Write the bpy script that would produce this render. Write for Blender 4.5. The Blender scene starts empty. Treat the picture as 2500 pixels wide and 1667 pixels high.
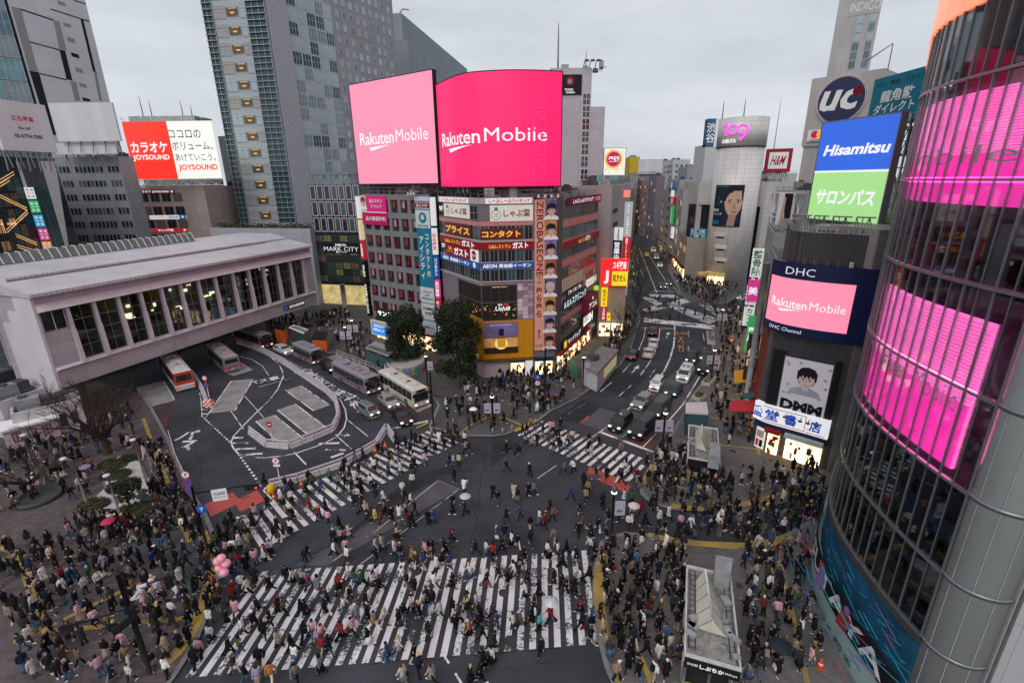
import bpy,bmesh,math,random
import numpy as np
from mathutils import Vector,Matrix
random.seed(7);R=math.radians
SC=bpy.context.scene;COL=SC.collection
# ---------------------------------------------------------------- camera, sky, sun, exposure
CAMH=30.0;PITCH=R(18.3);ROLL=math.atan2(41,3366);FPX=1184.1
cam=bpy.data.objects.new('camera',bpy.data.cameras.new('camera'));COL.objects.link(cam)
cam.data.sensor_width=36;cam.data.lens=FPX/2500*36;cam.data.clip_end=6000;cam.data.clip_start=.1
cam.matrix_world=(Matrix.Translation((0,0,CAMH))@Matrix.Rotation(R(90)-PITCH,4,'X')@Matrix.Rotation(-ROLL,4,'Z'))
SC.camera=cam
world=bpy.data.worlds.new('World');SC.world=world;world.use_nodes=True
wn=world.node_tree;wn.nodes.clear()
def N(t,kind,**kw):
 n=t.nodes.new(kind)
 for k,v in kw.items():
  if k in n.bl_rna.properties.keys():setattr(n,k,v)
  else:n.inputs[k].default_value=v
 return n
sky=N(wn,'ShaderNodeTexSky',sky_type='NISHITA',sun_disc=False,sun_elevation=R(40),sun_rotation=R(155),dust_density=3.0)
tcw=N(wn,'ShaderNodeTexCoord');mpw=N(wn,'ShaderNodeMapping');mpw.inputs['Scale'].default_value=(1.2,1.2,5)
nz=N(wn,'ShaderNodeTexNoise');nz.inputs['Scale'].default_value=1.6;nz.inputs['Detail'].default_value=6;nz.inputs['Roughness'].default_value=.55
rp=N(wn,'ShaderNodeValToRGB')
rp.color_ramp.elements[0].position=.35;rp.color_ramp.elements[0].color=(3.85,4.1,4.5,1)
rp.color_ramp.elements[1].position=.68;rp.color_ramp.elements[1].color=(5.2,5.4,5.7,1)
mxw=N(wn,'ShaderNodeMix',data_type='RGBA');mxw.inputs[0].default_value=.93
bgw=N(wn,'ShaderNodeBackground');bgw.inputs['Strength'].default_value=.14
ow=N(wn,'ShaderNodeOutputWorld')
for a,b in((tcw.outputs['Generated'],mpw.inputs[0]),(mpw.outputs[0],nz.inputs[0]),(nz.outputs[0],rp.inputs[0]),
(sky.outputs[0],mxw.inputs[6]),(rp.outputs[0],mxw.inputs[7]),(mxw.outputs[2],bgw.inputs[0]),(bgw.outputs[0],ow.inputs[0])):
 wn.links.new(a,b)
sun=bpy.data.objects.new('sun',bpy.data.lights.new('sun','SUN'));COL.objects.link(sun)
sun.data.energy=1.3;sun.data.angle=R(40);sun.data.color=(1,.97,.93);sun.rotation_euler=(R(50),0,R(-25))
SC.view_settings.view_transform='Standard';SC.view_settings.look='None';SC.view_settings.exposure=.12;SC.view_settings.gamma=1
SC.render.engine='CYCLES';SC.cycles.use_denoising=True;SC.cycles.max_bounces=5;SC.cycles.diffuse_bounces=2
SC.cycles.glossy_bounces=3;SC.cycles.transmission_bounces=4;SC.cycles.transparent_max_bounces=6;SC.cycles.caustics_reflective=False
SC.cycles.sample_clamp_indirect=4
# ---------------------------------------------------------------- surveying: a sight line through the photograph met with a height or a wall
VIEWS={'S':(0,0,1),'Q':(0,0,.9408),'A':(560,980,3.92),'B':(1200,940,3.92),'C':(360,780,3.136),'E':(1350,640,3.92),'G':(1040,430,3.136),'H':(840,400,5.872),'J':(1440,380,3.92),'L':(0,200,3.5625)}
for i_ in range(9):VIEWS[str(i_+1)]=((0,830,1660)[i_%3],(0,550,1107)[i_//3],2.8)
def src(v,x,y):
 a,b,s=VIEWS[v];return a+x/s,b+y/s
def ray(v,x,y):
 x,y=src(v,x,y);x-=1250;y-=833.5
 c,s=math.cos(ROLL),math.sin(ROLL);xr=x*c-y*s;yr=x*s+y*c
 cp,sp=math.cos(PITCH),math.sin(PITCH)
 return Vector((xr,FPX*cp-yr*sp,-FPX*sp-yr*cp))
def g(v,x,y,z=0.0):
 r=ray(v,x,y);t=(z-CAMH)/r.z;return Vector((r.x*t,r.y*t,z))
def at(v,x,y,Y):
 r=ray(v,x,y);t=Y/r.y;return Vector((r.x*t,Y,CAMH+r.z*t))
def zat(v,x,y,Y):return at(v,x,y,Y).z
# ---------------------------------------------------------------- materials
MATS={}
def mat(name,col=(.5,.5,.5),rough=.6,metal=0.,emit=0.,var=.14,scale=1.5,bump=0.,spec=.5,stretch=(1,1,1)):
 if name in MATS:return MATS[name]
 if rough>=.5 and spec==.5:spec=.14
 m=bpy.data.materials.new(name);m.use_nodes=True;t=m.node_tree;b=t.nodes['Principled BSDF']
 b.inputs['Roughness'].default_value=rough;b.inputs['Metallic'].default_value=metal;b.inputs['Specular IOR Level'].default_value=spec
 c=(*col,1);b.inputs['Base Color'].default_value=c
 if var>0:
  tc=N(t,'ShaderNodeTexCoord');mp=N(t,'ShaderNodeMapping');mp.inputs['Scale'].default_value=stretch
  n=N(t,'ShaderNodeTexNoise');n.inputs['Scale'].default_value=scale;n.inputs['Detail'].default_value=5;n.inputs['Roughness'].default_value=.65
  r=N(t,'ShaderNodeMapRange');r.inputs[1].default_value=.25;r.inputs[2].default_value=.75;r.inputs[3].default_value=1-var;r.inputs[4].default_value=1+var
  x=N(t,'ShaderNodeMix',data_type='RGBA',blend_type='MULTIPLY');x.inputs[0].default_value=1;x.inputs[6].default_value=c
  t.links.new(tc.outputs['Object'],mp.inputs[0]);t.links.new(mp.outputs[0],n.inputs[0]);t.links.new(n.outputs[0],r.inputs[0]);t.links.new(r.outputs[0],x.inputs[7])
  t.links.new(x.outputs[2],b.inputs['Base Color'])
  if emit:t.links.new(x.outputs[2],b.inputs['Emission Color'])
  if bump:
   bp=N(t,'ShaderNodeBump');bp.inputs['Strength'].default_value=bump;bp.inputs['Distance'].default_value=.05
   t.links.new(n.outputs[0],bp.inputs['Height']);t.links.new(bp.outputs[0],b.inputs['Normal'])
 if emit:
  b.inputs['Emission Strength'].default_value=emit
  if var<=0:b.inputs['Emission Color'].default_value=c
 MATS[name]=m;return m
def lit(name,col,e=1.,var=.05,scale=.3):
 "a lit sign face or lamp: dark body, glowing colour"
 if name in MATS:return MATS[name]
 m=mat(name,col,.35,0,e,var,scale);i=m.node_tree.nodes['Principled BSDF'].inputs['Base Color']
 for l in list(i.links):m.node_tree.links.remove(l)
 i.default_value=(*[c*.2 for c in col],1);return m
def panelmat(name,col,ang=0.,w=1.2,h=.9,line=.03,lc=.55,rough=.5,var=.12,metal=0.,offset=0.):
 "cladding with joints: u runs along the facade"
 if name in MATS:return MATS[name]
 m=mat(name,col,rough,metal,0,var,.35,stretch=(1,1,.35));t=m.node_tree;b=t.nodes['Principled BSDF']
 tc=N(t,'ShaderNodeTexCoord');vr=N(t,'ShaderNodeVectorRotate',rotation_type='Z_AXIS');vr.inputs['Angle'].default_value=-ang
 sp=N(t,'ShaderNodeSeparateXYZ');ad=N(t,'ShaderNodeMath',operation='ADD');cb=N(t,'ShaderNodeCombineXYZ')
 br=N(t,'ShaderNodeTexBrick');br.offset=offset;br.inputs['Scale'].default_value=1;br.inputs['Mortar Size'].default_value=line
 br.inputs['Brick Width'].default_value=w;br.inputs['Row Height'].default_value=h;br.inputs['Mortar Smooth'].default_value=.1
 br.inputs['Color1'].default_value=(1,1,1,1);br.inputs['Color2'].default_value=(.9,.9,.92,1);br.inputs['Mortar'].default_value=(lc,lc,lc,1)
 x=N(t,'ShaderNodeMix',data_type='RGBA',blend_type='MULTIPLY');x.inputs[0].default_value=1
 old=b.inputs['Base Color'].links[0].from_socket
 for a_,b_ in((tc.outputs['Object'],vr.inputs[0]),(vr.outputs[0],sp.inputs[0]),(sp.outputs[0],ad.inputs[0]),(sp.outputs[1],ad.inputs[1]),(ad.outputs[0],cb.inputs[0]),(sp.outputs[2],cb.inputs[1]),(cb.outputs[0],br.inputs[0]),(old,x.inputs[6]),(br.outputs[0],x.inputs[7]),(x.outputs[2],b.inputs['Base Color'])):
  t.links.new(a_,b_)
 return m
def pavemat(name,c1,c2,w=.3,h=.15,mortar=.6,var=.25,ang=0.):
 if name in MATS:return MATS[name]
 m=mat(name,c1,.75,0,0,var,.25);t=m.node_tree;b=t.nodes['Principled BSDF']
 tc=N(t,'ShaderNodeTexCoord');mp=N(t,'ShaderNodeMapping');mp.inputs['Rotation'].default_value=(0,0,ang);br=N(t,'ShaderNodeTexBrick');br.inputs['Scale'].default_value=1
 br.inputs['Brick Width'].default_value=w;br.inputs['Row Height'].default_value=h;br.inputs['Mortar Size'].default_value=.012
 br.inputs['Color1'].default_value=(1,1,1,1);q=[c2[i]/max(c1[i],1e-3)for i in range(3)];br.inputs['Color2'].default_value=(*q,1);br.inputs['Mortar'].default_value=(mortar,)*3+(1,)
 x=N(t,'ShaderNodeMix',data_type='RGBA',blend_type='MULTIPLY');x.inputs[0].default_value=1;old=b.inputs['Base Color'].links[0].from_socket
 for a_,b_ in((tc.outputs['Object'],mp.inputs[0]),(mp.outputs[0],br.inputs[0]),(old,x.inputs[6]),(br.outputs[0],x.inputs[7]),(x.outputs[2],b.inputs['Base Color'])):t.links.new(a_,b_)
 return m
def paintmat(name,col,wear=.5,under=(.05,.05,.053),sc=1.6):
 "road paint worn through to the asphalt in flakes"
 m=mat(name,col,.6,0,0,.12,.8);t=m.node_tree;b=t.nodes['Principled BSDF']
 tc=N(t,'ShaderNodeTexCoord');n=N(t,'ShaderNodeTexNoise');n.inputs['Scale'].default_value=sc*2.2;n.inputs['Detail'].default_value=8;n.inputs['Roughness'].default_value=.8
 n2=N(t,'ShaderNodeTexNoise');n2.inputs['Scale'].default_value=.5;n2.inputs['Detail'].default_value=5
 ad=N(t,'ShaderNodeMath',operation='ADD');r=N(t,'ShaderNodeMapRange');r.inputs[1].default_value=1.13-.22*wear;r.inputs[2].default_value=1.21-.22*wear
 x=N(t,'ShaderNodeMix',data_type='RGBA');x.inputs[7].default_value=(*under,1);old=b.inputs['Base Color'].links[0].from_socket
 for a_,b_ in((tc.outputs['Object'],n.inputs[0]),(tc.outputs['Object'],n2.inputs[0]),(n.outputs[0],ad.inputs[0]),(n2.outputs[0],ad.inputs[1]),(ad.outputs[0],r.inputs[0]),(r.outputs[0],x.inputs[0]),(old,x.inputs[6]),(x.outputs[2],b.inputs['Base Color'])):t.links.new(a_,b_)
 return m
def objcol(name,rough=.8,var=.12,spec=.1):
 "takes the object's own colour"
 if name in MATS:return MATS[name]
 m=mat(name,(1,1,1),rough,0,0,var,3.,spec=spec);t=m.node_tree
 oi=N(t,'ShaderNodeObjectInfo');x=[n for n in t.nodes if n.type=='MIX'][0];t.links.new(oi.outputs['Color'],x.inputs[6]);return m
def hx(s):
 "sRGB hex to linear"
 v=[int(s[i:i+2],16)/255 for i in(0,2,4)]
 return tuple(c/12.92 if c<=.04045 else((c+.055)/1.055)**2.4 for c in v)
 # ---------------------------------------------------------------- mesh collecting and object making
class Fr:
 "a vertical wall plane: u along it, z up, d outwards (towards the viewer's side)"
 def __init__(s,A,B):
  s.O=Vector((A[0],A[1],0));B=Vector((B[0],B[1],0));s.L=(B-s.O).length;s.u=(B-s.O)/s.L;s.n=Vector((s.u.y,-s.u.x,0));s.ang=math.atan2(s.u.y,s.u.x)
 def p(s,u,z,d=0.):return Vector((s.O.x+s.u.x*u+s.n.x*d,s.O.y+s.u.y*u+s.n.y*d,z))
 def hit(s,v,x,y,d=0.):
  r=ray(v,x,y);o=s.O+s.n*d;t=s.n.dot(o)/s.n.dot(r);q=r*t
  return(q-o).dot(s.u),q.z+CAMH
 def side(s,u,depth):
  "the wall that turns back at u, seen from the right or left end"
  return Fr(s.p(u,0),s.p(u,0,-depth))
class Arc:
 "the same for a curved wall through plan points"
 def __init__(s,pts,n=10):
  q=[];P=[Vector(p[:2])for p in pts]
  for i in range(len(P)-1):
   p0=P[max(i-1,0)];p1=P[i];p2=P[i+1];p3=P[min(i+2,len(P)-1)]
   for k in range(n):
    t=k/n;q.append(.5*((2*p1)+(p2-p0)*t+(2*p0-5*p1+4*p2-p3)*t*t+(3*p1-p0-3*p2+p3)*t**3))
  q.append(P[-1]);s.P=q;s.S=[0.]
  for a,b in zip(q,q[1:]):s.S.append(s.S[-1]+(b-a).length)
  s.L=s.S[-1]
 def p(s,u,z,d=0.):
  i=0;u=u
  while i<len(s.S)-2 and s.S[i+1]<u:i+=1
  t=(u-s.S[i])/(s.S[i+1]-s.S[i]);a,b=s.P[i],s.P[i+1];tg=(b-a).normalized();ta=tg
  if i+2<len(s.P)and t>.5:tg=tg.lerp((s.P[i+2]-b).normalized(),t-.5).normalized()
  elif i>0 and t<.5:tg=tg.lerp((a-s.P[i-1]).normalized(),.5-t).normalized()
  c=a.lerp(b,t)if 0<=t<=1 else a+(b-a)*t
  return Vector((c.x+tg.y*d,c.y-tg.x*d,z))
 def hit(s,v,x,y,d=0.):
  "first crossing of the sight line with the curve"
  r=ray(v,x,y);best=None
  for i in range(len(s.P)-1):
   a=s.p(s.S[i],0,d);b=s.p(s.S[i+1],0,d);e=b-a;den=r.x*e.y-r.y*e.x
   if abs(den)<1e-9:continue
   t=(a.x*e.y-a.y*e.x)/den;w=(a.x*r.y-a.y*r.x)/den
   if-.02<=w<=1.02 and t>0 and(best is None or t<best[0]):best=(t,s.S[i]+w*(s.S[i+1]-s.S[i]),CAMH+r.z*t)
  return best[1],best[2]
class MB:
 def __init__(s):s.v=[];s.f=[];s.m=[];s.sm=[]
 def add(s,vs,fs,mi=0,smooth=False):
  o=len(s.v);s.v+=[tuple(v)for v in vs]
  for f in fs:s.f.append([i+o for i in f]);s.m.append(mi);s.sm.append(smooth)
 def quad(s,a,b,c,d,mi=0):s.add((a,b,c,d),((0,1,2,3),),mi)
 def hexa(s,P,mi=0):s.add(P,((0,3,2,1),(4,5,6,7),(0,1,5,4),(1,2,6,5),(2,3,7,6),(3,0,4,7)),mi)
 def bx(s,fr,u0,u1,z0,z1,d0=0.,d1=.1,mi=0,n=1):
  if u1<u0:u0,u1=u1,u0
  for k in range(n):
   a=u0+(u1-u0)*k/n;b=u0+(u1-u0)*(k+1)/n
   s.hexa([fr.p(a,z0,d1),fr.p(b,z0,d1),fr.p(b,z0,d0),fr.p(a,z0,d0),fr.p(a,z1,d1),fr.p(b,z1,d1),fr.p(b,z1,d0),fr.p(a,z1,d0)],mi)
 def box(s,c,sz,rz=0.,mi=0):
  M=Matrix.Rotation(rz,3,'Z');x,y,z=(q/2 for q in sz);c=Vector(c)
  s.hexa([c+M@Vector(q)for q in((-x,-y,-z),(x,-y,-z),(x,y,-z),(-x,y,-z),(-x,-y,z),(x,-y,z),(x,y,z),(-x,y,z))],mi)
 def prism(s,poly,z0,z1,mi=0,bottom=False):
  n=len(poly);ar=sum(poly[i][0]*poly[(i+1)%n][1]-poly[(i+1)%n][0]*poly[i][1]for i in range(n))
  if ar<0:poly=poly[::-1]
  vs=[(p[0],p[1],z0)for p in poly]+[(p[0],p[1],z1)for p in poly]
  fs=[list(range(n,2*n))]+[[i,(i+1)%n,n+(i+1)%n,n+i]for i in range(n)]
  if bottom:fs.append(list(range(n))[::-1])
  s.add(vs,fs,mi)
 def tube(s,pts,r,n=6,mi=0,cap=True,smooth=True):
  P=[Vector(p)for p in pts];rs=r if isinstance(r,(list,tuple))else[r]*len(P);vs=[]
  for i,p in enumerate(P):
   t=(P[min(i+1,len(P)-1)]-P[max(i-1,0)]).normalized();a=t.cross(Vector((0,0,1))if abs(t.z)<.95 else Vector((0,1,0))).normalized();b=t.cross(a)
   for k in range(n):
    w=2*math.pi*k/n;vs.append(p+(a*math.cos(w)+b*math.sin(w))*rs[i])
  fs=[[i*n+k,i*n+(k+1)%n,(i+1)*n+(k+1)%n,(i+1)*n+k]for i in range(len(P)-1)for k in range(n)]
  s.add(vs,fs,mi,smooth)
  if cap:s.add([],[],mi);o=len(s.v)-len(vs);s.f+=[[o+k for k in range(n)],[o+len(vs)-n+k for k in range(n)][::-1]];s.m+=[mi]*2;s.sm+=[False]*2
 def lathe(s,c,prof,n=12,mi=0,smooth=True,sx=1.,sy=1.):
  c=Vector(c);vs=[]
  for r_,z in prof:
   for k in range(n):w=2*math.pi*k/n;vs.append(c+Vector((r_*sx*math.cos(w),r_*sy*math.sin(w),z)))
  m=len(prof);fs=[[i*n+k,i*n+(k+1)%n,(i+1)*n+(k+1)%n,(i+1)*n+k]for i in range(m-1)for k in range(n)]
  s.add(vs,fs,mi,smooth);o=len(s.v)-len(vs)
  s.f+=[[o+k for k in range(n)][::-1],[o+(m-1)*n+k for k in range(n)]];s.m+=[mi]*2;s.sm+=[False]*2
 def strip(s,pts,w,z=.004,mi=0,closed=False):
  s.zk=getattr(s,'zk',-1)+1;z+=.0015*(s.zk%9)
  P=[Vector((p[0],p[1],0))for p in pts];n=len(P);L=[]
  for i in range(n):
   a=P[i-1]if i or closed else P[0];b=P[(i+1)%n]if i<n-1 or closed else P[-1];t=(b-a).normalized();q=Vector((-t.y,t.x,0))*w/2
   L.append((P[i]-q+Vector((0,0,z)),P[i]+q+Vector((0,0,z))))
  for i in range(n if closed else n-1):j=(i+1)%n;s.quad(L[i][0],L[j][0],L[j][1],L[i][1],mi)
 def mesh(s,name,mats):
  me=bpy.data.meshes.new(name);me.from_pydata(s.v,[],s.f)
  for m in(mats if isinstance(mats,(list,tuple))else[mats]):me.materials.append(m)
  me.polygons.foreach_set('material_index',s.m);me.polygons.foreach_set('use_smooth',s.sm);me.update();return me
def link(name,me,parent=None,loc=None,rz=0.):
 o=bpy.data.objects.new(name,me);COL.objects.link(o)
 if parent is not None:
  o.parent=parent
  if parent.get('_w'):o.matrix_parent_inverse=Matrix.Translation(-Vector(parent.location))
 if loc is not None:o.location=loc
 if rz:o.rotation_euler=(0,0,rz)
 return o
def tag(o,label=None,cat=None,group=None,kind=None):
 for k,v in(('label',label),('category',cat),('group',group),('kind',kind)):
  if v:o[k]=v
 return o
WROOTS=[]
def thing(name,label,cat,loc=(0,0,0),group=None,world=True,rz=0.):
 o=bpy.data.objects.new(name,None);COL.objects.link(o);o.location=loc;o.rotation_euler=(0,0,rz);o.empty_display_size=.3
 if world:o['_w']=1;WROOTS.append(o)
 return tag(o,label,cat,group)
def part(name,mb,mats,parent,label=None):
 if not mb.f:return None
 o=link(name,mb.mesh(name,mats),parent)
 if label:o['label']=label
 return o
def struct(name,mb,mats):return tag(link(name,mb.mesh(name,mats)),kind='structure')
def solo(name,mb,mats,label,cat,group=None):return tag(link(name,mb.mesh(name,mats)),label,cat,group)
# ---------------------------------------------------------------- lettering
FC=bpy.data.curves.new('lettering_source','FONT');FO=bpy.data.objects.new('lettering_source',FC);COL.objects.link(FO)
TX={}
def glyphs(s,bold=0.,vert=False,res=2):
 k=(s,bold,vert)
 if k in TX:return TX[k]
 FC.body='\n'.join(s)if vert else s;FC.offset=bold;FC.resolution_u=res;FC.align_x='CENTER';FC.space_line=1.0
 dg=bpy.context.evaluated_depsgraph_get();dg.update();me=bpy.data.meshes.new_from_object(FO.evaluated_get(dg))
 v=[(p.co.x,p.co.y)for p in me.vertices];f=[list(p.vertices)for p in me.polygons];bpy.data.meshes.remove(me)
 x0=min(p[0]for p in v);x1=max(p[0]for p in v);y0=min(p[1]for p in v);y1=max(p[1]for p in v)
 v=[(p[0]-(x0+x1)/2,p[1]-(y0+y1)/2)for p in v];TX[k]=(v,f,x1-x0,y1-y0);return TX[k]
def text(mb,fr,s,uc,zc,h=None,w=None,d=.05,mi=0,bold=0.,vert=False,lean=0.,slope=0.):
 v,f,W,H_=glyphs(s,bold,vert);sy=(h/H_)if h else w/W;sx=(w/W)if w else sy
 mb.add([fr.p(uc+x*sx+y*sy*lean,zc+y*sy+x*sx*slope,d)for x,y in v],f,mi)
def flattext(mb,s,c,ang,w,h,z=.006,mi=0,bold=.02):
 v,f,W,H_=glyphs(s,bold);ca,sa=math.cos(ang),math.sin(ang)
 mb.add([(c[0]+x*w/W*ca-y*h/H_*sa,c[1]+x*w/W*sa+y*h/H_*ca,z)for x,y in v],f,mi)
WH=lambda:lit('lettering_white_lit',(.95,.95,.95),.9)
# ================================================================ GROUND, PAVEMENTS, MARKINGS
asph=mat('asphalt',(.05,.053,.061),.82,0,0,.42,.16,bump=.25,spec=.12)
t_=asph.node_tree;b_=t_.nodes['Principled BSDF']  # fine aggregate and tyre-polished bands over the broad patches
n_=N(t_,'ShaderNodeTexNoise');n_.inputs['Scale'].default_value=9;n_.inputs['Detail'].default_value=6;tc_=N(t_,'ShaderNodeTexCoord');r_=N(t_,'ShaderNodeMapRange');r_.inputs[3].default_value=.72;r_.inputs[4].default_value=1.28
x_=N(t_,'ShaderNodeMix',data_type='RGBA',blend_type='MULTIPLY');x_.inputs[0].default_value=1;o_=b_.inputs['Base Color'].links[0].from_socket
for a_,c_ in((tc_.outputs['Object'],n_.inputs[0]),(n_.outputs[0],r_.inputs[0]),(o_,x_.inputs[6]),(r_.outputs[0],x_.inputs[7]),(x_.outputs[2],b_.inputs['Base Color'])):t_.links.new(a_,c_)
asph2=mat('asphalt_new',(.03,.033,.039),.8,0,0,.2,.6);asph3=mat('asphalt_pale',(.095,.092,.1),.8,0,0,.22,.5)
conc_pad=mat('bay_concrete',(.27,.26,.26),.8,0,0,.35,.6);kerbm=mat('kerb_granite',(.2,.2,.21),.8,0,0,.25,1.5)
white=paintmat('road_white',(.72,.71,.72),.45);white2=paintmat('road_white_worn',(.68,.67,.68),.5,sc=2.0);redp=paintmat('road_red',(.43,.085,.07),.3);redd=paintmat('road_red_dark',(.13,.045,.042),.9)
yel=paintmat('tactile_yellow',(.42,.28,.06),.9,(.3,.22,.08));orp=paintmat('road_orange',(.5,.2,.06),.5)
pave_plaza=pavemat('plaza_pavers',(.125,.098,.098),(.085,.07,.074),.6,.3,.55);pave_teal=pavemat('plaza_band',(.085,.088,.092),(.07,.075,.08),.6,.3,.6)
pave_grey=pavemat('grey_pavers',(.165,.152,.147),(.12,.112,.11),.4,.2,.6);pave_far=pavemat('island_pavers',(.105,.103,.1),(.08,.08,.08),.4,.4,.6)
m=MB();m.add([(-3000,-200,0),(3000,-200,0),(3000,4000,0),(-3000,4000,0)],((0,1,2,3),));struct('ground',m,asph)
KH=.13
def pave(name,pts,mt,kerb=(),z=KH):
 P=[g(*p)if isinstance(p[0],str)else Vector((p[0],p[1],0))for p in pts]
 m=MB();m.prism([(p.x,p.y)for p in P],-.02,z,0);struct(name,m,mt)
 if kerb:
  k=MB();Q=P[kerb[0]:kerb[1]];k.strip(Q,.34,z+.004);struct('kerb',k,kerbm)
 return P
PLAZA=pave('plaza_paving',[(-140,8),(-140,95),(-66,72),('C',-60,560),('C',30,680),('C',150,905),('C',240,1130),('C',380,1400),('7',1395,400),('7',1460,560),('7',1500,760),('7',1450,1010),('7',1330,1310),('7',1200,1510),('7',1150,1580),(-12.3,20),(-11,8)],pave_plaza,(3,15))
ISLAND=pave('island_pavement',[('C',1000,130),('C',1180,215),('C',1290,252),('C',1440,262),('C',1730,372),('C',1850,445),('C',2190,598),('C',2230,660),('C',2160,830),('5',650,1390),('5',800,1440),('B',0,492),('B',120,480),('B',215,445),('B',430,352),('B',560,255),('B',850,112),('E',250,1290),('E',480,1120),('E',640,985),('E',745,820),('E',800,640),('E',835,545),('E',800,420),('E',740,330),('E',800,200),('E',780,-60),('E',560,-300),(-120,420),(-120,130)],pave_far,(0,24))
RIGHT=pave('right_pavement',[('E',1590,575),('E',1525,660),('E',1530,860),('E',1515,960),('E',1480,1100),('E',1330,1290),('B',1830,300),('B',1670,570),('B',1555,735),('B',1425,965),('B',1440,1050),('B',1500,1105),('B',1600,1155),('B',1740,1192),('B',2050,1210),('9',440,400),('9',620,355),('9',960,260),(60,60),(90,104),('E',1900,470),('E',1700,560)],pave_grey,(0,18))
LOWER=pave('lower_right_pavement',[('8',1880,1590),('8',1830,1480),('8',1775,1280),('8',1738,1040),('8',1742,800),('8',1790,610),('8',1850,575),('B',1290,1428),('B',1500,1440),('B',1760,1475),('9',300,640),('9',470,630),('9',660,600),('9',980,420),(45,30),(30,5),(8,5)],pave_grey,(0,14))
FAR109=pave('far_corner_pavement',[('E',1100,60),('E',1220,300),('E',1300,375),('E',1480,415),('E',1640,400),('E',1760,330),('E',1960,240),(160,200),(160,600),(110,400)],pave_far,(0,7))
# plaza bands of darker stone
m=MB()
for a,b,w in((('7',880,560),('7',1180,700),2.2),(('7',450,1010),('7',1000,1250),1.6),(('7',210,580),('7',350,440),.4),(('7',1180,620),('7',1420,1080),2.4)):
 m.strip([g(*a),g(*b)],w,KH+.004)
struct('plaza_band',m,pave_teal)
# asphalt patches and concrete bays
def patch(name,pts,mt,z=.004):
 P=[g(*p)for p in pts];m=MB();m.add([(p.x,p.y,z)for p in P],(list(range(len(P))),));o=struct(name,m,mt)
 if sum(P[i].x*P[(i+1)%len(P)].y-P[(i+1)%len(P)].x*P[i].y for i in range(len(P)))<0:o.data.flip_normals()
 return P
def bay(pts,z=.004,w=.16):
 P=patch('bus_bay',pts,conc_pad,z);m=MB();m.strip(P,w,z+.004,0,True);struct('bay_outline',m,white)
bay([('C',470,716),('C',670,694),('C',810,454),('C',640,470)]);bay([('C',1055,540),('C',1272,698),('C',1396,654),('C',1176,506)]);bay([('C',995,692),('C',1228,880),('C',1370,826),('C',1132,646)])
bay([('C',830,778),('C',1050,985),('C',1200,915),('C',972,730)]);bay([('C',600,405),('C',655,430),('C',805,384),('C',700,322),('C',540,360)]);bay([('C',1330,305),('C',1480,365),('C',1700,420),('C',1690,370),('C',1440,268)])
bay([('C',1795,555),('C',2068,708),('C',2180,660),('C',1880,500)]);bay([('C',0,672),('C',210,616),('C',125,470),('C',-80,520)])
patch('asphalt_patch',[('A',2000,752),('A',2200,835),('A',930,1568),('A',620,1568),('A',1150,1290)],asph3);patch('asphalt_patch',[('8',0,590),('8',620,190),('8',680,150),('8',960,110),('8',700,100),('8',450,180)],asph2)
patch('asphalt_patch',[('B',860,368),('B',1060,440),('B',1220,270),('B',1040,210)],asph3);patch('asphalt_patch',[('B',1060,440),('B',1550,640),('B',1830,330),('E',1400,1090),('E',1230,1010),('E',880,1260),('E',620,1500)],asph3)
patch('asphalt_patch',[('B',0,540),('B',0,780),('B',240,590),('B',160,520)],asph2);patch('asphalt_patch',[('B',600,330),('B',860,368),('B',1040,210),('B',880,140)],asph2,.008)
patch('asphalt_patch',[('E',340,1160),('E',700,1300),('E',900,1100),('E',560,1010)],asph2)
patch('red_road_patch',[('B',935,782),('B',1350,945),('B',1290,1035),('B',900,850)],redp,.008);patch('red_road_patch',[('B',1220,540),('B',1540,668),('B',1640,460),('B',1530,330),('B',1430,300)],redd,.008)
patch('red_road_patch',[('7',1400,345),('7',1590,262),('7',1650,330),('7',1440,430)],redp,.008);patch('red_road_patch',[('7',1600,320),('7',1760,250),('7',1810,320),('7',1640,400)],redp,.012)
patch('red_road_patch',[('C',50,670),('C',210,618),('C',140,850),('C',110,820)],redd,.008);patch('red_road_patch',[('C',1960,640),('C',2070,708),('C',2180,662),('C',2160,740),('C',2090,770)],redd,.012)
patch('red_road_patch',[('C',1310,240),('C',1420,250),('C',1330,290),('C',1300,280)],redd);patch('red_road_patch',[('B',835,368),('B',860,370),('B',945,302),('B',915,296)],redp,.012)
for p in([('E',860,340),('E',930,380),('E',1060,430),('E',860,420)],[('E',1250,405),('E',1330,375),('E',1460,420),('E',1400,425)],[('E',850,530),('E',980,480),('E',1000,560),('E',880,600)],[('E',1450,600),('E',1550,560),('E',1780,530),('E',1600,640)]):patch('red_road_patch',p,redd,.004)
# zebra crossings: first and last stripe as (end, end), n stripes, stripe width
def zebra(a0,a1,b0,b1,n,w,mt=white,skip=(),z=.016):
 A0,A1,B0,B1=g(*a0),g(*a1),g(*b0),g(*b1);m=MB()
 for i in range(n):
  if i in skip:continue
  t=i/(n-1);p=A0.lerp(B0,t);q=A1.lerp(B1,t);d=(B0-A0).normalized()*w/2;dz=Vector((0,0,z))
  m.quad(p-d+dz,q-d+dz,q+d+dz,p+d+dz)
 o=struct('zebra_crossing',m,mt)
 for f in o.data.polygons:
  if f.normal.z<0:o.data.flip_normals();break
zebra(('7',1815,805),('7',1290,1530),('8',1668,662),('8',1742,1300),32,.46,white2)
zebra(('A',128,1085),('A',335,1405),('A',1880,288),('A',2185,398),25,.46,white2)
zebra(('B',490,345),('B',262,485),('B',1500,718),('B',1290,922),17,.46,white)
zebra(('E',893,535),('E',884,572),('E',1545,605),('E',1530,645),18,.8,white)
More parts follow.
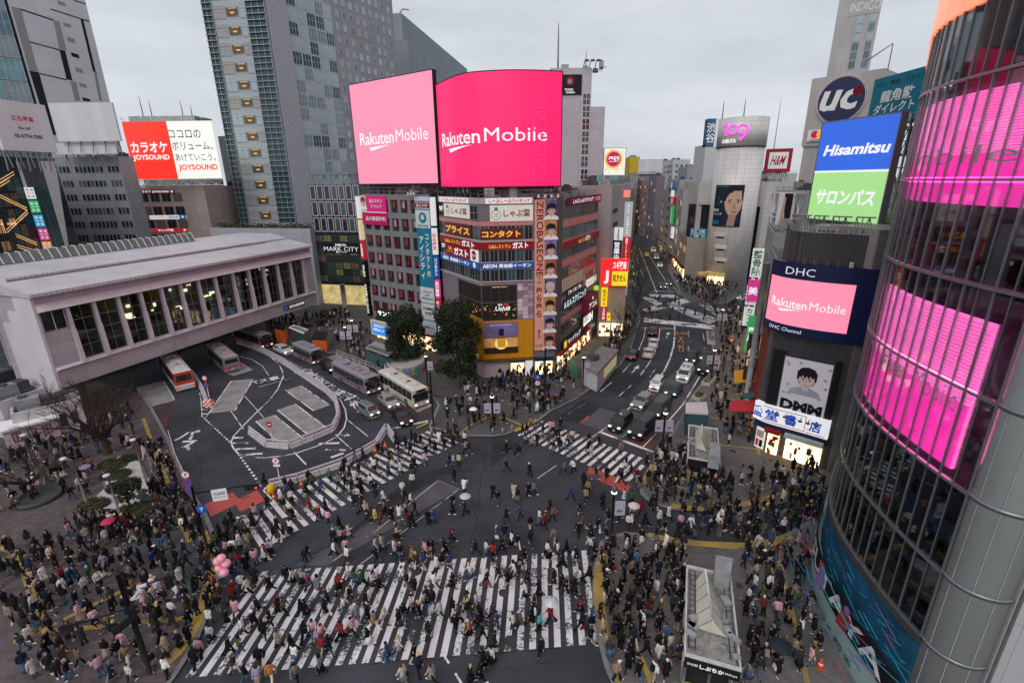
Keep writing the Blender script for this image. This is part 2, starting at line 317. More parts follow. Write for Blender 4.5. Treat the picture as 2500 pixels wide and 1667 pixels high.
zebra(('E',935,308),('E',945,332),('E',1170,312),('E',1186,343),10,.9,white);zebra(('E',1110,432),('E',1180,412),('E',1480,590),('E',1590,545),19,.5,white)
zebra(('E',862,345),('E',900,330),('E',985,415),('E',1060,390),13,.5,white);zebra(('E',1140,425),('E',1100,395),('E',1320,380),('E',1230,350),13,.45,white)
zebra(('E',1380,390),('E',1450,375),('E',1620,560),('E',1760,530),14,.6,white);zebra(('E',900,480),('E',860,450),('E',1080,440),('E',960,420),10,.4,white)
# lines
def line(v,pts,w=.15,mt=white,z=.012,name='lane_line'):
 m=MB();m.strip([g(v,*p)for p in pts],w,z);struct(name,m,mt)
def dash(v,a,b,n,duty=.5,w=.15,mt=white,z=.012):
 m=MB();A,B=g(v,*a),g(v,*b)
 for i in range(n):m.strip([A.lerp(B,i/n),A.lerp(B,(i+duty)/n)],w,z)
 struct('dashed_line',m,mt)
line('C',[(1040,455),(1035,400),(1005,340),(940,285),(840,235),(700,190)],.16);line('C',[(1035,440),(1000,530),(930,620),(840,705),(740,805),(660,890),(640,940),(655,980),(700,1030),(770,1052),(900,1058),(1020,1045),(1130,1025)],.17)
line('C',[(1130,1025),(1350,950),(1450,895),(1505,830),(1525,760),(1515,690),(1475,610),(1390,550)],.17);line('C',[(700,282),(800,305),(880,355),(930,430)],.12);line('C',[(850,515),(1100,450)],.12)
line('C',[(1785,550),(2065,708)],.15);line('C',[(640,700),(735,838)],.12);line('C',[(745,585),(890,750)],.1);line('C',[(1535,770),(1690,895)],.12);line('C',[(1440,880),(1560,990)],.12)
line('C',[(1870,835),(2150,775)],.42,name='stop_line');line('C',[(1125,1015),(1215,1110)],.16);line('C',[(400,560),(412,640),(418,745),(450,742),(470,716)],.13)
line('C',[(890,1310),(900,1290),(930,1270)],.16);line('C',[(890,1310),(930,1350),(990,1410)],.14)
for a,b in(((655,905),(730,905)),((650,945),(775,943)),((675,992),(830,985)),((720,1035),(880,1026))):line('C',[a,b],.4,name='hatching')
for a,b in(((415,630),(450,632)),((416,655),(455,658)),((418,690),(460,690)),((420,722),(465,722))):line('C',[a,b],.28,name='hatching')
for a,b in(((1310,950),(1470,945)),((1360,995),(1520,998)),((1405,1055),(1500,1022))):line('C',[a,b],.4,white2,name='hatching')
dash('C',(435,755),(640,945),12,.55,.2);dash('C',(700,1030),(880,1290),11,.5,.24);dash('C',(960,250),(1690,645),34,.5,.17);dash('C',(1240,370),(1400,520),1,.1);line('C',[(895,235),(960,262),(1100,340)],.1)
line('E',[(1165,600),(1165,700),(1155,800),(1120,920),(1070,1030),(1020,1105)],.3);line('E',[(1025,630),(1010,740),(970,880),(910,980),(835,1085)],.17);line('E',[(885,625),(870,720),(815,855)],.15)
line('E',[(850,628),(1025,630)],.25,name='stop_line');line('E',[(1020,632),(1165,638)],.3,name='stop_line');line('E',[(1000,1105),(880,1260),(690,1430),(545,1568)],.18);line('E',[(1405,1095),(1240,1365),(1100,1525)],.2)
line('E',[(1195,1135),(1055,1305)],.14);line('B',[(1345,420),(1240,510)],.14);line('B',[(1580,460),(1450,590)],.14);line('B',[(1150,370),(960,500)],.2);line('B',[(1050,452),(1548,640)],.45,name='stop_line')
for a,b in(((735,272),(898,165)),):line('B',[a,b],.16)
for a,b in(((310,1340),(145,1450)),((748,1178),(635,1278)),((565,1145),(452,1240)),((742,970),(668,1053)),((975,1030),(925,1098)),((1437,685),(1447,748)),((1298,660),(1298,715)),((1296,800),(1290,880)),((1450,820),(1452,850))):line('E',[a,b],.13)
line('J',[(470,880),(640,1310)],.22);line('J',[(545,920),(720,1190),(760,1290)],.18);line('J',[(420,890),(510,1160)],.15);line('J',[(585,1290),(800,1305)],.3,name='stop_line');line('J',[(800,1255),(860,1330)],.15)
line('E',[(1725,470),(1825,492)],.25);line('E',[(1250,130),(1150,60)],.15)
line('A',[(930,1568),(1400,1240),(2000,752),(2200,835),(1240,1568)],.06,name='patch_outline');line('8',[(1350,170),(1480,80)],.08)
line('8',[(715,1385),(745,1432)],.14);line('8',[(788,1500),(830,1568)],.14)
tar=mat('tar_seam',(.02,.02,.022),.5,0,0,.3,2);rr=random.Random(8)
for v,a,b in(('8',(700,330),(1500,700)),('8',(200,1420),(1500,1330)),('8',(900,620),(1000,0)),('A',(1300,1300),(2300,1250)),('B',(0,900),(700,760)),('B',(700,1500),(1100,1000)),('C',(500,900),(880,1200)),('8',(1100,1500),(1500,1400)),('C',(350,700),(420,1300)),('E',(700,1100),(500,1350)),('8',(300,560),(800,640))):
 A,B=g(v,*a),g(v,*b);n=Vector((A.y-B.y,B.x-A.x,0)).normalized();P=[A.lerp(B,k/14)+n*rr.uniform(-.25,.25)for k in range(15)];m=MB();m.strip(P,rr.uniform(.03,.07),.008);struct('tar_seam',m,tar)
 # arrows, letters painted on the road
def arrow(v,tail,tip,w=.18,mt=white):
 a,b=g(v,*tail),g(v,*tip);d=(b-a).normalized();q=Vector((-d.y,d.x,0));L=(b-a).length;m=MB();h=b-d*min(L*.4,2.2)
 m.strip([a,h],w,.012);m.add([(*(h-q*.45).xy,.012),(*(h+q*.45).xy,.012),(*b.xy,.012)],((0,2,1)if False else(0,1,2),));struct('road_arrow',m,mt)
arrow('C',(1615,710),(1550,622));arrow('C',(1620,670),(1580,615));arrow('C',(1450,880),(1555,885));arrow('E',(750,1065),(825,985));arrow('E',(1085,725),(1110,665));arrow('E',(1210,855),(1215,790),.12,orp)
def roadtext(s,v,c,d,w,h,mt=white,bold=.03):
 a,b=g(v,*c),g(v,*d);ang=math.atan2(b.y-a.y,b.x-a.x);m=MB();flattext(m,s,a,ang,w,h,.012,0,bold);o=struct('road_lettering',m,mt)
 for f in o.data.polygons:
  if f.normal.z<0:o.data.flip_normals();break
for s,c in(('路',(1525,592)),('線',(1450,560)),('ミ',(1395,522)),('メ',(1340,488)),('の',(1295,455)),('お',(1245,425)),('6-22',(1195,398))):roadtext(s,'C',c,(c[0]-60,c[1]+26),2.4,2.4)
roadtext('バス専','C',(890,468),(950,455),4.6,1.9,white2);roadtext('バ','C',(310,885),(390,880),2.2,2.6,white2);roadtext('ス','C',(290,965),(380,960),2.2,2.6,white2)
roadtext('8-20','E',(1230,680),(1290,684),3.0,1.6,orp);m=MB()
for a,b in(((1205,700),(1250,775)),((1250,705),(1195,768))):m.strip([g('E',*a),g('E',*b)],.2,.012)
m.strip([g('E',*p)for p in((1210,860),(1245,860),(1245,785))],.2,.012);struct('road_symbol',m,orp)
# tactile paving
TZ=[0]
def tact(v,pts,w=.5,z=None):
 TZ[0]+=1;z=KH+.02+.0015*(TZ[0]%9);m=MB();m.strip([g(v,*p,KH)for p in pts],w,z);struct('tactile_paving',m,yel)
tact('7',[(90,1290),(300,1200),(560,1070),(850,930),(1030,860)],.35);tact('7',[(300,1210),(600,1190),(900,1160),(1220,1130),(1400,1080)],.4);tact('7',[(295,1190),(220,970),(130,690),(0,640)],.5);tact('7',[(0,735),(130,680)],.4)
tact('7',[(1385,530),(1420,640),(1440,760),(1420,900),(1380,1080),(1290,1260),(1200,1370),(1110,1450)],.75);tact('7',[(1300,600),(1240,480),(1150,230),(1040,0)],.4);tact('C',[(-30,760),(40,960),(130,1180),(270,1560)],.4)
tact('8',[(1815,680),(1775,790),(1765,900),(1775,1040),(1800,1180),(1840,1300)],.75);tact('8',[(1985,1230),(2060,1400),(2130,1568)],.35);tact('8',[(1880,1440),(1910,1568)],.4)
tact('9',[(0,605),(200,620),(440,628),(640,600),(760,560)],.7);tact('9',[(0,372),(150,375),(330,370),(520,325),(750,275),(910,235)],.7);tact('9',[(660,610),(690,780),(740,980),(800,1240),(870,1568)],.35)
tact('B',[(1555,755),(1500,850),(1450,940)],.7);tact('B',[(1505,850),(1640,910),(1860,1000),(2060,1095),(2180,1150)],.35);tact('B',[(1720,1150),(1900,1180),(2150,1195),(2352,1170)],.6);tact('B',[(1500,1430),(1760,1490),(2000,1520),(2352,1550)],.6)
tact('6',[(190,1310),(500,1365),(540,1568)],.35);tact('6',[(270,1500),(540,1530)],.3);tact('B',[(2070,305),(2352,355)],.3)
tact('B',[(80,300),(210,350),(310,390)],.4);tact('B',[(215,440),(330,390),(440,330)],.7);tact('5',[(800,1440),(900,1360),(1040,1300)],.4)
tact('C',[(2060,830),(2150,790)],.4)
# manhole covers set in the road
iron=mat('cast_iron',(.06,.06,.063),.6,.2,0,.3,6)
MHL=iter(('on the near zebra beside its third fifth','in the middle of the near zebra','at the lower edge of the near zebra','near the plaza end of the near zebra','on the zebra beside the bus terminal','at the plaza end of the terminal zebra','by the mural in the side street mouth','between subway stair and mint hoarding','left of the roofed subway stair','very large, on the plaza kerb tip','small, in front of the bookshop','behind the upper subway stair'))
for v,x,y,r in(('8',525,805,.55),('8',1120,950,.5),('8',1165,1280,.55),('8',10,900,.5),('A',545,1140,.75),('A',185,1380,.5),('9',925,445,.5),('9',405,910,.35),('8',2205,1305,.5),('7',1155,1335,1.0),('9',620,50,.35),('B',2310,640,.45)):
 c=g(v,x,y);c.z=(KH if v in '97' or x>2000 else 0)+.014;q=MB();q.lathe(c,[(r*.8,0),(r*.8,.004),(r*.6,.005),(r*.58,.003),(r*.25,.004)],20,0,False);solo('manhole_cover',q,iron,'round iron manhole cover '+next(MHL),'manhole cover','manhole covers')
 # ================================================================ BUILDING KIT
g_dark=mat('glass_dark',(.018,.022,.026),.07,0,0,.3,.7,spec=.6);g_teal=mat('glass_teal',(.035,.085,.095),.08,0,0,.35,.5,spec=.6)
g_blue=mat('glass_blue',(.05,.15,.2),.08,0,0,.4,.4,spec=.6);g_pale2=mat('glass_pale_dim',(.2,.26,.3),.08,0,0,.3,.3,spec=.6);g_sky=mat('glass_sky',(.13,.28,.34),.07,0,0,.4,.3,spec=.6);g_pale=mat('glass_pale',(.36,.43,.48),.1,0,0,.25,.4,spec=.6);g_blind=mat('blind',(.34,.33,.32),.5,0,0,.2,1.2)
g_warm=mat('lit_room',(.85,.5,.2),.3,0,.55,.6,1.1);g_dim=mat('dim_room',(.09,.065,.04),.12,0,.2,.9,1.2);g_shop=mat('shop_light',(1,.72,.38),.4,0,2.2,.75,1.3)
frame_g=mat('alu_frame',(.3,.3,.31),.4,.5,0,.1);frame_d=mat('dark_frame',(.06,.062,.066),.45,.3,0,.15);frame_w=mat('white_frame',(.6,.6,.61),.5,0,0,.1);steel=mat('steel',(.17,.18,.19),.5,.5,0,.25,2)
black=mat('black_paint',(.014,.014,.016),.5,0,0,.2);roofm=mat('roof_felt',(.15,.15,.155),.85,0,0,.3,.7);plantm=mat('plant_grey',(.3,.31,.32),.6,.2,0,.3,1.2);plantd=mat('plant_dark',(.07,.075,.08),.7,0,0,.3,1.2)
wlet=lit('lettering_lit',(.9,.9,.9),.85);wpl=mat('lettering_white',(.78,.78,.78),.5,0,0,.04);bpl=mat('lettering_black',(.012,.012,.014),.5,0,0,.05)
cred=lit('sign_red',(.62,.02,.025),.55);cwht=lit('sign_white',(.86,.86,.86),.62);cyel=lit('sign_yellow',(.85,.5,.03),.7);cblu=lit('sign_blue',(.02,.1,.38),.5);cpnk=lit('sign_pink',(.75,.05,.3),.6);cgrn=lit('sign_green',(.05,.5,.12),.5)
dred=mat('paint_darkred',(.2,.012,.022),.5,0,0,.1);skin=mat('printed_skin',(.62,.4,.31),.6,0,0,.1,1);hairm=mat('printed_hair',(.02,.015,.018),.5,0,0,.3,3)
def wins(par,fr,cells,fm,glass,nx=1,nz=1,fw=.07,d=.0,name='window',rec=.03,cap=100):
 "each window its own part: a frame with mullions and its pane; past the cap the farthest become one part"
 c0=par.get('_n',0);cells=sorted(cells,key=lambda c:fr.p(c[0],c[2]).length);cache={};rest=MB();G=[fm]+list(dict.fromkeys(glass))
 for i,(u0,u1,z0,z1)in enumerate(cells):
  gi=G.index(random.choice(glass));w,h=u1-u0,z1-z0;key=(round(w,2),round(h,2),gi);o=fr.p((u0+u1)/2,z0,d)
  local=c0+i<cap
  if local and key in cache:me=cache[key]
  else:
   m=MB()if local else rest;F=Fr((0,0),(1,0))if local else fr;uo,zo,do=(-w/2,0,0)if local else(u0,z0,d)
   m.bx(F,uo+fw*.5,uo+w-fw*.5,zo+fw*.5,zo+h-fw*.5,do-.02,do+rec,gi)
   for a in range(nx+1):q=uo+(w-fw)*a/nx;m.bx(F,q,q+fw,zo,zo+h,do-.02,do+rec+.05,0)
   for a in range(nz+1):q=zo+(h-fw)*a/nz;m.bx(F,uo+fw,uo+w-fw,q,q+fw,do-.02,do+rec+.045,0)
   if local:me=cache[key]=m.mesh(name,G)
  if local:q=link(name,me,par,o,fr.ang)
 par['_n']=c0+len(cells)
 if rest.f:q=part(name,rest,G,par);q['kind']='stuff'
def grid(us,zs):return[(a,b,c,e)for a,b in us for c,e in zs]
def even(a,b,n,gap):w=(b-a)/n;return[(a+w*i+gap/2,a+w*(i+1)-gap/2)for i in range(n)]
def clutter(par,fr,u0,u1,depth,z,n,seed=1,rail=True):
 rr=random.Random(seed);m=MB();
 for i in range(n):
  w,h,dd=rr.uniform(.8,2.6),rr.uniform(.6,2.0),rr.uniform(.7,1.8);u=rr.uniform(u0,u1-w);q=-rr.uniform(.6,max(depth-2,.8))
  m.bx(fr,u,u+w,z,z+h,q-dd,q,rr.choice((0,0,1)))
  if rr.random()<.5:m.lathe(fr.p(u+w/2,z+h,q-dd/2),[(min(w,dd)*.4,0),(min(w,dd)*.4,.25)],10,1)
  if rr.random()<.4:m.tube([fr.p(u,z+.3,q+.2),fr.p(u+w*1.6,z+.3,q+.2),fr.p(u+w*1.6,z+.1,q+1)],.09,5,0)
 part('rooftop_plant',m,[plantm,plantd],par)
 if rail:
  m=MB()
  for zz in(.55,1.1):m.tube([fr.p(u0,z+zz,-.15),fr.p(u1,z+zz,-.15)],.035,4)
  k=int((u1-u0)/1.4)
  for i in range(k+1):u=u0+(u1-u0)*i/k;m.tube([fr.p(u,z,-.15),fr.p(u,z+1.1,-.15)],.03,4)
  part('railing',m,steel,par)
def antenna(par,p,h,r=.06):
 m=MB();p=Vector(p);m.tube([p,p+Vector((0,0,h*.55)),p+Vector((0,0,h))],[r*1.5,r,r*.4],5);part('antenna',m,steel,par)
def bldg(label,fr,L,depth,z1,wm,cat='building',name='office_building',z0=0,roof=True,group=None,u0=0.):
 t=thing(name,label,cat,fr.p(u0+L/2,z0,-depth/2),group);m=MB()
 P=[fr.p(u0,0),fr.p(u0+L,0),fr.p(u0+L,0,-depth),fr.p(u0,0,-depth)];m.prism([(p.x,p.y)for p in P],z0,z1,0);part('wall',m,wm,t)
 if roof:
  m=MB();c=[fr.p(u0+.3,0,-.3),fr.p(u0+L-.3,0,-.3),fr.p(u0+L-.3,0,-depth+.3),fr.p(u0+.3,0,-depth+.3)];m.prism([(p.x,p.y)for p in c],z1+.003,z1+.05,0)
  for a,b,e,f in((u0,u0+L,-.3,0),(u0,u0+L,-depth,-depth+.3)):m.bx(fr,a,b,z1+.003,z1+.7,e,f,1)
  for a,b in((u0,u0+.3),(u0+L-.3,u0+L)):m.bx(fr,a,b,z1+.003,z1+.697,-depth+.3,-.3,1)
  part('roof',m,[roofm,wm],t)
 return t
def disc(mb,fr,uc,zc,r,d,mi,n=28,rz=None,r0=0.):
 rz=rz or r
 if r0:vs=[fr.p(uc+q*r*math.cos(2*math.pi*k/n),zc+q*rz*math.sin(2*math.pi*k/n),d)for q in(r0,1)for k in range(n)];mb.add(vs,[[k,(k+1)%n,n+(k+1)%n,n+k][::-1]for k in range(n)],mi)
 else:mb.add([fr.p(uc+r*math.cos(2*math.pi*k/n),zc+rz*math.sin(2*math.pi*k/n),d)for k in range(n)],[list(range(n))],mi)
def face(mb,fr,uc,zc,s,d,M,hair,sk,shirt):
 "a generic printed portrait: shoulders, neck, face, hair, features"
 k=lambda m:M.index(m);po=lambda pts,m,dd:mb.add([fr.p(uc+a*s,zc+b*s,d+dd)for a,b in pts],[list(range(len(pts)))],k(m))
 el=lambda a,b,r1,r2,m,dd:disc(mb,fr,uc+a*s,zc+b*s,r1*s,d+dd,k(m),18,r2*s)
 el(0,.13,.31,.36,hair,.0);el(-.245,.0,.03,.07,sk,.01);el(.245,.0,.03,.07,sk,.01);po([(-.5,-.55),(.5,-.55),(.44,-.36),(.16,-.24),(-.16,-.24),(-.44,-.36)],shirt,.004);po([(-.1,-.34),(.1,-.34),(.1,-.1),(-.1,-.1)],sk,.008);po([(-.235,.2),(-.23,-.02),(-.17,-.17),(-.07,-.265),(0,-.285),(.07,-.265),(.17,-.17),(.23,-.02),(.235,.2),(.1,.33),(-.1,.33)],sk,.012)
 po([(-.3,.1),(-.24,-.02),(-.22,.14),(-.16,.1),(-.12,.2),(-.06,.09),(0,.19),(.04,.1),(.12,.2),(.16,.11),(.22,.17),(.25,-.01),(.3,.12),(.31,.3),(.2,.46),(0,.51),(-.2,.46),(-.31,.3)],hair,.016)
 for q in(-.1,.1):el(q,.03,.05,.024,wpl,.02);el(q,.03,.024,.024,hairm,.024);po([(q-.06,.055),(q+.06,.06),(q+.05,.068),(q-.05,.068)],hairm,.026);po([(q-.06,.09),(q+.06,.095),(q+.05,.11),(q-.05,.11)],hair,.02)
 po([(-.015,-.04),(.025,-.04),(.0,.05)],shirt,.02);el(0,-.155,.055,.014,dred,.02);po([(-.1,-.27),(0,-.33),(.1,-.27),(.1,-.36),(-.1,-.36)],sk,.009)
def sign(name,label,cat,fr,u0,u1,z0,z1,bg,items=(),d=.12,th=.2,group=None,side=None,par=None,n=None):
 n=n or(20 if isinstance(fr,Arc)else 1);W,H=u1-u0,z1-z0;m=MB();m.bx(fr,u0,u1,z0,z1,d-th,d,0,n)
 MT=[bg]
 if side:
  MT.append(side);b=.12
  for a in((u0-b,u0),(u1,u1+b)):m.bx(fr,a[0],a[1],z0-b,z1+b,d-th,d+.05,1)
  for a in((z0-b,z0),(z1,z1+b)):m.bx(fr,u0,u1,a[0],a[1],d-th,d+.05,1,n)
 o=link(name,m.mesh(name,MT),par)
 if par is None:tag(o,label,cat,group)
 tm,gm=MB(),MB();TM,GM=[],[]
 def ix(L,q):
  if q not in L:L.append(q)
  return L.index(q)
 for i,it in enumerate(items):
  k=it[0];dd=d+.014+.012*i
  if k=='t':
   _,s,uc,zc,h,mt=it[:6];op=it[6]if len(it)>6 else{}
   g_=glyphs(s,op.get('b',.02),op.get('v',False));nw=h*H*g_[2]/g_[3]
   if 'w' not in op and nw>.86*W:h*=.86*W/nw if op.get('v')else 1;op=dict(op,w=.86)
   text(tm,fr,s,u0+uc*W,z0+zc*H,h*H,op['w']*W if 'w' in op else None,dd,ix(TM,mt),op.get('b',.02),op.get('v',False),op.get('l',0.),op.get('s',0.))
  elif k=='r':
   a,b,c,e,mt=it[1:];q=max(1,int(n*abs(b-a)))
   for j in range(q):
    x,y=u0+(a+(b-a)*j/q)*W,u0+(a+(b-a)*(j+1)/q)*W;gm.quad(fr.p(x,z0+c*H,dd),fr.p(y,z0+c*H,dd),fr.p(y,z0+e*H,dd),fr.p(x,z0+e*H,dd),ix(GM,mt))
  elif k=='d':disc(gm,fr,u0+it[1]*W,z0+it[2]*H,it[3]*H,dd,ix(GM,it[4]),30,None,it[5]if len(it)>5 else 0.)
  elif k=='p':
   q=max(1,int(n*(max(a for a,_ in it[1])-min(a for a,_ in it[1]))*1.2))if n>1 else 1;lo=min(a for a,_ in it[1]);wd=(max(a for a,_ in it[1])-lo)/q
   for j in range(q):
    P=it[1]if q==1 else clipu(clipu(it[1],lo+wd*j,1),lo+wd*(j+1),-1)
    if len(P)>2:gm.add([fr.p(u0+a*W,z0+b*H,dd)for a,b in P],[list(range(len(P)))],ix(GM,it[2]))
  elif k=='f':
   for q in(it[4],it[5],it[6],hairm,dred,wpl):ix(GM,q)
   face(gm,fr,u0+it[1]*W,z0+it[2]*H,it[3]*H,dd,GM,it[4],it[5],it[6])
 part('graphic',gm,GM,o);part('lettering',tm,TM,o);return o
def clipu(P,x,s):
 o=[]
 for(a,b),(c,e)in zip(P,P[1:]+P[:1]):
  if s*(a-x)>=0:o.append((a,b))
  if(a-x)*(c-x)<0:t=(x-a)/(c-a);o.append((x,b+(e-b)*t))
 return o
def meet(v,x,y,P,d):
 r=ray(v,x,y);s=(P[0]*r.y-P[1]*r.x)/(r.x*d[1]-r.y*d[0]);return Vector((P[0]+d[0]*s,P[1]+d[1]*s,0))
def truss(mb,a,b,h,n,r=.06):
 a,b=Vector(a),Vector(b);up=Vector((0,0,h));mb.tube([a,b],r,4);mb.tube([a+up,b+up],r,4)
 for i in range(n):
  p,q=a.lerp(b,i/n),a.lerp(b,(i+1)/n);mb.tube([p,p+up],r*.7,4);mb.tube([p,q+up]if i%2 else[p+up,q],r*.7,4)
def shops(par,fr,u0,u1,z0,z1,n,d=.05,seed=3):
 "lit shopfronts at the foot of a building: each its own part"
 rr=random.Random(seed)
 for a,b in even(u0,u1,n,.25):
  m=MB();m.bx(fr,a,b,z0,z1,d-.5,d,0);m.bx(fr,a-.1,b+.1,z1,z1+.45,d-.3,d+.7,rr.choice((1,2,3)))
  for k in range(7):x=rr.uniform(a,b-.5);y=rr.uniform(z0+.1,z1-.8);m.bx(fr,x,x+rr.uniform(.2,.6),y,y+rr.uniform(.2,.7),d,d+rr.uniform(.05,.4),rr.choice((1,2,4,5)))
  for k in range(int((b-a)/1.2)+1):q=a+k*1.2;m.bx(fr,q,q+.06,z0,z1,d,d+.05,4)
  part('shopfront',m,[g_shop,mat('awning_white',(.5,.5,.5)),mat('awning_red',(.3,.02,.02)),mat('awning_navy',(.02,.03,.08)),frame_d,mat('goods',(.3,.12,.06),.6,0,0,.9,4)],par)
  # ================================================================ STATION BRIDGE
BA,BB=g('4',425,1115,5),g('4',2165,535,5);bf=Fr(BA,BB);BL_=bf.L
lil=panelmat('bridge_cladding',(.43,.395,.42),bf.ang,3.15,1.35,.018,.45,.45,.16);lil2=mat('bridge_ledge',(.58,.52,.555),.5,0,0,.14,.5);rfm=panelmat('bridge_roof',(.52,.5,.52),bf.ang,.6,60,.05,.55,.45,.15)  # lilac tint is the screens' pink light mixed into these colours
br=thing('station_bridge','long lilac glow-tinted station hall bridging the bus road with slanted piers between tall windows','station',bf.p(24,0,-5))
m=MB();D_=9.0
m.bx(bf,0,18,5.0,7.2,-D_,0,0);m.bx(bf,18,BL_,5.0,7.2,-D_,0,0);m.bx(bf,0,BL_,15.2,17.2,-.8,-.1,0);m.bx(bf,0,3.2,7.2,12.4,-.8,-.05,0);m.bx(bf,45.8,BL_,7.2,15.2,-.8,-.05,0)
m.bx(bf,-.35,0,4.2,13.4,-7.3,.05,1);m.bx(bf,-.35,0,13.4,15.1,-5.5,.05,1);m.bx(bf,-.35,0,15.1,17.6,-3.6,.05,1);m.bx(bf,-.2,-.01,5,17.2,-D_,-3.6,0);m.bx(bf,BL_,BL_+.3,5,17.2,-D_,-.1,0);m.bx(bf,-.3,BL_,7.2,17.2,-D_-.3,-D_,0);
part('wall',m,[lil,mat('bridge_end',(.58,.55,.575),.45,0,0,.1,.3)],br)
m=MB()
for a,b in((0,18),(18,BL_)):m.hexa([bf.p(a,7.2,.02),bf.p(b,7.2,.02),bf.p(b,7.2,-.7),bf.p(a,7.2,-.7),bf.p(a,7.6,.55),bf.p(b,7.6,.55),bf.p(b,8.0,-.4),bf.p(a,8.0,-.4)])
m.hexa([bf.p(0,15.05,-.2),bf.p(BL_,15.05,-.2),bf.p(BL_,15.05,-.7),bf.p(0,15.05,-.7),bf.p(0,15.3,.75),bf.p(BL_,15.3,.75),bf.p(BL_,16.2,-.15),bf.p(0,16.2,-.15)]);part('ledge',m,lil2,br)
m=MB();E1=-.9
m.hexa([bf.p(-.6,17.2,E1-9),bf.p(BL_+.4,17.2,E1-9),bf.p(BL_+.4,17.2,.85),bf.p(-.6,17.2,.85),bf.p(-.6,20.6,E1-9),bf.p(BL_+.4,20.6,E1-9),bf.p(BL_+.4,17.6,.85),bf.p(-.6,17.6,.85)][:4][::-1]+[bf.p(-.6,17.6,.85),bf.p(BL_+.4,17.6,.85),bf.p(BL_+.4,19.5,E1-9),bf.p(-.6,19.5,E1-9)]);part('roof',m,rfm,br)
m=MB();m.hexa([bf.p(-4,15.4,-17),bf.p(BL_,15.4,-17),bf.p(BL_,15.4,-10),bf.p(-4,15.4,-10),bf.p(-4,19.9,-17),bf.p(BL_,19.9,-17),bf.p(BL_,19.75,-10),bf.p(-4,19.75,-10)]);m.bx(bf,-7,-4.05,15.8,17.6,-17,-9.5);m.bx(bf,-7,-4.2,9,15.8,-17,-16.2);m.bx(bf,-7,-6.4,9,15.8,-10.5,-9.9);part('rear_hall',m,rfm,br)
m=MB()  # glazed lantern along the roof
for i in range(28):a,b=1.0+i*1.15,1.0+(i+1)*1.15;m.hexa([bf.p(a,19.9,-13.2),bf.p(b-.14,19.9,-13.2),bf.p(b-.14,19.9,-14.6),bf.p(a,19.9,-14.6),bf.p(a,21.3,-13.9),bf.p(b-.14,21.3,-13.9),bf.p(b-.14,21.3,-14.6),bf.p(a,21.3,-14.6)],0);m.hexa([bf.p(b-.14,19.9,-13.1),bf.p(b,19.9,-13.1),bf.p(b,19.9,-14.6),bf.p(b-.14,19.9,-14.6),bf.p(b-.14,21.38,-13.85),bf.p(b,21.38,-13.85),bf.p(b,21.38,-14.6),bf.p(b-.14,21.38,-14.6)],1)
part('skylight',m,[mat('skylight_glass',(.12,.13,.12),.15,0,0,.3),frame_w],br)
m=MB();m.hexa([bf.p(.5,18.0,-5.4),bf.p(BL_,18.0,-5.4),bf.p(BL_,18.4,-9.9),bf.p(.5,18.4,-9.9),bf.p(.5,19.05,-5.4),bf.p(BL_,19.05,-5.4),bf.p(BL_,19.95,-9.9),bf.p(.5,19.95,-9.9)]);part('upper_roof',m,rfm,br)
m=MB();m.bx(bf,.5,42,18.45,18.75,-5.35,-5.1);part('roof_gutter',m,frame_d,br)
pu=[3.1+3.12*i if i<8 else 25.1+3.42*(i-7)for i in range(14)]
for u in pu:
 m=MB();w=.22
 m.hexa([bf.p(u-w,7.7,.5),bf.p(u+w,7.7,.5),bf.p(u+w,7.7,-.3),bf.p(u-w,7.7,-.3),bf.p(u-w,12.2,.32),bf.p(u+w,12.2,.32),bf.p(u+w,12.2,-.3),bf.p(u-w,12.2,-.3)]);m.hexa([bf.p(u-w*.9,12.2,.25),bf.p(u+w*.9,12.2,.25),bf.p(u+w*.9,12.2,-.3),bf.p(u-w*.9,12.2,-.3),bf.p(u-w*.9,15.3,.2),bf.p(u+w*.9,15.3,.2),bf.p(u+w*.9,15.3,-.3),bf.p(u-w*.9,15.3,-.3)]);part('pier',m,lil2,br)
clear=bpy.data.materials.new('clear_glass');clear.use_nodes=True;ct=clear.node_tree;ct.nodes.clear()
fz=N(ct,'ShaderNodeFresnel',IOR=1.5);tb=N(ct,'ShaderNodeBsdfTransparent');tb.inputs[0].default_value=(.6,.64,.66,1);gb=N(ct,'ShaderNodeBsdfGlossy');gb.inputs['Roughness'].default_value=.03;gb.inputs[0].default_value=(.9,.9,.9,1)
ms=N(ct,'ShaderNodeMixShader');co=N(ct,'ShaderNodeOutputMaterial');ma=N(ct,'ShaderNodeMath',operation='MULTIPLY');ma.inputs[1].default_value=.8
for a_,c_ in((fz.outputs[0],ma.inputs[0]),(ma.outputs[0],ms.inputs[0]),(tb.outputs[0],ms.inputs[1]),(gb.outputs[0],ms.inputs[2]),(ms.outputs[0],co.inputs[0])):ct.links.new(a_,c_)
MATS['clear_glass']=clear
cells=[(a+.22,b-.22,7.9,15.1)for a,b in zip(pu,pu[1:])];wins(br,bf,cells,frame_g,[clear],2,4,.05,-.3);wins(br,bf,[(.15,2.75,12.5,15.1)],frame_w,[g_dark],2,1,.07,-.2)
inm=mat('hall_interior',(.2,.18,.12),.7,0,0,.4,.3);m=MB();m.bx(bf,.2,BL_-.3,7.2,7.3,-D_+.05,-.9);m.bx(bf,.2,BL_-.3,14.9,15.0,-D_+.05,-.9);m.bx(bf,.2,BL_-.3,7.3,14.9,-D_+.05,-D_+.15);part('interior',m,inm,br)
m=MB()
for k in range(9):a=4+k*5.;m.tube([bf.p(a,7.3,-4),bf.p(a,14.9,-4)],.45,10)
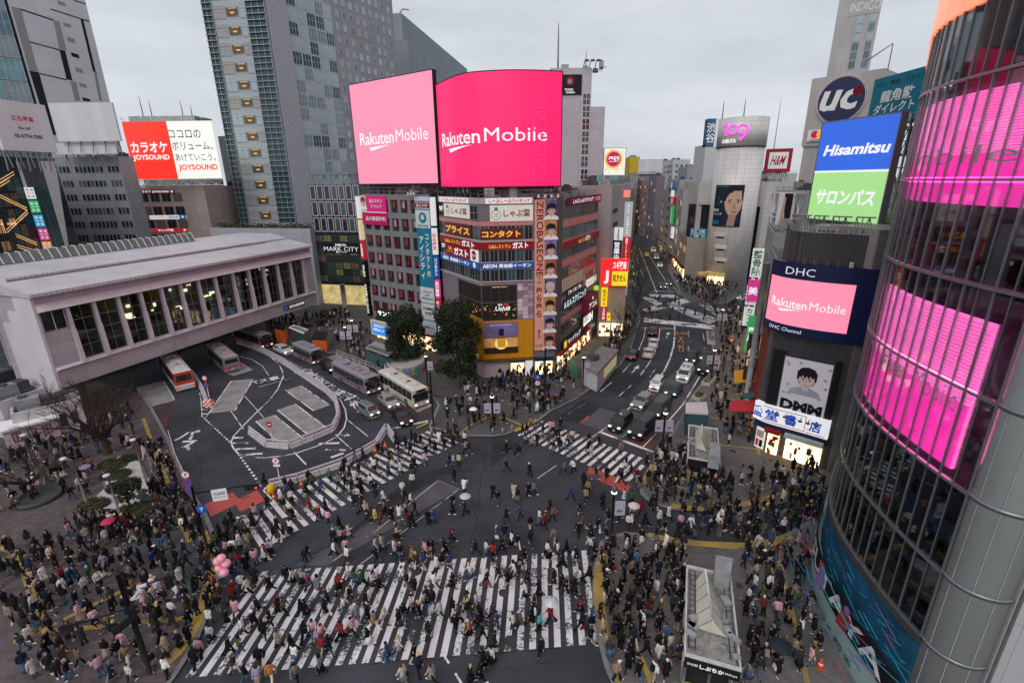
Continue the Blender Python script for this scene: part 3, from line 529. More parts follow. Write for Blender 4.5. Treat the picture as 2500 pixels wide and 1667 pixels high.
for k in(4,12,26,33):m.hexa([bf.p(k,7.3,-2.5),bf.p(k+1,7.3,-2.5),bf.p(k+1,7.3,-4),bf.p(k,7.3,-4),bf.p(k+6,12.5,-2.5),bf.p(k+7,12.5,-2.5),bf.p(k+7,12.5,-4),bf.p(k+6,12.5,-4)])
m.bx(bf,1,20,10.2,10.9,-3.2,-3.0);part('stairs_and_columns',m,mat('hall_steel',(.22,.22,.21),.5),br)
rr=random.Random(4);hl=lit('hall_lamp',(.95,.85,.5),3.5)
for k in range(16):a=3+k*2.7;q=-rr.uniform(2,7);m=MB();m.bx(bf,a,a+rr.uniform(.8,1.8),14.7,14.8,q-.3,q);part('ceiling_light',m,hl,br)
m=MB()
for k in range(26):a=rr.uniform(14,46);q=rr.uniform(8.6,13);m.bx(bf,a,a+rr.uniform(.3,1.4),q,q+rr.uniform(.15,.7),-D_+.2,-D_+.4)
part('wall_display',m,hl,br);br.children[-1]['kind']='stuff'
sign('station_sign','dark station name sign with pale characters at the right end of the glow-tinted bridge underside','sign',bf,38.6,44.6,5.7,6.6,mat('sign_charcoal',(.06,.05,.07)),[('r',0,.16,.1,.9,cblu),('t','京王井の頭線 渋谷駅',.6,.5,.6,wlet,{'w':.7})],d=.15)
for k in range(4):u=6+k*12;m=MB();m.tube([bf.p(u,0,-8),bf.p(u,5,-8)],.5,10);part('support_column',m,plantd,br)  # columns coloured dark to carry the gloom below the bridge
m=MB();m.bx(bf,-3,50,0,5,-16,-15.2);part('underpass_wall',m,plantd,br)  # dark wall colour stands in for the deep shade under the bridge
# ================================================================ LEFT SIDE
def frp(va,xa,ya,Ya,vb,xb,yb,Yb):return Fr(at(va,xa,ya,Ya),at(vb,xb,yb,Yb))
tf=frp('Q',22,20,150,'Q',205,40,163);tw=panelmat('tower_white',(.5,.51,.53),tf.ang,6,3.4,.006,.7,.45,.06)
T_=bldg('very tall pale panelled tower with dark slots at the left edge of the view',tf,tf.L,16,140,tw,'tower','tower_block',roof=False);zq=lambda x,y:tf.hit('1',x,y)
m=MB();tg=mat('tower_grey',(.2,.21,.21),.4,0,0,.1)
def slot(pts,mi):m.add([tf.p(*zq(*p),.03+mi*.004)for p in pts],[[0,1,2,3]],mi)
for pts,mi in(([(75,45),(140,60),(260,490),(200,485)][::-1],0),([(200,485),(265,495),(385,925),(335,920)][::-1],1),([(365,140),(405,148),(455,345),(405,335)][::-1],0),([(405,340),(445,348),(495,552),(455,545)][::-1],1),([(550,135),(570,140),(655,495),(635,490)][::-1],1),([(480,555),(520,560),(550,690),(512,692)][::-1],0),([(640,490),(660,495),(698,690),(678,688)][::-1],0),
([(140,60),(365,135),(365,145),(140,70)][::-1],1),([(205,285),(410,340),(410,348),(205,293)][::-1],1),([(270,500),(455,543),(455,551),(270,508)][::-1],1),([(345,60),(610,145),(610,153),(345,68)][::-1],1),([(390,5),(440,20),(450,48),(400,36)][::-1],0),([(428,155),(480,168),(490,192),(438,180)][::-1],0),([(455,253),(508,268),(516,300),(465,286)][::-1],0),([(482,358),(536,375),(545,402),(492,388)][::-1],1),([(510,460),(560,475),(570,505),(520,492)][::-1],0),([(538,565),(588,580),(597,605),(548,592)][::-1],0),([(560,665),(615,680),(620,695),(568,692)][::-1],1),([(500,0),(585,25),(588,33),(508,10)][::-1],1)):slot(pts,mi)
part('slot_window',m,[tg,black],T_)
tgf=Fr(tf.p(-32,0),tf.p(-.6,0));wins(T_,tgf,grid(even(0,31.4,6,.2),even(24,135,20,.3)),frame_w,[g_sky,g_sky,g_blue,g_pale2],4,2,.07)
m=MB();m.bx(tgf,0,31.4,0,140,-15,-.05);part('glazed_core',m,g_teal,T_)
# grey office block with strips of windows, white blank hoarding on its roof
of=frp('L',505,900,125,'L',1085,900,125);oz=lambda y,x=900:of.hit('L',x,y)[1];ox=lambda x,y:of.hit('L',x,y)[0]
og=panelmat('office_grey',(.25,.26,.29),0,1.35,3.5,.03,.6,.4,.12);O_=bldg('grey office block with ribbed bands of dark windows below a blank white hoarding',of,of.L,5,oz(675),og)
us=[]
for a,b,n in((508,610,3),(650,900,7),(935,1040,3)):us+=[(ox(a,760)+(ox(b,760)-ox(a,760))*i/n+.12,ox(a,760)+(ox(b,760)-ox(a,760))*(i+1)/n-.12)for i in range(n)]
zs=[(oz(y+56),oz(y))for y in(733,857,977,1096,1213,1328,1440)];zs+=[(z0-4.1*k,z1-4.1*k)for k in(1,2,3)for z0,z1 in zs[-1:]]
wins(O_,of,grid(us,zs),frame_g,[g_dark]*5+[g_dim,g_teal],1,1,.06,cap=99)
clutter(O_,of,1,of.L-1,8,oz(675),8,5,False)
hf=frp('L',412,180,121,'L',970,185,121);hz=lambda y:hf.hit('L',700,y)[1];whb=panelmat('hoarding_white',(.62,.62,.63),0,2.2,12,.004,.8,.5,.06)
def hoard(label,fr,z0,z1,tail,items=()):
 L=fr.L;o=sign('hoarding',label,'billboard',fr,0,L,z0,z1,whb,items,0,.5);m=MB()
 for k in range(5):u=L*(k+.5)/5;m.tube([fr.p(u,z0-3,-1.4),fr.p(u,z1-.5,-.6)],.12,5);m.tube([fr.p(u,z0-2.5,-.3),fr.p(u,z0+2,-1.2)],.09,5)
 part('frame',m,steel,o);return o
hoard('large blank white hoarding above the grey office block',hf,hz(518),hz(182),0);h2=frp('L',478,580,122,'L',1010,580,122);hoard('narrow blank white hoarding band just below the large blank one',h2,h2.hit('L',700,630)[1],h2.hit('L',700,532)[1],0)
h3=frp('L',-60,300,80,'L',415,300,88);hy=lambda y,x=250:h3.hit('L',x,y)[1];pinkt=mat('lettering_crimson',(.6,.03,.1),.5,0,0,.05)
o=hoard('white hoarding with red characters and a telephone number at the left edge',h3,hy(605),hy(185),0,[('t','広告募集',.5,.66,.11,pinkt),('t','No.147',.49,.47,.06,bpl),('t','03-5774-7505',.52,.31,.075,bpl)])
# glass mall with lit escalators, banners
ef=frp('L',-300,900,95,'L',480,690,112);E_=bldg('dark glass mall with glowing escalators behind hanging coloured banners',ef,ef.L,25,ef.hit('L',300,690)[1],g_dark,'building','shopping_mall');ez=lambda x,y:ef.hit('L',x,y)
m=MB()
for a,b in(((-40,900),(120,805)),((-40,985),(235,1120)),((60,1310),(240,1140)),((140,1345),(320,1420)),((150,1440),(420,1520)),((-40,935),(80,860))):
 p,q=ez(*a),ez(*b)
 for k in(0,.5):m.tube([ef.p(p[0],p[1]+k,.1),ef.p(q[0],q[1]+k,.1)],.08,5)
part('escalator',m,lit('escalator_lamp',(1,.55,.22),.65,.6,1),E_);wins(E_,ef,grid(even(1,ef.L*.62,7,.2),even(14,ef.hit('L',300,690)[1]-3,6,.4)),frame_d,[g_dark,g_teal,g_dim,g_dark,g_dim],3,1,.06,.0);wins(E_,ef,[(ez(a,c)[0],ez(b,c)[0],ez(a,e)[1],ez(a,c)[1])for a,b,c,e in((0,110,1390,1480),(40,130,1190,1260),(100,220,1530,1600),(-80,20,1200,1330))],frame_d,[g_warm],3,1)
m=MB()
for a,b in(((125,690),(600,1530)),((345,690),(610,1540))):
 p,q=ez(a[0],a[1]),ez(b[0],b[1])
m.add([ef.p(*ez(*p),.15)for p in((130,690),(160,690),(235,920),(205,920))][::-1],[[0,1,2,3]]);m.add([ef.p(*ez(*p),.15)for p in((345,690),(475,690),(610,1530),(590,1530))][::-1],[[0,1,2,3]]);m.add([ef.p(*ez(*p),.12)for p in((160,690),(345,690),(405,910),(235,910))][::-1],[[0,1,2,3]],1);part('white_fin',m,[mat('fin_white',(.5,.5,.5)),plantd],E_)
m=MB();m.add([ef.p(*ez(*p),.08)for p in((240,910),(405,910),(590,1530),(430,1540))][::-1],[[0,1,2,3]]);part('teal_glazing',m,g_teal,E_)
cyb=lit('banner_blue',(.05,.4,.7),.6);mag=lit('banner_magenta',(.7,.08,.3),.6);org=lit('banner_orange',(.9,.35,.15),.6);grn2=lit('banner_green',(.05,.5,.2),.6)
for nm,c,xs,y0,y1,nn in(('white',cwht,(165,215),918,1020,2),('green',grn2,(205,255),1035,1140,2),('blue',cyb,(245,295),1157,1262,2),('magenta',mag,(285,335),1275,1378,2),('orange',org,(320,370),1390,1470,2),('crimson',mag,(352,400),1480,1550,2)):
 for k in range(2):
  x=xs[0]+k*38;p,q=ez(x,y0),ez(x+34,y1);o=sign('banner','%s vertical banner %s of its pair hanging on the dark glass mall'%(nm,('left','right')[k]),'banner',ef,p[0],p[0]+.9*(1+k*.05),q[1],p[1],c,[('t','セール',.5,.5,.75,wlet if nm!='white' else bpl,{'v':True})],1.2,.1,'hanging banners')
m=MB();p=ez(240,915);m.tube([ef.p(p[0]+1.2,0,1.3),ef.p(p[0]+1.2,p[1]+1,1.3)],.16,6);part('banner_mast',m,steel,E_)
# karaoke block: beige, with the big lit board on its roof
kf=frp('1',925,1300,140,'1',1395,1300,140);kz=lambda y,x=1100:kf.hit('1',x,y)[1];kx=lambda x,y=1400:kf.hit('1',x,y)[0];beige=panelmat('beige_tile',(.42,.34,.31),0,2.2,1.6,.025,.6,.5,.1)
K_=bldg('beige tiled block with square dark windows below the lit red and white board',kf,kf.L,26,kz(1295),beige);wins(K_,kf,grid([(kx(a),kx(a+62))for a in(965,1040,1118,1195)],[(kz(y+62),kz(y))for y in(1318,1412,1500,1600)]+[(kz(1600)-4.5*k-2.2,kz(1600)-4.5*k)for k in(1,2,3)]),frame_g,[g_dark,g_dark,g_teal,g_dim],2,1,.08)
ks=kf.side(kf.L,26);wins(K_,ks,[(a,a+2.2,z,z+2.3)for a in(15.5,18.8)for z in(kz(1370),kz(1450),kz(1520),kz(1600))],frame_g,[g_dark,g_dim],2,1,.08);clutter(K_,kf,0,kf.L,22,kz(1295),16,8)
m=MB();m.bx(kf,0,kf.L-1,kz(1295)+.1,kz(780),-12,-4);part('penthouse',m,plantm,K_)
for x,y in((980,650),(1252,690),(1315,720),(1040,690)):u,z=kf.hit('1',x,800,-8);antenna(K_,kf.p(u,kz(800),-8),kf.hit('1',x,y,-8)[1]-kz(800),.12)
jf=frp('1',925,1225,137.5,'1',1515,1230,137.5);jz=lambda y,x=1100:jf.hit('1',x,y)[1];jred=lit('board_red',(.9,.035,.02),1.0,.1,.12);jwht=lit('board_white',(.92,.93,.86),.85,.08,.12)
o=sign('billboard','huge lit red and white karaoke board on the beige block','billboard',jf,0,jf.L,jz(1225),jz(830),jwht,[('r',0,.5,0,1,jred),('t','カラオケ',.245,.56,.19,wlet,{'w':.42,'b':.03}),('t','JOYSOUND',.245,.375,.115,wlet,{'w':.42,'b':.03}),('t','ココロの',.68,.78,.14,bpl,{'w':.36,'b':0}),('t','ボリューム、',.74,.58,.15,bpl,{'w':.46,'b':0}),('t','あげていこう。',.75,.38,.13,bpl,{'w':.46,'b':0}),('t','JOYSOUND',.76,.19,.13,jred,{'w':.45,'b':.03})],0,.6)
m=MB();truss(m,jf.p(0,jz(1270),-.6),jf.p(jf.L,jz(1270),-.6),jz(1232)-jz(1270),12,.12)
for k in range(9):u=jf.L*(k+.3)/9;m.tube([jf.p(u,jz(830),-.2),jf.p(u,jz(812),.8)],.06,4);m.box(jf.p(u,jz(812),.9),(.5,.4,.2))
part('frame',m,frame_w,o)
sign('shop_sign','crimson karaoke sign strip along the top floor of the beige block','sign',kf,kx(958),kx(1215),kz(1325),kz(1298),dred,[('t','カラオケ JOYSOUND',.45,.5,.7,wlet,{'w':.8}),('t','9F',.93,.5,.6,wlet)]);sign('shop_sign','red pharmacy sign strip low on the beige block','sign',kf,kx(1020,1600),kx(1290,1600),kf.hit('4',1150,45)[1],kf.hit('4',1150,22)[1],cred,[('t','オレンジ薬局',.45,.5,.75,wlet),('t','6F',.93,.5,.6,wlet)])
sign('shop_sign','white clinic sign with a red heart on the beige block','sign',kf,kx(1040,1650),kx(1300,1650),kf.hit('4',1150,131)[1],kf.hit('4',1150,106)[1],cwht,[('d',.07,.5,.3,cred),('t','ゆうメンタルクリニック',.45,.5,.55,bpl,{'w':.6}),('r',.78,1,0,1,cblu),('t','6F',.9,.5,.6,wlet)])
sign('shop_sign','pale sign with pink and blue letters under the windows of the beige block','sign',kf,kx(1005),kx(1255),kz(1500),kz(1472),cwht,[('t','レディスアデランス',.27,.5,.6,cpnk,{'w':.46}),('t','BEANS',.66,.5,.6,cblu),('r',.82,1,0,1,cblu),('t','7F',.91,.5,.6,wlet)])
for a,b,c,lab,tx in((1300,1385,cred,'red vertical sign at the top left corner of the beige block','カラオケ'),(1385,1470,cwht,'white vertical sign on the left corner of the beige block',' '),(1472,1550,cwht,'white vertical sign with red letters low on the beige corner','ビタミン'),(1560,1640,cred,'lowest red vertical sign on the corner of the beige block','ドラッグ')):
 sign('vertical_sign',lab,'sign',kf,-.9,.5,kz(b),kz(a),c,[('t',tx,.5,.5,.8,wlet if c is cred else cred,{'v':True})]if tx.strip()else[],1.0,.5,'vertical signs on the beige corner')
 # low blue-grey block and flat roofs behind the karaoke board
ff=frp('1',1490,940,190,'1',1660,940,190);F_=bldg('distant dark grey block behind the lit karaoke board',ff,ff.L,20,ff.hit('1',1550,945)[1],mat('slate_wall',(.13,.15,.17),.6),group=None);wins(F_,ff,grid(even(2,ff.L,4,1.2),[(38+4*k,40+4*k)for k in range(0,2)]),frame_g,[g_dark],1,1)
f2_=frp('1',1560,1130,165,'1',1700,1130,165);F_=bldg('low brownish block left of the glass tower foot',f2_,f2_.L,14,f2_.hit('1',1600,1110)[1],mat('brown_wall',(.25,.22,.21),.6));clutter(F_,f2_,0,f2_.L,10,f2_.hit('1',1600,1110)[1],5,9)
# long pale wall and planted terrace behind the bridge
wf=frp('4',1432,20,128,'4',2120,50,122);W_=bldg('long pale panelled podium with clipped hedges on its terrace behind the bridge',wf,wf.L,14,wf.hit('4',1800,40)[1],panelmat('podium_panel',(.36,.36,.39),wf.ang,3,1.3,.015,.6),'building','podium');m=MB();rr=random.Random(2)
for k in range(2600):
 u=rr.uniform(1,wf.L-1);q=-rr.uniform(1,4);z=wf.hit('4',1800,40)[1]+rr.uniform(0,1.7);c=wf.p(u,z,q);a=Vector((rr.uniform(-1,1),rr.uniform(-1,1),rr.uniform(-1,1)))*.25;b=Vector((rr.uniform(-1,1),rr.uniform(-1,1),rr.uniform(-1,1)))*.25;m.add([c-a,c+b,c+a],[[0,1,2]])
leafm=mat('leaf_dark',(.035,.05,.025),.7,0,0,.5,.6);part('hedge',m,leafm,W_)
# ================================================================ TOWERS BEHIND
af=frp('1',1500,700,150,'1',1905,700,148);mar=mat('curtain_mullion',(.36,.38,.4),.4,.4,0,.1);M_=bldg('tall glass tower with lit stacked window bays and teal corner fins',af,af.L,18,112,mat('tower_spandrel',(.33,.38,.41),.35,0,0,.15),'tower','glass_tower',roof=False)
ax=lambda x,y:af.hit('1',x,y)[0];az=lambda y,x=1700:af.hit('1',x,y)[1];fl=[az(1560),az(1440)];fh=(az(250)-az(1440))/10.35;nf=26;Lw=af.L
cellz=[(az(1500)+fh*i,az(1500)+fh*i+fh*.52)for i in range(nf)];lb=[(Lw*.37,Lw*.57,a,b)for a,b in cellz]
m=MB()
for i in range(nf*2):m.bx(af,Lw*.15,Lw*.7,az(1560)+fh*i/2,az(1560)+fh*i/2+.14,.0,.05)
part('floor_line',m,mar,M_);M_.children[-1]['kind']='stuff';m=MB()
for z0,z1 in cellz:m.bx(af,Lw*.44,Lw*.5,z0+fh*.18,z0+fh*.26,.04,.07);m.bx(af,Lw*.41,Lw*.54,z1-.35,z1-.2,.04,.07)
part('room_lamp',m,lit('room_lamp',(1,.55,.2),.7,0),M_);M_.children[-1]['kind']='stuff';wins(M_,af,lb,frame_g,[g_dim,g_dim,g_dim,g_dark],1,1,.08,.03,cap=60);wins(M_,af,[(Lw*a,Lw*b,z0-fh*.1,z1+fh*.1)for z0,z1 in cellz for a,b in((.17,.35),(.59,.68))],mar,[g_pale,g_blind],2,2,.06,.02,cap=60)
m=MB()
for i in range(nf*3):z=az(1560)+fh*i/3;m.bx(af,0,Lw*.15,z,z+.12,.0,.75);m.bx(af,Lw*.7,Lw*1.0,z,z+.12,.0,.75)
for q in(0,.07,.15,.7,.8,.9,.995):m.bx(af,Lw*q,Lw*q+.12,az(1560),112,.03,.3)
part('corner_fin',m,mar,M_);m=MB();m.bx(af,Lw*.003,Lw*.15,az(1560),112,-.05,.02);m.bx(af,Lw*.7,Lw*.997,az(1560),112,-.05,.02);part('corner_glazing',m,g_teal,M_)
P_=af.p(Lw+.2,0,-.5);dirr=Vector((.55,1,0)).normalized();c2=Fr(P_,P_+dirr);
cu=lambda x,y:c2.hit('1',x,y)[0];u1=cu(1985,300);u2=cu(2290,300);m=MB();m.bx(c2,0,u1,0,112,-10,.4);part('concrete_strip',m,mat('fin_concrete',(.36,.36,.39),.6),M_)
C_=thing('glass_tower','tall slab of pale gridded curtain wall glass right of the finned tower','tower',c2.p((u1+u2)/2,0,-8));m=MB();m.bx(c2,u1+.02,u2,0,113,-14,0);part('wall',m,g_pale,C_);zz0=c2.hit('1',2150,1180)[1];wins(C_,c2,grid(even(u1+.2,u2-.1,5,.25),even(zz0,112,22,.4)),frame_w,[g_pale,g_pale,g_pale2,g_pale,g_pale2,g_teal],3,2,.06,.02)
u3=c2.hit('2',380,400)[0];hm=panelmat('hotel_grey',(.3,.31,.35),c2.ang,6,3.3,.012,.8,.5,.06);Hh=thing('hotel_tower','grey hotel tower pierced by a regular grid of small pale windows','tower',c2.p((u2+u3)/2,0,-10));m=MB();m.bx(c2,u2+.02,u3,0,118,-25,.3);part('wall',m,hm,Hh)
fz0=c2.hit('2',40,940)[1];rows=[fz0+3.35*i for i in range(-2,20)];wins(Hh,c2,[(u2+1.0+2.9*j,u2+2.2+2.9*j,z,z+1.9)for j in range(int((u3-u2)/2.9))for z in rows],frame_w,[g_blind,g_blind,g_pale,g_dark],2,1,.1,.34,cap=100)
d3=Vector((.17,1,0)).normalized();q0=at('2',418,90,262);b3=Fr(q0,q0+d3);Lb=b3.hit('2',870,495)[0];B_=thing('office_building','blue grey stepped office slab rising between hotel tower and pink screens','building',b3.p(30,0,-8));bm=panelmat('slab_grey',(.25,.28,.32),b3.ang,5,4,.012,.75,.5,.08)
zt=q0.z;m=MB();m.bx(b3,0,Lb,0,zt,-30,0);m.bx(b3,-19,-.01,0,zt-16,-30,9);m.bx(b3,-33,-19.01,0,zt+1,-50,-10);part('wall',m,bm,B_);wins(B_,b3,grid(even(6,Lb-2,5,1.5),[(zt-15-9*k,zt-12.6-9*k)for k in range(8)]),frame_d,[g_dark,g_teal],6,1,.1,.02)
m=MB();m.tube([b3.p(2,zt,-2),b3.p(5,zt+3,-1),b3.p(8,zt+3.4,1)],.25,6);part('roof_crane',m,steel,B_)
# ================================================================ THE CORNER BUILDING IN THE MIDDLE
P1=g('G',445,1545);P0=meet('G',120,600,P1,(-.53,.85));P2=meet('G',1000,700,P1,(1,.13));P3=meet('G',1300,600,P2,(.43,.9));ZR=27.6
F1,F2,F3=Fr(P0,P1),Fr(P1,P2),Fr(P2,P3);pinkw=mat('pink_spandrel',(.55,.22,.21),.55,0,0,.2,2);stone=mat('pale_stone',(.4,.36,.36),.6);yl=panelmat('ochre_panel',(.62,.27,.015),F2.ang,2.6,3.1,.02,.6)
CB=thing('corner_building','nine storey corner building with stacked restaurant signs above an ochre shopfront','building',F2.p(5,0,-6));back=F3.p(F3.L,0,-14);bl=F1.p(0,0,-9)
m=MB();m.prism([(p.x,p.y)for p in(P0,P1,P2,P3,back,bl)],0,ZR-.5);part('wall',m,mat('core_grey',(.16,.15,.16),.6),CB);m=MB();m.prism([(p.x,p.y)for p in(F1.p(.3,0,-.3),F1.p(F1.L,0,-.4),F2.p(F2.L,0,-.4),F3.p(F3.L-.3,0,-.3),back,bl)],ZR-.49,ZR-.4);part('roof',m,roofm,CB)
def z2(y):return 27.7-(y-170)*.01945
FLO=[(370,475),(555,640),(700,790)]
m=MB();pk=MB()
for F,e in((F1,0),(F2,8.0)):
 L=e or F.L
 for y0,y1 in((168,212),):m.bx(F,0,L,z2(y1),z2(y0),-.3,.12)
 for y0,y1 in((475,490),(640,646),(795,818),(690,700)):m.bx(F,0,L,z2(y1),z2(y0),-.1,.1)
 pk.bx(F,0,L,z2(368),z2(338),-.1,.06)
 m.bx(F,0,L,z2(795),z2(790),0,.45)
part('band',m,stone,CB);part('spandrel',pk,pinkw,CB)
cells=lambda L,n:even(.1,L,n,.1)
for F,L,n in((F1,F1.L,8),(F2,7.9,6)):wins(CB,F,grid(cells(L,n),[(z2(475),z2(368)),(z2(642),z2(552)),(z2(790),z2(700))]),frame_g,[g_dark,g_dark,g_teal,g_dark],2,1,.06,.02)
wins(CB,F2,[(2.6,4.0,z2(335),z2(222))],frame_g,[g_dark],2,2,.09,.05);wins(CB,F1,[(F1.L-2.6,F1.L-.2,z2(330),z2(222))],frame_g,[g_dark],2,2,.09,.05)
# restaurant floors behind big dark panes, lilac tiles beside
rest=mat('restaurant_inside',(.02,.017,.014),.3,0,0,.3);wins(CB,F2,[(0.05,5.4,z2(955),z2(824)),(0.05,5.4,z2(1104),z2(962))],frame_d,[rest],4,1,.1,.05);wins(CB,F1,[(F1.L-7.6,F1.L-.05,z2(955),z2(828)),(F1.L-7.6,F1.L-.05,z2(1085),z2(962))],frame_d,[rest],4,1,.1,.05)
m=MB();rr=random.Random(12)
for k in range(46):F,a,b=rr.choice(((F2,.2,5.2),(F1,F1.L-7.2,F1.L-.3)));u=rr.uniform(a,b);z=rr.uniform(z2(1075),z2(985));m.bx(F,u,u+rr.uniform(.06,.25),z,z+rr.uniform(.05,.4),.11,.13)
q_=part('interior_light',m,lit('restaurant_glow',(.9,.4,.12),.5,.7,2),CB)
m=MB()
for i in range(3):
 for j in range(9):u=5.55+i*.82;z=z2(1100)+j*.64;m.bx(F2,u,u+.78,z,z+.6,.0,.08,rr.choice((0,0,1,2)))
part('tile_panel',m,[mat('lilac_tile',(.42,.32,.38),.4),mat('mauve_tile',(.27,.19,.24),.4),mat('pale_tile',(.6,.52,.58),.4)],CB);m=MB();m.bx(F1,0,F1.L-7.7,z2(1040),z2(820),0,.1);part('grey_panel',m,mat('grey_panel',(.18,.17,.19),.4),CB)
m=MB();m.bx(F2,0,7.95,3.0,z2(1108),-.1,.3);m.bx(F1,.3,F1.L+.05,3.0,z2(1090),-.1,.28);part('shopfront',m,yl,CB);m=MB();m.bx(F2,-.1,8,2.95,3.3,.3,1.0);m.bx(F1,4,F1.L,2.95,3.3,.28,1.0);part('canopy',m,mat('bronze',(.14,.1,.05),.4,.4),CB)
m=MB();m.bx(F2,0,4.0,0,2.95,0,.2);m.bx(F1,3,F1.L,0,2.95,0,.2);part('hoarding_wall',m,mat('lilac_wall',(.5,.44,.48),.6),CB);shops(CB,F2,4.2,6.6,0,2.6,1,.12,5);m=MB();m.bx(F2,6.7,7.9,.1,2.6,.0,.2);part('light_panel',m,cwht,CB)
shops(CB,F2,8.2,11.3,0,2.6,2,.12,6);shops(CB,F3,.5,20,0,2.9,7,.12,7)
# right flank: ribbon windows between pink bands
wins(CB,F3,grid(even(2.2,F3.L,9,.12),[(24.3-3.05*i-.2*(i>4),26.1-3.05*i-.2*(i>4))for i in range(7)]),frame_g,[g_dark,g_teal,g_teal,g_dark],2,1,.05,.0)
m=MB();[m.bx(F3,2.2,F3.L,23.1-3.05*i,24.25-3.05*i-.2*(i>4),-.1,.08)for i in range(6)];part('spandrel',m,pinkw,CB);
m=MB();m.bx(F3,0,2.15,0,ZR,-.2,.1);m.bx(F2,11.4,F2.L+.05,3,ZR,-.2,.1);part('grey_pier',m,mat('dark_pier',(.1,.1,.105),.6),CB)
clutter(CB,F2,0,11,8,ZR,14,21);clutter(CB,F3,1,20,9,ZR-.4,16,22)
# its signs
S=sign;rt=lit('letter_red',(.7,.02,.03),.7);ylw=lit('letter_yellow',(.9,.52,.06),.75);dk=mat('deep_red_board',(.13,.008,.014),.4)
def fs(F,a,b,y0,y1):return F,a,b,z2(max(y0,y1)),z2(min(y0,y1))
shabu=lit('cream_board',(.85,.8,.72),.5)
lp=mat('leaf_print',(.02,.16,.06))
def radish(x,a):return[('d',x,.4,.31,lp),('d',x,.4,.28,shabu),('p',[(x-.05*a,.72),(x,.66),(x+.05*a,.72),(x+.03*a,.97),(x,.78),(x-.04*a,.95)],lp),('t','たっぷり',x,.4,.3,lp,{'w':.1*a})]
S('restaurant_sign','cream board with a radish drawing on the top floor, wider one on the front face','sign',*fs(F2,1.6,7.9,338,222),shabu,radish(.14,.8)+[('t','しゃぶ葉',.62,.5,.48,dred,{'w':.62,'b':.02})],.2)
S('restaurant_sign','cream board with a radish drawing on the top floor, narrower one on the left face','sign',*fs(F1,2.3,F1.L-2.8,325,222),shabu,radish(.17,1)+[('t','しゃぶ葉',.64,.5,.48,dred,{'w':.6,'b':.02})],.2)
S('floor_sign','black 9F plate at the left end of the corner building','sign',*fs(F1,.3,2.2,315,218),black,[('t','9F',.5,.5,.45,wlet,{'w':.75})],.2);S('floor_sign','black 7F plate at the left end of the corner building','sign',*fs(F1,.5,2.5,605,545),black,[('t','7F',.5,.5,.6,wlet,{'w':.75})],.25)
for F,a,b,lab in((F1,.8,11.0,'left face'),(F2,1.0,7.7,'front face')):o=S('parapet_sign','thin white parapet board with red brush letters on the %s'%lab,'sign',*fs(F,a,b,211,172),cwht,[('t','しゃぶしゃぶバイキング',.52,.5,.75,rt,{'w':.9,'b':.05})],.2)
S('restaurant_sign','dark red board with golden katakana reading price on the left face','sign',*fs(F1,2.2,11.6,470,372),dk,[('t','プライス',.5,.5,.6,ylw,{'w':.9,'b':.04})],.2);S('restaurant_sign','dark red board with golden katakana reading contact on the front face','sign',*fs(F2,.1,6.3,470,390),dk,[('t','コンタクト',.5,.5,.62,ylw,{'w':.92,'b':.04})],.2)
for F,a,b,lab in((F1,.1,F1.L+.1,'left face'),(F2,.1,7.95,'front face')):S('restaurant_sign','red band with yellow and white cafe lettering wrapping the corner, %s'%lab,'sign',*fs(F,a,b,548,492),mat('band_red',(.3,.012,.02),.5),[('t','Caféレストラン',.36,.45,.55,ylw,{'w':.42}),('t','ガスト',.75,.55,.85,wlet,{'w':.3,'b':.03})],.25)
S('restaurant_sign','square red cafe board beside a round emblem under the red band','sign',*fs(F1,2.6,11.2,640,552),mat('band_red',()),[('t','Café',.18,.68,.3,ylw),('t','レストラン',.18,.36,.18,ylw,{'w':.25}),('t','ガスト',.64,.5,.7,wlet,{'w':.58,'b':.03})],.28);S('restaurant_sign','white square with a red round cafe emblem','sign',*fs(F1,11.3,13.6,640,552),cwht,[('d',.5,.52,.42,dred),('t','ガスト',.5,.5,.25,wlet,{'w':.6})],.28)
S('school_sign','blue language school board, left face of the corner building','sign',*fs(F1,.2,F1.L,695,645),cblu,[('t','AEON',.15,.5,.6,wlet),('t','英会話イーオン',.53,.5,.62,wlet,{'w':.5}),('d',.9,.5,.4,wlet),('t','6F',.9,.5,.4,cblu)],.3);S('school_sign','blue language school board, front face of the corner building','sign',*fs(F2,.1,8.0,693,645),cblu,[('t','AEON',.16,.5,.6,wlet),('t','英会話イーオン',.64,.5,.65,wlet,{'w':.62})],.3)
S('restaurant_sign','glowing red and white barbecue sign in the dark restaurant window','sign',*fs(F2,2.0,4.4,1030,965),rest,[('t','渋谷',.33,.82,.28,wlet),('t','焼肉',.7,.82,.28,lit('neon_red',(1,.05,.03),1.0)),('t','Ushi8',.5,.34,.55,wlet,{'b':.02,'l':.15,'w':.95})],.2)
S('restaurant_sign','small orange neon strip in the upper dark window','sign',*fs(F2,1.5,4.0,842,828),rest,[('t','yakiniku bistro',.5,.5,.8,lit('neon_orange',(1,.45,.2),1),{'w':.9})],.2)
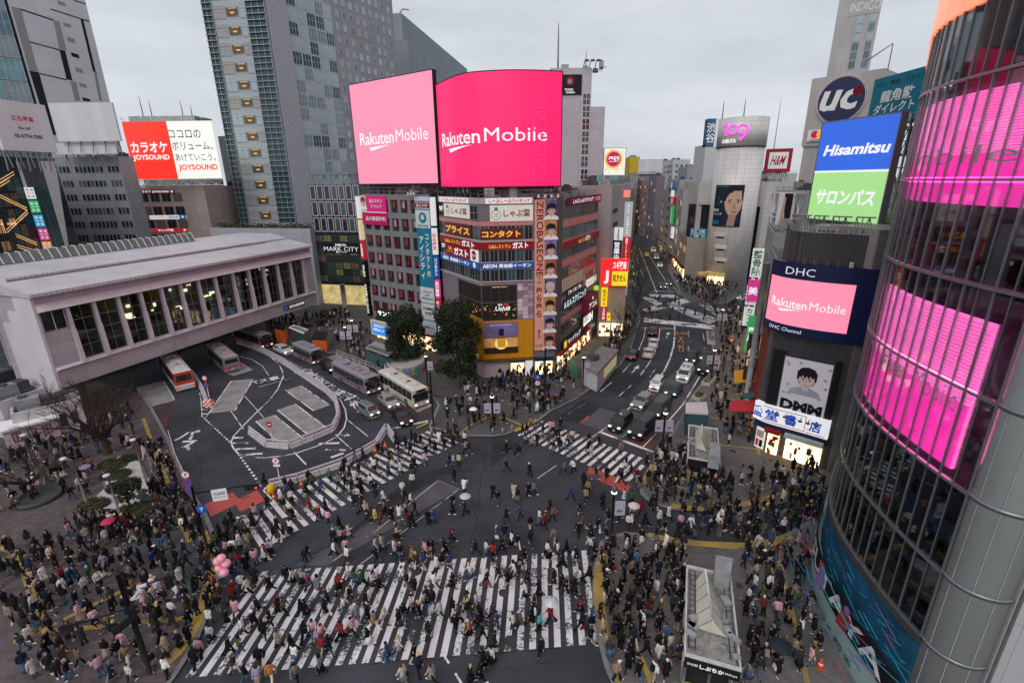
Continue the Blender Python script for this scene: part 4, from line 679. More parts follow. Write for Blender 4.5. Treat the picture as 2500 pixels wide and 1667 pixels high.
ba=[('r',0,1,.52,1,mat('ad_violet',(.2,.16,.33),.5,0,0,.35,.6)),('r',0,1,.2,.52,mat('ad_gold',(.75,.4,.12),.5,0,.1,.5,.6)),('r',0,1,0,.2,mat('ad_brown',(.05,.025,.012),.5)),('d',.5,.33,.2,lit('ad_glow',(1,.75,.3),.7)),('p',[(.4,.2),(.62,.2),(.64,.5),(.58,.56),(.43,.56),(.38,.5)],lit('ad_amber',(.8,.38,.02),.5)),('p',[(.44,.56),(.58,.56),(.58,.8),(.44,.8)],mat('ad_navy',(.01,.015,.06))),('p',[(.38,.5),(.64,.5),(.6,.55),(.42,.55)],mat('ad_red',(.35,.03,.02))),('t','永久花の生命力',.5,.92,.06,wpl,{'w':.66}),('r',0,1,.515,.53,frame_d)]
S('advertisement','lit advertisement of a dark stoppered amber bottle on the ochre shopfront','billboard',*fs(F2,.15,5.5,1378,1118),mat('ad_violet',()),ba,.42)
S('shop_sign','pale raised shop lettering on the ochre canopy','sign',F1,F1.L-6.5,F1.L-.4,3.3,4.0,yl,[('t',"L'OCCITANE",.5,.5,.8,lit('gold_letter',(.8,.6,.35),.5),{'w':.9})],.5);S('shop_sign','dark shop lettering on the ochre left face','sign',F1,F1.L-8,F1.L-3,8.0,9.0,yl,[('t',"L'OCCITANE",.5,.6,.6,mat('brown_letter',(.15,.06,.01)),{'w':.9}),('t','EN PROVENCE',.5,.18,.2,mat('brown_letter',()),{'w':.6})],.34)
salm=mat('salmon_print',(.72,.36,.27),.6,0,0,.05);it=[('r',0,.46,0,1,salm),('t','ZEROBASEONE',.23,.72,.5,mat('maroon',(.12,.01,.012)),{'rot':1})]
it=[('r',0,.46,0,1,salm)];ZP=S('banner_advertisement','tall salmon banner with a column of eight young portraits on the corner building','billboard',F2,8.15,11.4,4.3,27.4,salm,it+[('t','ゆらゆら',.22,.34,.21,mat('letter_maroon',(.2,.01,.02)),{'v':True,'b':.04,'w':.26}),('t','3.20',.22,.035,.013,mat('letter_maroon',()),{'w':.36}),('t','JAPAN',.22,.505,.008,bpl),('t','1ST',.22,.49,.008,bpl),('t','SINGLE',.22,.475,.008,bpl),('t','運命の花',.22,.12,.06,mat('letter_maroon',()),{'v':True})]+[x for k in range(8)for x in(('r',.47,1,k/8+.003,(k+1)/8-.003,mat('print_bg%d'%(k%4),[(.4,.12,.07),(.2,.16,.4),(.5,.25,.06),(.12,.1,.25)][k%4],.6,0,0,.7,1.6)),('f',.735,k/8+.055,.098,mat('hair%d'%(k%3),[(.02,.016,.02),(.04,.025,.02),(.6,.35,.2)][[0,0,0,1,2,2,0,0][k]if k not in(3,)else 0])if k not in(3,)else mat('hair_silver',(.5,.48,.5)),skin,wpl))],.3,.3)
m=MB();v_,f_,W_,H_=glyphs('ZEROBASEONE',.01);m.add([F2.p(8.15+.75+y/H_*1.0,21.7-x/W_*11.0,.35)for x,y in v_],f_);part('lettering',m,mat('letter_maroon',()),ZP)
for k in range(4):m=MB();c=F2.p(8.6+k*.95,27.9,.8);m.lathe(c,[(.28,-.25),(.1,.12),(.05,.2)],8);m.tube([c+Vector((0,0,.1)),F2.p(8.6+k*.95,27.6,-.2)],.03,4);solo('spotlight',m,frame_w,('first','second','third','last')[k]+' white bell spotlight over the salmon portrait banner from its lettered side','spotlight','spotlights over the salmon banner')
S('restaurant_sign','dark red rooftop strip sign with white brush letters on the right flank','sign',F3,3.5,22,26.2,27.5,mat('deep_red2',(.16,.01,.03)),[('t','しゃぶしゃぶバイキング',.42,.5,.6,wlet,{'w':.58}),('t','食べ放題',.84,.5,.6,lit('neon_pink',(.9,.2,.4),.7),{'w':.26})],.4)
S('restaurant_sign','red cafe band on the right flank of the corner building','sign',F3,2.6,22,19.8,20.9,mat('band_red',()),[('t','Caféレストラン',.45,.45,.55,ylw,{'w':.2}),('t','ガスト',.63,.55,.8,wlet,{'w':.15})],.35)
aga=mat('clinic_teal',(.02,.08,.12));S('clinic_sign','dark teal clinic sign with tall white capitals on the right flank','sign',F3,2.6,15,9.9,11.8,aga,[('t','A G A スクリニック',.5,.45,.7,wlet,{'w':.95})],.35);S('clinic_sign','small maroon characters board above the teal clinic sign','sign',F3,4.4,12,11.9,13.0,mat('clinic_maroon',(.09,.02,.04)),[('t','薄毛・抜毛・発毛',.5,.5,.6,wlet,{'w':.9})],.35)
S('loan_sign','maroon loan office box sign jutting from the right flank','sign',F3,13.2,20.5,6.6,9.8,mat('loan_maroon',(.2,.02,.05)),[('t','アコム',.55,.4,.35,wlet,{'w':.7}),('d',.5,.8,.1,wlet)],1.1,1.0);S('shop_sign','glowing white four letter soap shop sign on black fascia','sign',F3,12.5,19.5,4.2,6.3,black,[('t','LUSH',.55,.5,.85,lit('white_neon',(1,1,.95),1.3),{'w':.8,'b':.03})],.5)
S('shop_sign','black drugstore fascia with yellow mark and white letters, foot of the right flank','sign',F3,2.3,12.3,3.1,4.9,black,[('r',.05,.2,.2,.85,ylw),('t','サンドラッグ',.6,.5,.55,wlet,{'w':.68})],.5);S('office_sign','pale office floor sign with green 4F plate on the right flank','sign',F3,15.2,21.5,11.4,12.6,cwht,[('t','クリニック',.35,.5,.5,bpl,{'w':.5}),('r',.72,1,0,1,cgrn),('t','4F',.86,.5,.6,wlet)],.35)
wins(CB,F3,grid(even(2.4,13,8,.1),[(13.1,14.9)]),frame_w,[mat('gold_blind',(.4,.25,.05),.5,0,.1)],2,2,.08,.1)
# ---- pink screens on the roofs
RR=P0+Vector((-1.6,.5,0));RL=meet('H',240,430,RR,(-.81,.58));RF=Fr(RL,RR);ZL=28.0
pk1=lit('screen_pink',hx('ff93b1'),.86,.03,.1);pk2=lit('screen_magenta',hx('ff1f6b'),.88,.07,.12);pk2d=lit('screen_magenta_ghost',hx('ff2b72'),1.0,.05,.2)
def rakuten(x,y,h,w,sw=0.):return[('t','Rakuten',x-w*.21,y,h,wlet,{'w':w*.5,'b':.012,'s':sw}),('t','Mobile',x+w*.285,y+h*.05+sw*0,h*.92,wlet,{'w':w*.43,'b':0,'s':sw}),('p',[(x-w*.33,y-h*.72),(x-w*.02,y-h*.58),(x-w*.3,y-h*1.0)],wlet)]
sl=Fr(RF.p(0,0,-1.2),RF.p(RF.L,0,-1.2));hu=lambda x,y:sl.hit('2',x,y)
a0,a1=hu(100,900)[0]-.1,hu(655,900)[0];zb,zt2=hu(400,1255)[1],hu(637,478)[1]
S('screen','pale pink video screen left of the magenta one','screen',sl,a0,a1,zb,zt2,pk1,rakuten(.48,.46,.125,.88),.1,.8,side=black)
sR=[g('G',108,1000),0];s0=P0+(P1-P0)*.1;arc=Arc([meet('2',668,900,P0+Vector((0,-1.2,0)),(1,0))+Vector((0,1.5,0)),meet('2',850,900,P1+Vector((0,4.2,0)),(1,0)),meet('2',1100,900,P1+Vector((0,2.2,0)),(1,0)),meet('2',1330,900,P1+Vector((0,2.4,0)),(1,0)),meet('2',1510,900,P1+Vector((0,3.4,0)),(1,0))])
z0s=zat('2',1100,1275,P1.y+2.2);z1s=zat('2',1100,486,P1.y+2.2)
sg=S('screen','large curved magenta video screen on the corner building roof','screen',arc,0,arc.L,z0s,z1s,pk2,rakuten(.47,.46,.13,.88),.1,.8,side=black)
m=MB();v_,f_,W_,H_=glyphs('Coca-Cola',.0);a_=arc.L;m.add([arc.p(a_*(.86-y/H_*.1*.9),z0s+(z1s-z0s)*(.42+x/W_*.72),.26)for x,y in v_],f_);part('lettering',m,pk2d,sg)  # ghost letters: reflection of unlit neon put into the screen's glowing colour
m=MB()
for k in range(14):u=arc.L*(k+.5)/14;m.tube([arc.p(u,ZR-.4,-.7),arc.p(u,z0s+1.5,-.7)],.13,5);m.tube([arc.p(u,ZR,-2.2),arc.p(u+1.2,z0s,-.8)],.08,4);m.tube([arc.p(u,ZR-.4,-2.5),arc.p(u,z1s-.5,-1.2)],.1,4)
for zz in(ZR+.6,z0s-.3,z0s+3,z1s-2):m.tube([arc.p(arc.L*k/10,zz,-1.0)for k in range(11)],.1,5)
part('frame',m,plantd,sg);m=MB();m.bx(F2,-1,10,ZR-.4,z0s+1,-9,-6,0);part('backing',m,plantd,sg)
m=MB()
for k in range(12):u=a0+(a1-a0)*(k+.5)/12;m.tube([sl.p(u,ZL-.6,-.6),sl.p(u,zb+2,-.6)],.12,5);m.tube([sl.p(u,ZL,-2),sl.p(u+1,zb+1,-.8)],.08,4)
m.bx(sl,a0,a1,ZL-.5,zb,-4,-3);fo=part('frame',m,plantd,[o for o in COL.objects if o.name=='screen'][0])
# ================================================================ GREY BLOCK WITH RED WINDOW REVEALS
RB=thing('office_building','grey grid block with red window reveals left of the corner building','building',RF.p(RF.L/2,0,-7));gw=mat('grid_grey',(.19,.185,.195),.6,0,0,.18,.8)
m=MB();m.bx(RF,0,RF.L,0,ZL-.2,-14,-.45);part('wall',m,mat('reveal_dark',(.03,.03,.034),.5),RB);hh=lambda x,y:RF.hit('H',x,y)
pr=[0,.6];nC=7;wU=RF.L/nC;m=MB();zf=[ZL-.1-3.22*i for i in range(9)]
for i in range(nC+1):m.bx(RF,max(0,i*wU-.38),min(RF.L,i*wU+.38),3.5,ZL,-.4,0)
for z in zf:m.bx(RF,0,RF.L,z-.85,z+.15 if z<ZL-.2 else ZL,-.42,-.02)
part('grid_front',m,gw,RB);wins(RB,RF,[(i*wU+.4,i*wU+1.45,z-2.35,z-.87)for i in range(nC)for z in zf[:8]],frame_d,[g_dark,g_blind,g_teal,g_dim,g_blind],1,1,.06,-.42)
rvm=mat('reveal_red',(.38,.012,.025),.5,0,0,.1)
for i in range(nC):
 for j,z in enumerate(zf[:8]):
  m=MB();m.bx(RF,i*wU+1.46,i*wU+1.56,z-2.35,z-.87,-.4,-.03)
  if j in(3,5,6):m.bx(RF,i*wU+.4,i*wU+1.5,z-2.5,z-2.36,-.4,-.03)
  part('red_reveal',m,rvm,RB)
clutter(RB,RF,.5,RF.L-1,11,ZL,12,31);shops(RB,RF,.5,RF.L-.5,0,3.0,5,.1,32)
def hs(x0,x1,y0,y1):a=hh(x0,y0);b=hh(x1,y1);return RF,a[0],b[0],b[1],a[1]
skinad=mat('clinic_magenta',(.62,.02,.2),.5,0,.12,.06);S('clinic_sign','magenta skin clinic board with a woman portrait on the top of the grey grid block','sign',*hs(245,640,455,885),skinad,[('r',0,1,0,.42,mat('clinic_crimson',(.42,.01,.08),.5,0,.1)),('r',0,1,.42,.45,wpl),('r',0,.22,.42,1,mat('clinic_skin',(.7,.5,.42))),('f',.1,.75,.4,mat('hair_brown',(.1,.05,.04)),skin,wpl),('t','品川スキン',.62,.82,.13,wpl,{'w':.52}),('t','クリニック',.62,.64,.12,wpl,{'w':.45}),('t','品川美容外科',.56,.22,.16,wpl,{'w':.8})],.25)
ec=mat('eye_teal',(.015,.17,.27),.5);lt=mat('eye_pale',(.55,.56,.58),.5);q=hs(1035,1250,470,600);a_,b_=q[1],q[2];ztp=RF.hit('H',1140,470)[1];zz=lambda y:RF.hit('T' if 0 else 'H',1160,y)[1]
SB=S('vertical_sign','tall teal and white contact lens banner beside the corner building','sign',RF,a_,b_,3.2,ztp,ec,[('r',0,1,.79,1,lt),('r',0,1,.925,.96,dred),('r',0,1,.965,.972,ec),('r',0,1,.912,.919,ec),('t','当ビル5F',.5,.943,.022,wpl,{'w':.8}),('d',.5,.86,.036,ec),('d',.5,.862,.018,lt),('t','eyecity',.5,.805,.018,bpl,{'w':.75,'b':0}),('t','アイシティ',.32,.58,.3,wpl,{'v':True,'w':.34}),('t','コンタクトの',.73,.6,.3,wpl,{'v':True,'w':.26}),('r',0,1,.0,.37,lt),('t','CONTACT',.5,.335,.014,bpl),('t','LENS',.5,.31,.014,bpl),('t','SPECIALISTS',.5,.285,.014,bpl,{'w':.8}),('t','隠形眼镜',.5,.21,.022,bpl,{'w':.7}),('t','专卖店',.5,.175,.022,bpl),('r',0,1,.25,.256,ec),('r',0,1,.12,.126,ec),('t','公認ルーム',.5,.07,.02,bpl,{'w':.7})],.5,.5)
for k in range(3):m=MB();c=RF.p(a_-.9+k*.7,ztp+.5,1.0);m.lathe(c,[(.3,-.25),(.1,.12),(.05,.2)],8);m.tube([c+Vector((0,0,.1)),RF.p(a_-.9+k*.7,ztp+.8,-.4)],.03,4);solo('spotlight',m,frame_w,('first','second','third')[k]+' white bell spotlight over the teal contact lens banner from its pink clinic side','spotlight','spotlights over the teal banner')
gp=Fr(RR+Vector((.1,-.1,0)),P0+Vector((-.1,.1,0)));L=gp.L;m=MB()
for a,b,c,t,tc,lab in((27.6,23.0,cwht,'',bpl,'blank white'),(22.6,18.2,cwht,'貸会議室',rt,'white'),(17.9,14.2,cblu,'コンタクト',wlet,'blue'),(13.9,10.6,cpnk,'品川美容',wlet,'pink'),(10.4,7.0,cred,'外貨両替',wlet,'red'),(6.6,3.6,black,'質屋',wlet,'black')):S('vertical_sign','narrow %s lightbox in the slot left of the corner building'%lab,'sign',gp,.3,L-.3,b,a,c,[('t',t,.5,.5,.8,tc,{'v':True})]if t else[],1.0,.6,'lightboxes stacked left of the corner building')
gl=Fr(RF.p(-.9,0),RF.p(0,0))
for a,b,c,t,tc,lab in((27.6,23.6,cwht,'',bpl,'blank white'),(23.3,19.6,lit('sign_cream',(.85,.65,.4),.6),'',bpl,'cream'),(19.4,15.9,cred,'外貨両替',wlet,'red'),(15.5,11.8,bpl,'加藤眼科',wlet,'black'),(11.6,4.5,bpl,'内科産婦人科心療内科',wlet,'tall black lower')):S('vertical_sign','%s lightbox on the left edge of the grey grid block'%lab,'sign',gl,.1,.8,b,a,c,[('t',t,.5,.5,.85,tc,{'v':True})]if t else[],.8,.8,'lightboxes up the left edge of the grid block')
m=RF.hit('5',270,640);n_=RF.hit('5',450,640);S('shop_sign','lit drugstore letters on a dark fascia at the foot of the grey grid block','sign',RF,m[0],m[0]+9,4.0,6.6,mat('fascia_green',(.02,.04,.02)),[('t','サンドラッグ',.5,.62,.42,lit('white_neon',()),{'w':.9,'b':.03}),('t','CARE',.5,.2,.2,wlet)],.6);n_=RF.hit('5',235,680);S('screen','lit blue shop screen at the foot of the grey grid block','screen',RF,n_[0],n_[0]+6.8,.9,3.7,lit('screen_blue',(.03,.25,.75),.9),[('t','渋谷より',.35,.68,.2,wlet,{'w':.5}),('t','洗顔はこの一本',.42,.38,.22,wlet,{'w':.7})],.7,.3,side=lit('screen_rim',(.9,.6,.25),.6))
# ================================================================ GLASS CORNER OF THE RETAIL BLOCK BEHIND (left of the grid block)
mf=frp('1',2105,1260,124,'2',130,1260,121);MG=thing('retail_building','dark green glass retail corner between station bridge and grid block','building',mf.p(mf.L/2,0,-7));zt_=mf.hit('1',2200,1262)[1];zm=mf.hit('3',-1660*0+0,0)[1]if 0 else mf.hit('4',2150,60)[1]
m=MB();m.bx(mf,0,mf.L+3,0,zt_,-14,0);part('wall',m,g_dark,MG);wins(MG,mf,grid(even(.1,mf.L,7,.3),even(zm+.4,zt_,3,.3)),mat('pinkish_frame',(.4,.36,.38),.4,.3),[g_teal,g_dark],1,1,.25,.05);wins(MG,mf,grid(even(.1,mf.L,6,.1),even(6,zm-.2,7,.1)),frame_d,[g_dark,mat('glass_green',(.03,.06,.04),.08),g_dim,mat('glass_olive',(.12,.13,.04),.1,0,.25,.6)],2,2,.1,.05)
S('shop_sign','white serif lettering on dark glass of the green retail corner','sign',mf,2.0,mf.L-1.6,zm-4.6,zm-2.0,black,[('t','SHIBUYA',.5,.78,.22,wlet),('t','MARK CITY',.5,.4,.4,wlet,{'w':.95,'b':-.01}),('t','渋谷マークシティ',.5,.1,.14,wlet)],.3);m=MB();m.bx(mf,0,mf.L+2,0.2,5.2,-10,.2);part('lit_entrance',m,lit('mall_light',(.9,.7,.3),.5,.6,.5),MG)
m=MB();truss(m,mf.p(0,zt_,-2),mf.p(mf.L,zt_,-2),2.2,8,.1);part('rooftop_plant',m,steel,MG);m=MB();m.tube([mf.p(mf.L*.55,0,2.5),mf.p(mf.L*.55,6,2.5)],.6,12);part('column',m,plantm,MG)
# ================================================================ BEHIND AND RIGHT OF THE CORNER BUILDING
th=frp('2',1500,1240,150,'2',1815,1240,150);tx=lambda x,y=900:th.hit('2',x,y);tpm=panelmat('lilac_panel',(.44,.41,.44),0,3.2,1.55,.018,.6,.5,.08)
TB=thing('cinema_building','pale lilac panelled cinema slab stepped down to the right with one glazed strip','building',th.p(8,0,-8));uA,uB,uC=-3.,tx(1708)[0],tx(1806)[0];zA,zB=tx(1650,465)[1],tx(1760,730)[1]
m=MB();m.bx(th,uA,uB,0,zA,-16,0);m.bx(th,uB+.01,uC,0,zB,-16,-.1);part('wall',m,tpm,TB);zs=[tx(1680,y)[1]for y in(1230,1142,1060,975,890,805,720)];wins(TB,th,[(tx(1652)[0],tx(1704)[0],z,z+3.0)for z in zs],frame_w,[g_teal,g_dark],2,2,.12,.02)
antenna(TB,th.p(tx(1490)[0],zA,-3),11.5,.2);antenna(TB,th.p(tx(1680)[0],zA,-4),5,.12);clutter(TB,th,0,12,12,zA,8,41,False);m=MB()
for k in range(3):p=th.p(6+k*1.6,zA,0);m.tube([p,p+Vector((.3,0,1.5)),p+Vector((.6,-2,1.6))],.12,5);m.box(p+Vector((.6,-2.2,1.3)),(1.1,.8,.4))
part('floodlight',m,frame_d,TB);S('cinema_sign','black rounded cinema sign with a red swirl high on the lilac slab','sign',th,tx(1518)[0],tx(1642)[0],tx(1580,650)[1],tx(1580,512)[1],black,[('d',.38,.68,.24,dred),('d',.36,.66,.12,plantm),('t','TOHO',.32,.25,.12,wlet),('t','CINEMAS',.4,.11,.09,wlet)],.3,.4)
fl_=frp('2',1500,1290,135,'2',1975,1290,118);
# electronics store block with tall vertical signs down the street
e0=meet('J',60,500,P3+Vector((2.5,4,0)),(.43,.9));eA=P3+Vector((3.2,3.5,0));eB=meet('J',372,500,eA,(.36,.93));EF=Fr(eA,eB);ez1=EF.hit('J',372,292)[1];EB=thing('store_building','concrete electronics store block past the corner building with scaffold and vertical signs','building',EF.p(EF.L/2,0,-6));zE=EF.hit('J',60,300)[1]
m=MB();m.bx(EF,0,EF.L,0,zE,-14,0);part('wall',m,panelmat('store_concrete',(.34,.315,.315),EF.ang,4,5,.01,.8,.6,.12),EB);wins(EB,EF,[(EF.hit('J',220,y)[0],EF.hit('J',265,y)[0],EF.hit('J',240,y+45)[1],EF.hit('J',240,y)[1])for y in(505,635)],frame_d,[black],1,1);clutter(EB,EF,0,EF.L,10,zE,10,43)
m=MB();m.bx(EF,0,EF.L,zE+.8,zE+2,-3,-2.8);part('parapet_screen',m,mat('cyan_panel',(.25,.5,.52),.5),EB)
def esign(lab,x0,x1,y0,y1,c,t,tc,d=1.2,**k):
 a=EF.hit('J',(x0+x1)/2,y0,d);b=EF.hit('J',(x0+x1)/2,y1,d);F=Fr(EF.p((a[0]+b[0])/2,0,d-.8),EF.p((a[0]+b[0])/2,0,d+.9));S('vertical_sign',lab,'sign',F,0,F.L,b[1],a[1],c,[('t',t,.5,.5,.85,tc,dict(v=True,**k))]if t else[],.1,.4)
esign('white vertical sign of an electronics store at the top of the row',330,395,445,770,lit('sign_pale',(.8,.8,.82),.35),'BIC CAMERA',wlet);esign('red tax free vertical sign below the white one',325,368,772,1025,cred,'免税TaxFree',wlet);esign('white vertical sign with red letters at the foot of the row',298,345,1030,1320,lit('sign_pale',()),'ビックカメラ',cred)
esign('grey vertical sign with a round mark behind the tax free sign',245,300,1005,1320,mat('sign_taupe',(.2,.17,.17)),'Oニトリ',bpl,.8);esign('white vertical sign with black strokes near the scaffold',245,300,690,810,cwht,'JS',bpl,.8);esign('dark navy framed vertical sign under the scaffold',235,275,815,1010,mat('sign_navy',(.02,.03,.08)),'営業中',wlet,.8)
esign('pink lit square sign on the top corner of the store block',320,372,330,400,lit('sign_coral',(.95,.25,.2),.8),'',wlet,.5)
# drugstore with bright red and yellow sign box
dA=P3+Vector((1.0,.4,0));dF=Fr(dA,dA+Vector((.93,-.1,0)).normalized()*5.2);dz=lambda x,y:dF.hit('J',x,y);DBk=bldg('small drugstore building with a glowing red and yellow sign box',dF,5.2,7,dz(130,1250)[1],mat('tan_wall',(.35,.28,.24),.6),'building','shop_building');shops(DBk,dF,.2,5,0,3,2,.1,51);dS=dF.side(5.2,7)
o=S('shop_sign','glowing red over yellow drugstore sign box beside the corner building','sign',dF,.2,5.2,dz(60,1235)[1],dz(60,985)[1],lit('drug_red',(.95,.02,.02),.95),[('r',.42,1,0,.55,lit('drug_yellow',(1,.62,.02),.95)),('t','スギ薬局',.68,.78,.3,wlet,{'w':.5,'b':.03}),('t','処方せん',.7,.3,.3,bpl,{'w':.5,'b':.03}),('t','J',.2,.33,.5,wlet,{'b':.05})],.9,1.4)
for lab,x0,x1,y0,y1,c,t,tc in(('yellow prescription vertical sign on the drugstore',112,160,1258,1435,lit('drug_yellow',()),'処方せん',bpl),('red vertical sign with white katakana on the drugstore',105,152,1440,1568,cred,'スギ薬局',wlet),('lime green vertical lightbox left of the drugstore',38,76,1240,1375,lit('lime',(.4,.9,.1),.7),'',wlet),('yellow square sign at the drugstore corner',165,192,1500,1568,lit('drug_yellow',()),'薬',bpl)):a=dz(x0,y0);b=dz(x1,y1);S('vertical_sign',lab,'sign',dF,a[0],b[0],b[1],a[1],c,[('t',t,.5,.5,.85,tc,{'v':True})]if t else[],.8,.6)
# far blocks closing the street on the left and right
def far(label,v,x0,x1,ytop,Y,col,win=(3,4),gl=None,depth=14,n='office_building',skew=0,cap=100):
 F=frp(v,x0,ytop,Y,v,x1,ytop,Y+skew);z=F.hit(v,(x0+x1)/2,ytop)[1];B=bldg(label,F,F.L,depth,z,mat('wall_%s'%n_(label),col,.6,0,0,.18,.3),'building',n)
 if win:wins(B,F,grid(even(1,F.L-.5,win[0],F.L/win[0]*.45),[(z-2.2-3.4*k-1.7,z-2.2-3.4*k)for k in range(win[1])]),frame_g,gl or[g_dark,g_dark,g_dim],2,1,.1,.02,cap=cap)
 if win:F2_=Fr(F.p(0,0,-depth),F.p(0,0,0));wins(B,F2_,grid(even(.8,depth-.4,4,1.6),[(z-2.2-3.4*k-1.7,z-2.2-3.4*k)for k in range(win[1]+4)]),frame_g,gl or[g_dark,g_dark,g_dim,g_warm],1,1,.1,.02,cap=cap)
 clutter(B,F,.5,F.L-.5,depth-2,z,5,int(x0),True);return B,F,z
n_=lambda s:s.replace(' ','_')[:24]
far('tan block with small windows under the round red and orange sign','J',110,330,215,160,(.3,.3,.3),None)
far('yellow topped slim building far down the street','J',385,480,25,330,(.55,.36,.03),None);far('cream arched window building carrying a white hoarding','J',440,700,175,300,(.34,.31,.28),(7,9),depth=20)
far('brick red slim building far down the street','J',500,560,250,290,(.2,.06,.06),(2,9));far('pink narrow office block far down the street','J',560,650,245,270,(.36,.22,.22),(3,10));far('grey slim block with dark windows left of the brick red one','J',385,445,215,280,(.25,.26,.27),(2,9));far('plum office block right of the pink one','J',640,720,205,255,(.18,.15,.18),(2,11));far('pale grey tall stepped block far behind the street','J',700,800,60,340,(.4,.41,.43),(3,5));far('white walled block with roof plant above the vertical lightboxes','J',800,960,50,330,(.45,.46,.48),(3,4));far('slate gabled block far right of the street','J',935,1110,120,260,(.28,.3,.34),None)
hB,hF,hz_=far('block at the far street end half hidden by bare trees','J',440,640,470,420,(.2,.19,.18),(6,5),[g_warm,g_dim,g_dark])
wf2=frp('J',462,150,298,'J',690,150,298);S('hoarding','white rooftop hoarding with a row of black characters far down the street','billboard',wf2,0,wf2.L,wf2.hit('J',560,175)[1],wf2.hit('J',560,35)[1],whb,[('t','みすゞ井門ビル',.5,.1,.12,bpl,{'w':.85})],0,.8)
rb,rF,rz_=far('grey glass building with a stack of vertical lightboxes on its corner','J',745,860,250,200,(.3,.31,.33),(2,8),[g_dark,g_teal],skew=-22)
for y0,y1,c,t,lab in((250,330,cblu,'国際','blue'),(332,398,cwht,'','white'),(400,470,cred,'館','red'),(480,675,lit('long_green',(.03,.4,.1),.6),'カラオケ館','long green'),(680,810,cwht,'居酒屋','lower white')):a=rF.hit('J',822,y0);b=rF.hit('J',860,y1);S('vertical_sign','%s lightbox in the vertical stack on the grey glass building down the street'%lab,'sign',rF,a[0],a[0]+3.4,b[1],a[1],c,[('t',t,.5,.5,.8,wlet if c is not cwht else cred,{'v':True})]if t else[],1.6,.6)
lp_=frp('2',1800,1195,152,'2',1945,1195,152);S('billboard','lit cream board with a round red and orange emblem on a roof','billboard',lp_,0,lp_.L,lp_.hit('2',1860,1198)[1],lp_.hit('2',1860,1015)[1],lit('board_cream',(.9,.88,.75),.8,.2,.5),[('d',.45,.6,.34,lit('emblem_orange',(.95,.4,.05),.8)),('d',.45,.6,.27,lit('emblem_crimson',(.5,.01,.1),.8)),('t','楽園',.45,.6,.22,wlet,{'w':.5,'b':.03}),('t','EXCITING AMUSEMENT',.45,.22,.04,lit('emblem_orange',()),{'w':.6})],0,.8,side=steel)
def lowrow(v,pts,hts,cols,lab):
 for(a,b),h,c,l in zip(zip(pts,pts[1:]),hts,cols,lab):A,B=g(v,*a),g(v,*b);F=Fr(A,B);t=bldg(l,F,F.L-.2,12,h,mat('wall_'+n_(l),c,.6,0,0,.2,.3),'building','shop_building');shops(t,F,.4,F.L-.6,0,3,max(2,int(F.L/5)),.1,int(a[0]));wins(t,F,grid(even(.6,F.L-.8,max(2,int(F.L/3.2)),.9),[(4.6+3.3*k,6.6+3.3*k)for k in range(int((h-5)/3.3))]),frame_g,[g_dark,g_teal,g_warm,g_dim],2,1,.08,.02,cap=60)
lowrow('E',[(640,250),(690,60),(735,-60),(760,-150)],(24,26,28),((.3,.28,.28),(.22,.2,.22),(.3,.3,.33)),('grey shop building behind bare trees on the left pavement','dark shop building further along the left pavement','pale shop building furthest along the left pavement'))
lowrow('E',[(1010,-150),(1060,-60),(1180,60),(1250,160)],(25,26,12),((.27,.26,.26),(.33,.33,.34),(.28,.24,.22)),('narrow shop building at the far right of the street','tall pale shop building right of the far street','low shop beside the cylinder tower'))
# ================================================================ CYLINDER TOWER
cy=g('Q',1661,655);cdir=Vector((cy.x,cy.y,0)).normalized();rC=6.3;cy=cy+cdir*rC;cyl=panelmat('silver_tile',(.6,.575,.555),0,1.35,1.2,.03,.55,.38,.12,.05);zc=lambda x,y:zat('3',x,y,cy.y-rC)
CYL=thing('cylinder_tower','silver tiled cylindrical tower with a pink sign at its top and a giant portrait','tower',cy);zT=zc(400,795);m=MB()
sA=Arc([cy+Vector((math.cos(a),math.sin(a),0))*rC for a in[math.pi+math.atan2(cdir.y,cdir.x)-2.2+k*.55 for k in range(9)]],6)
m.lathe(cy,[(rC,0),(rC,zc(390,1000))],56,0);m.lathe(cy,[(rC+.2,zc(390,1000)+.05),(rC+.2,zT)],56,0);part('wall',m,cyl,CYL);m=MB();m.lathe(cy,[(rC+.05,zc(390,1003)),(rC+.26,zc(390,1003)),(rC+.26,zc(390,995)),(rC,zc(390,995))],48);part('ring',m,frame_d,CYL)
for x,y,h in((435,675,9),(290,690,8)):p=at('3',x,800,cy.y);antenna(CYL,Vector((p.x,p.y,zT-1)),zat('3',x,y,cy.y)-zT+1,.14)
for y in(70,155,240):z=zat('6',265,y,cy.y-rC);a=sA.hit('6',240,y)[0];b=sA.hit('6',320,y)[0];m=MB();m.bx(sA,a,b,z-.5,z+.5,-.1,.3,0,4);m.bx(sA,a+.6,b-.6,z-1,z-.4,-.1,.1,1,4);part('balcony',m,[cyl,black],CYL)
a=sA.hit('6',190,330)[0];b=sA.hit('6',305,330)[0];m=MB();m.bx(sA,a,b,3.2,3.6,0,4,0,8);rr=random.Random(3)
[m.tube([sA.p(a+(b-a)*k/14,3.6,.3),sA.p(a+(b-a)*k/14,2.6+rr.random()*.5,4.5)],.16,4)for k in range(15)];part('entrance_canopy',m,mat('canopy_gold',(.6,.42,.16),.4,.3,.12,.6,1),CYL);m=MB();m.bx(sA,a,b,0,3.1,.05,.1,0,8);part('lit_entrance',m,g_shop,CYL)
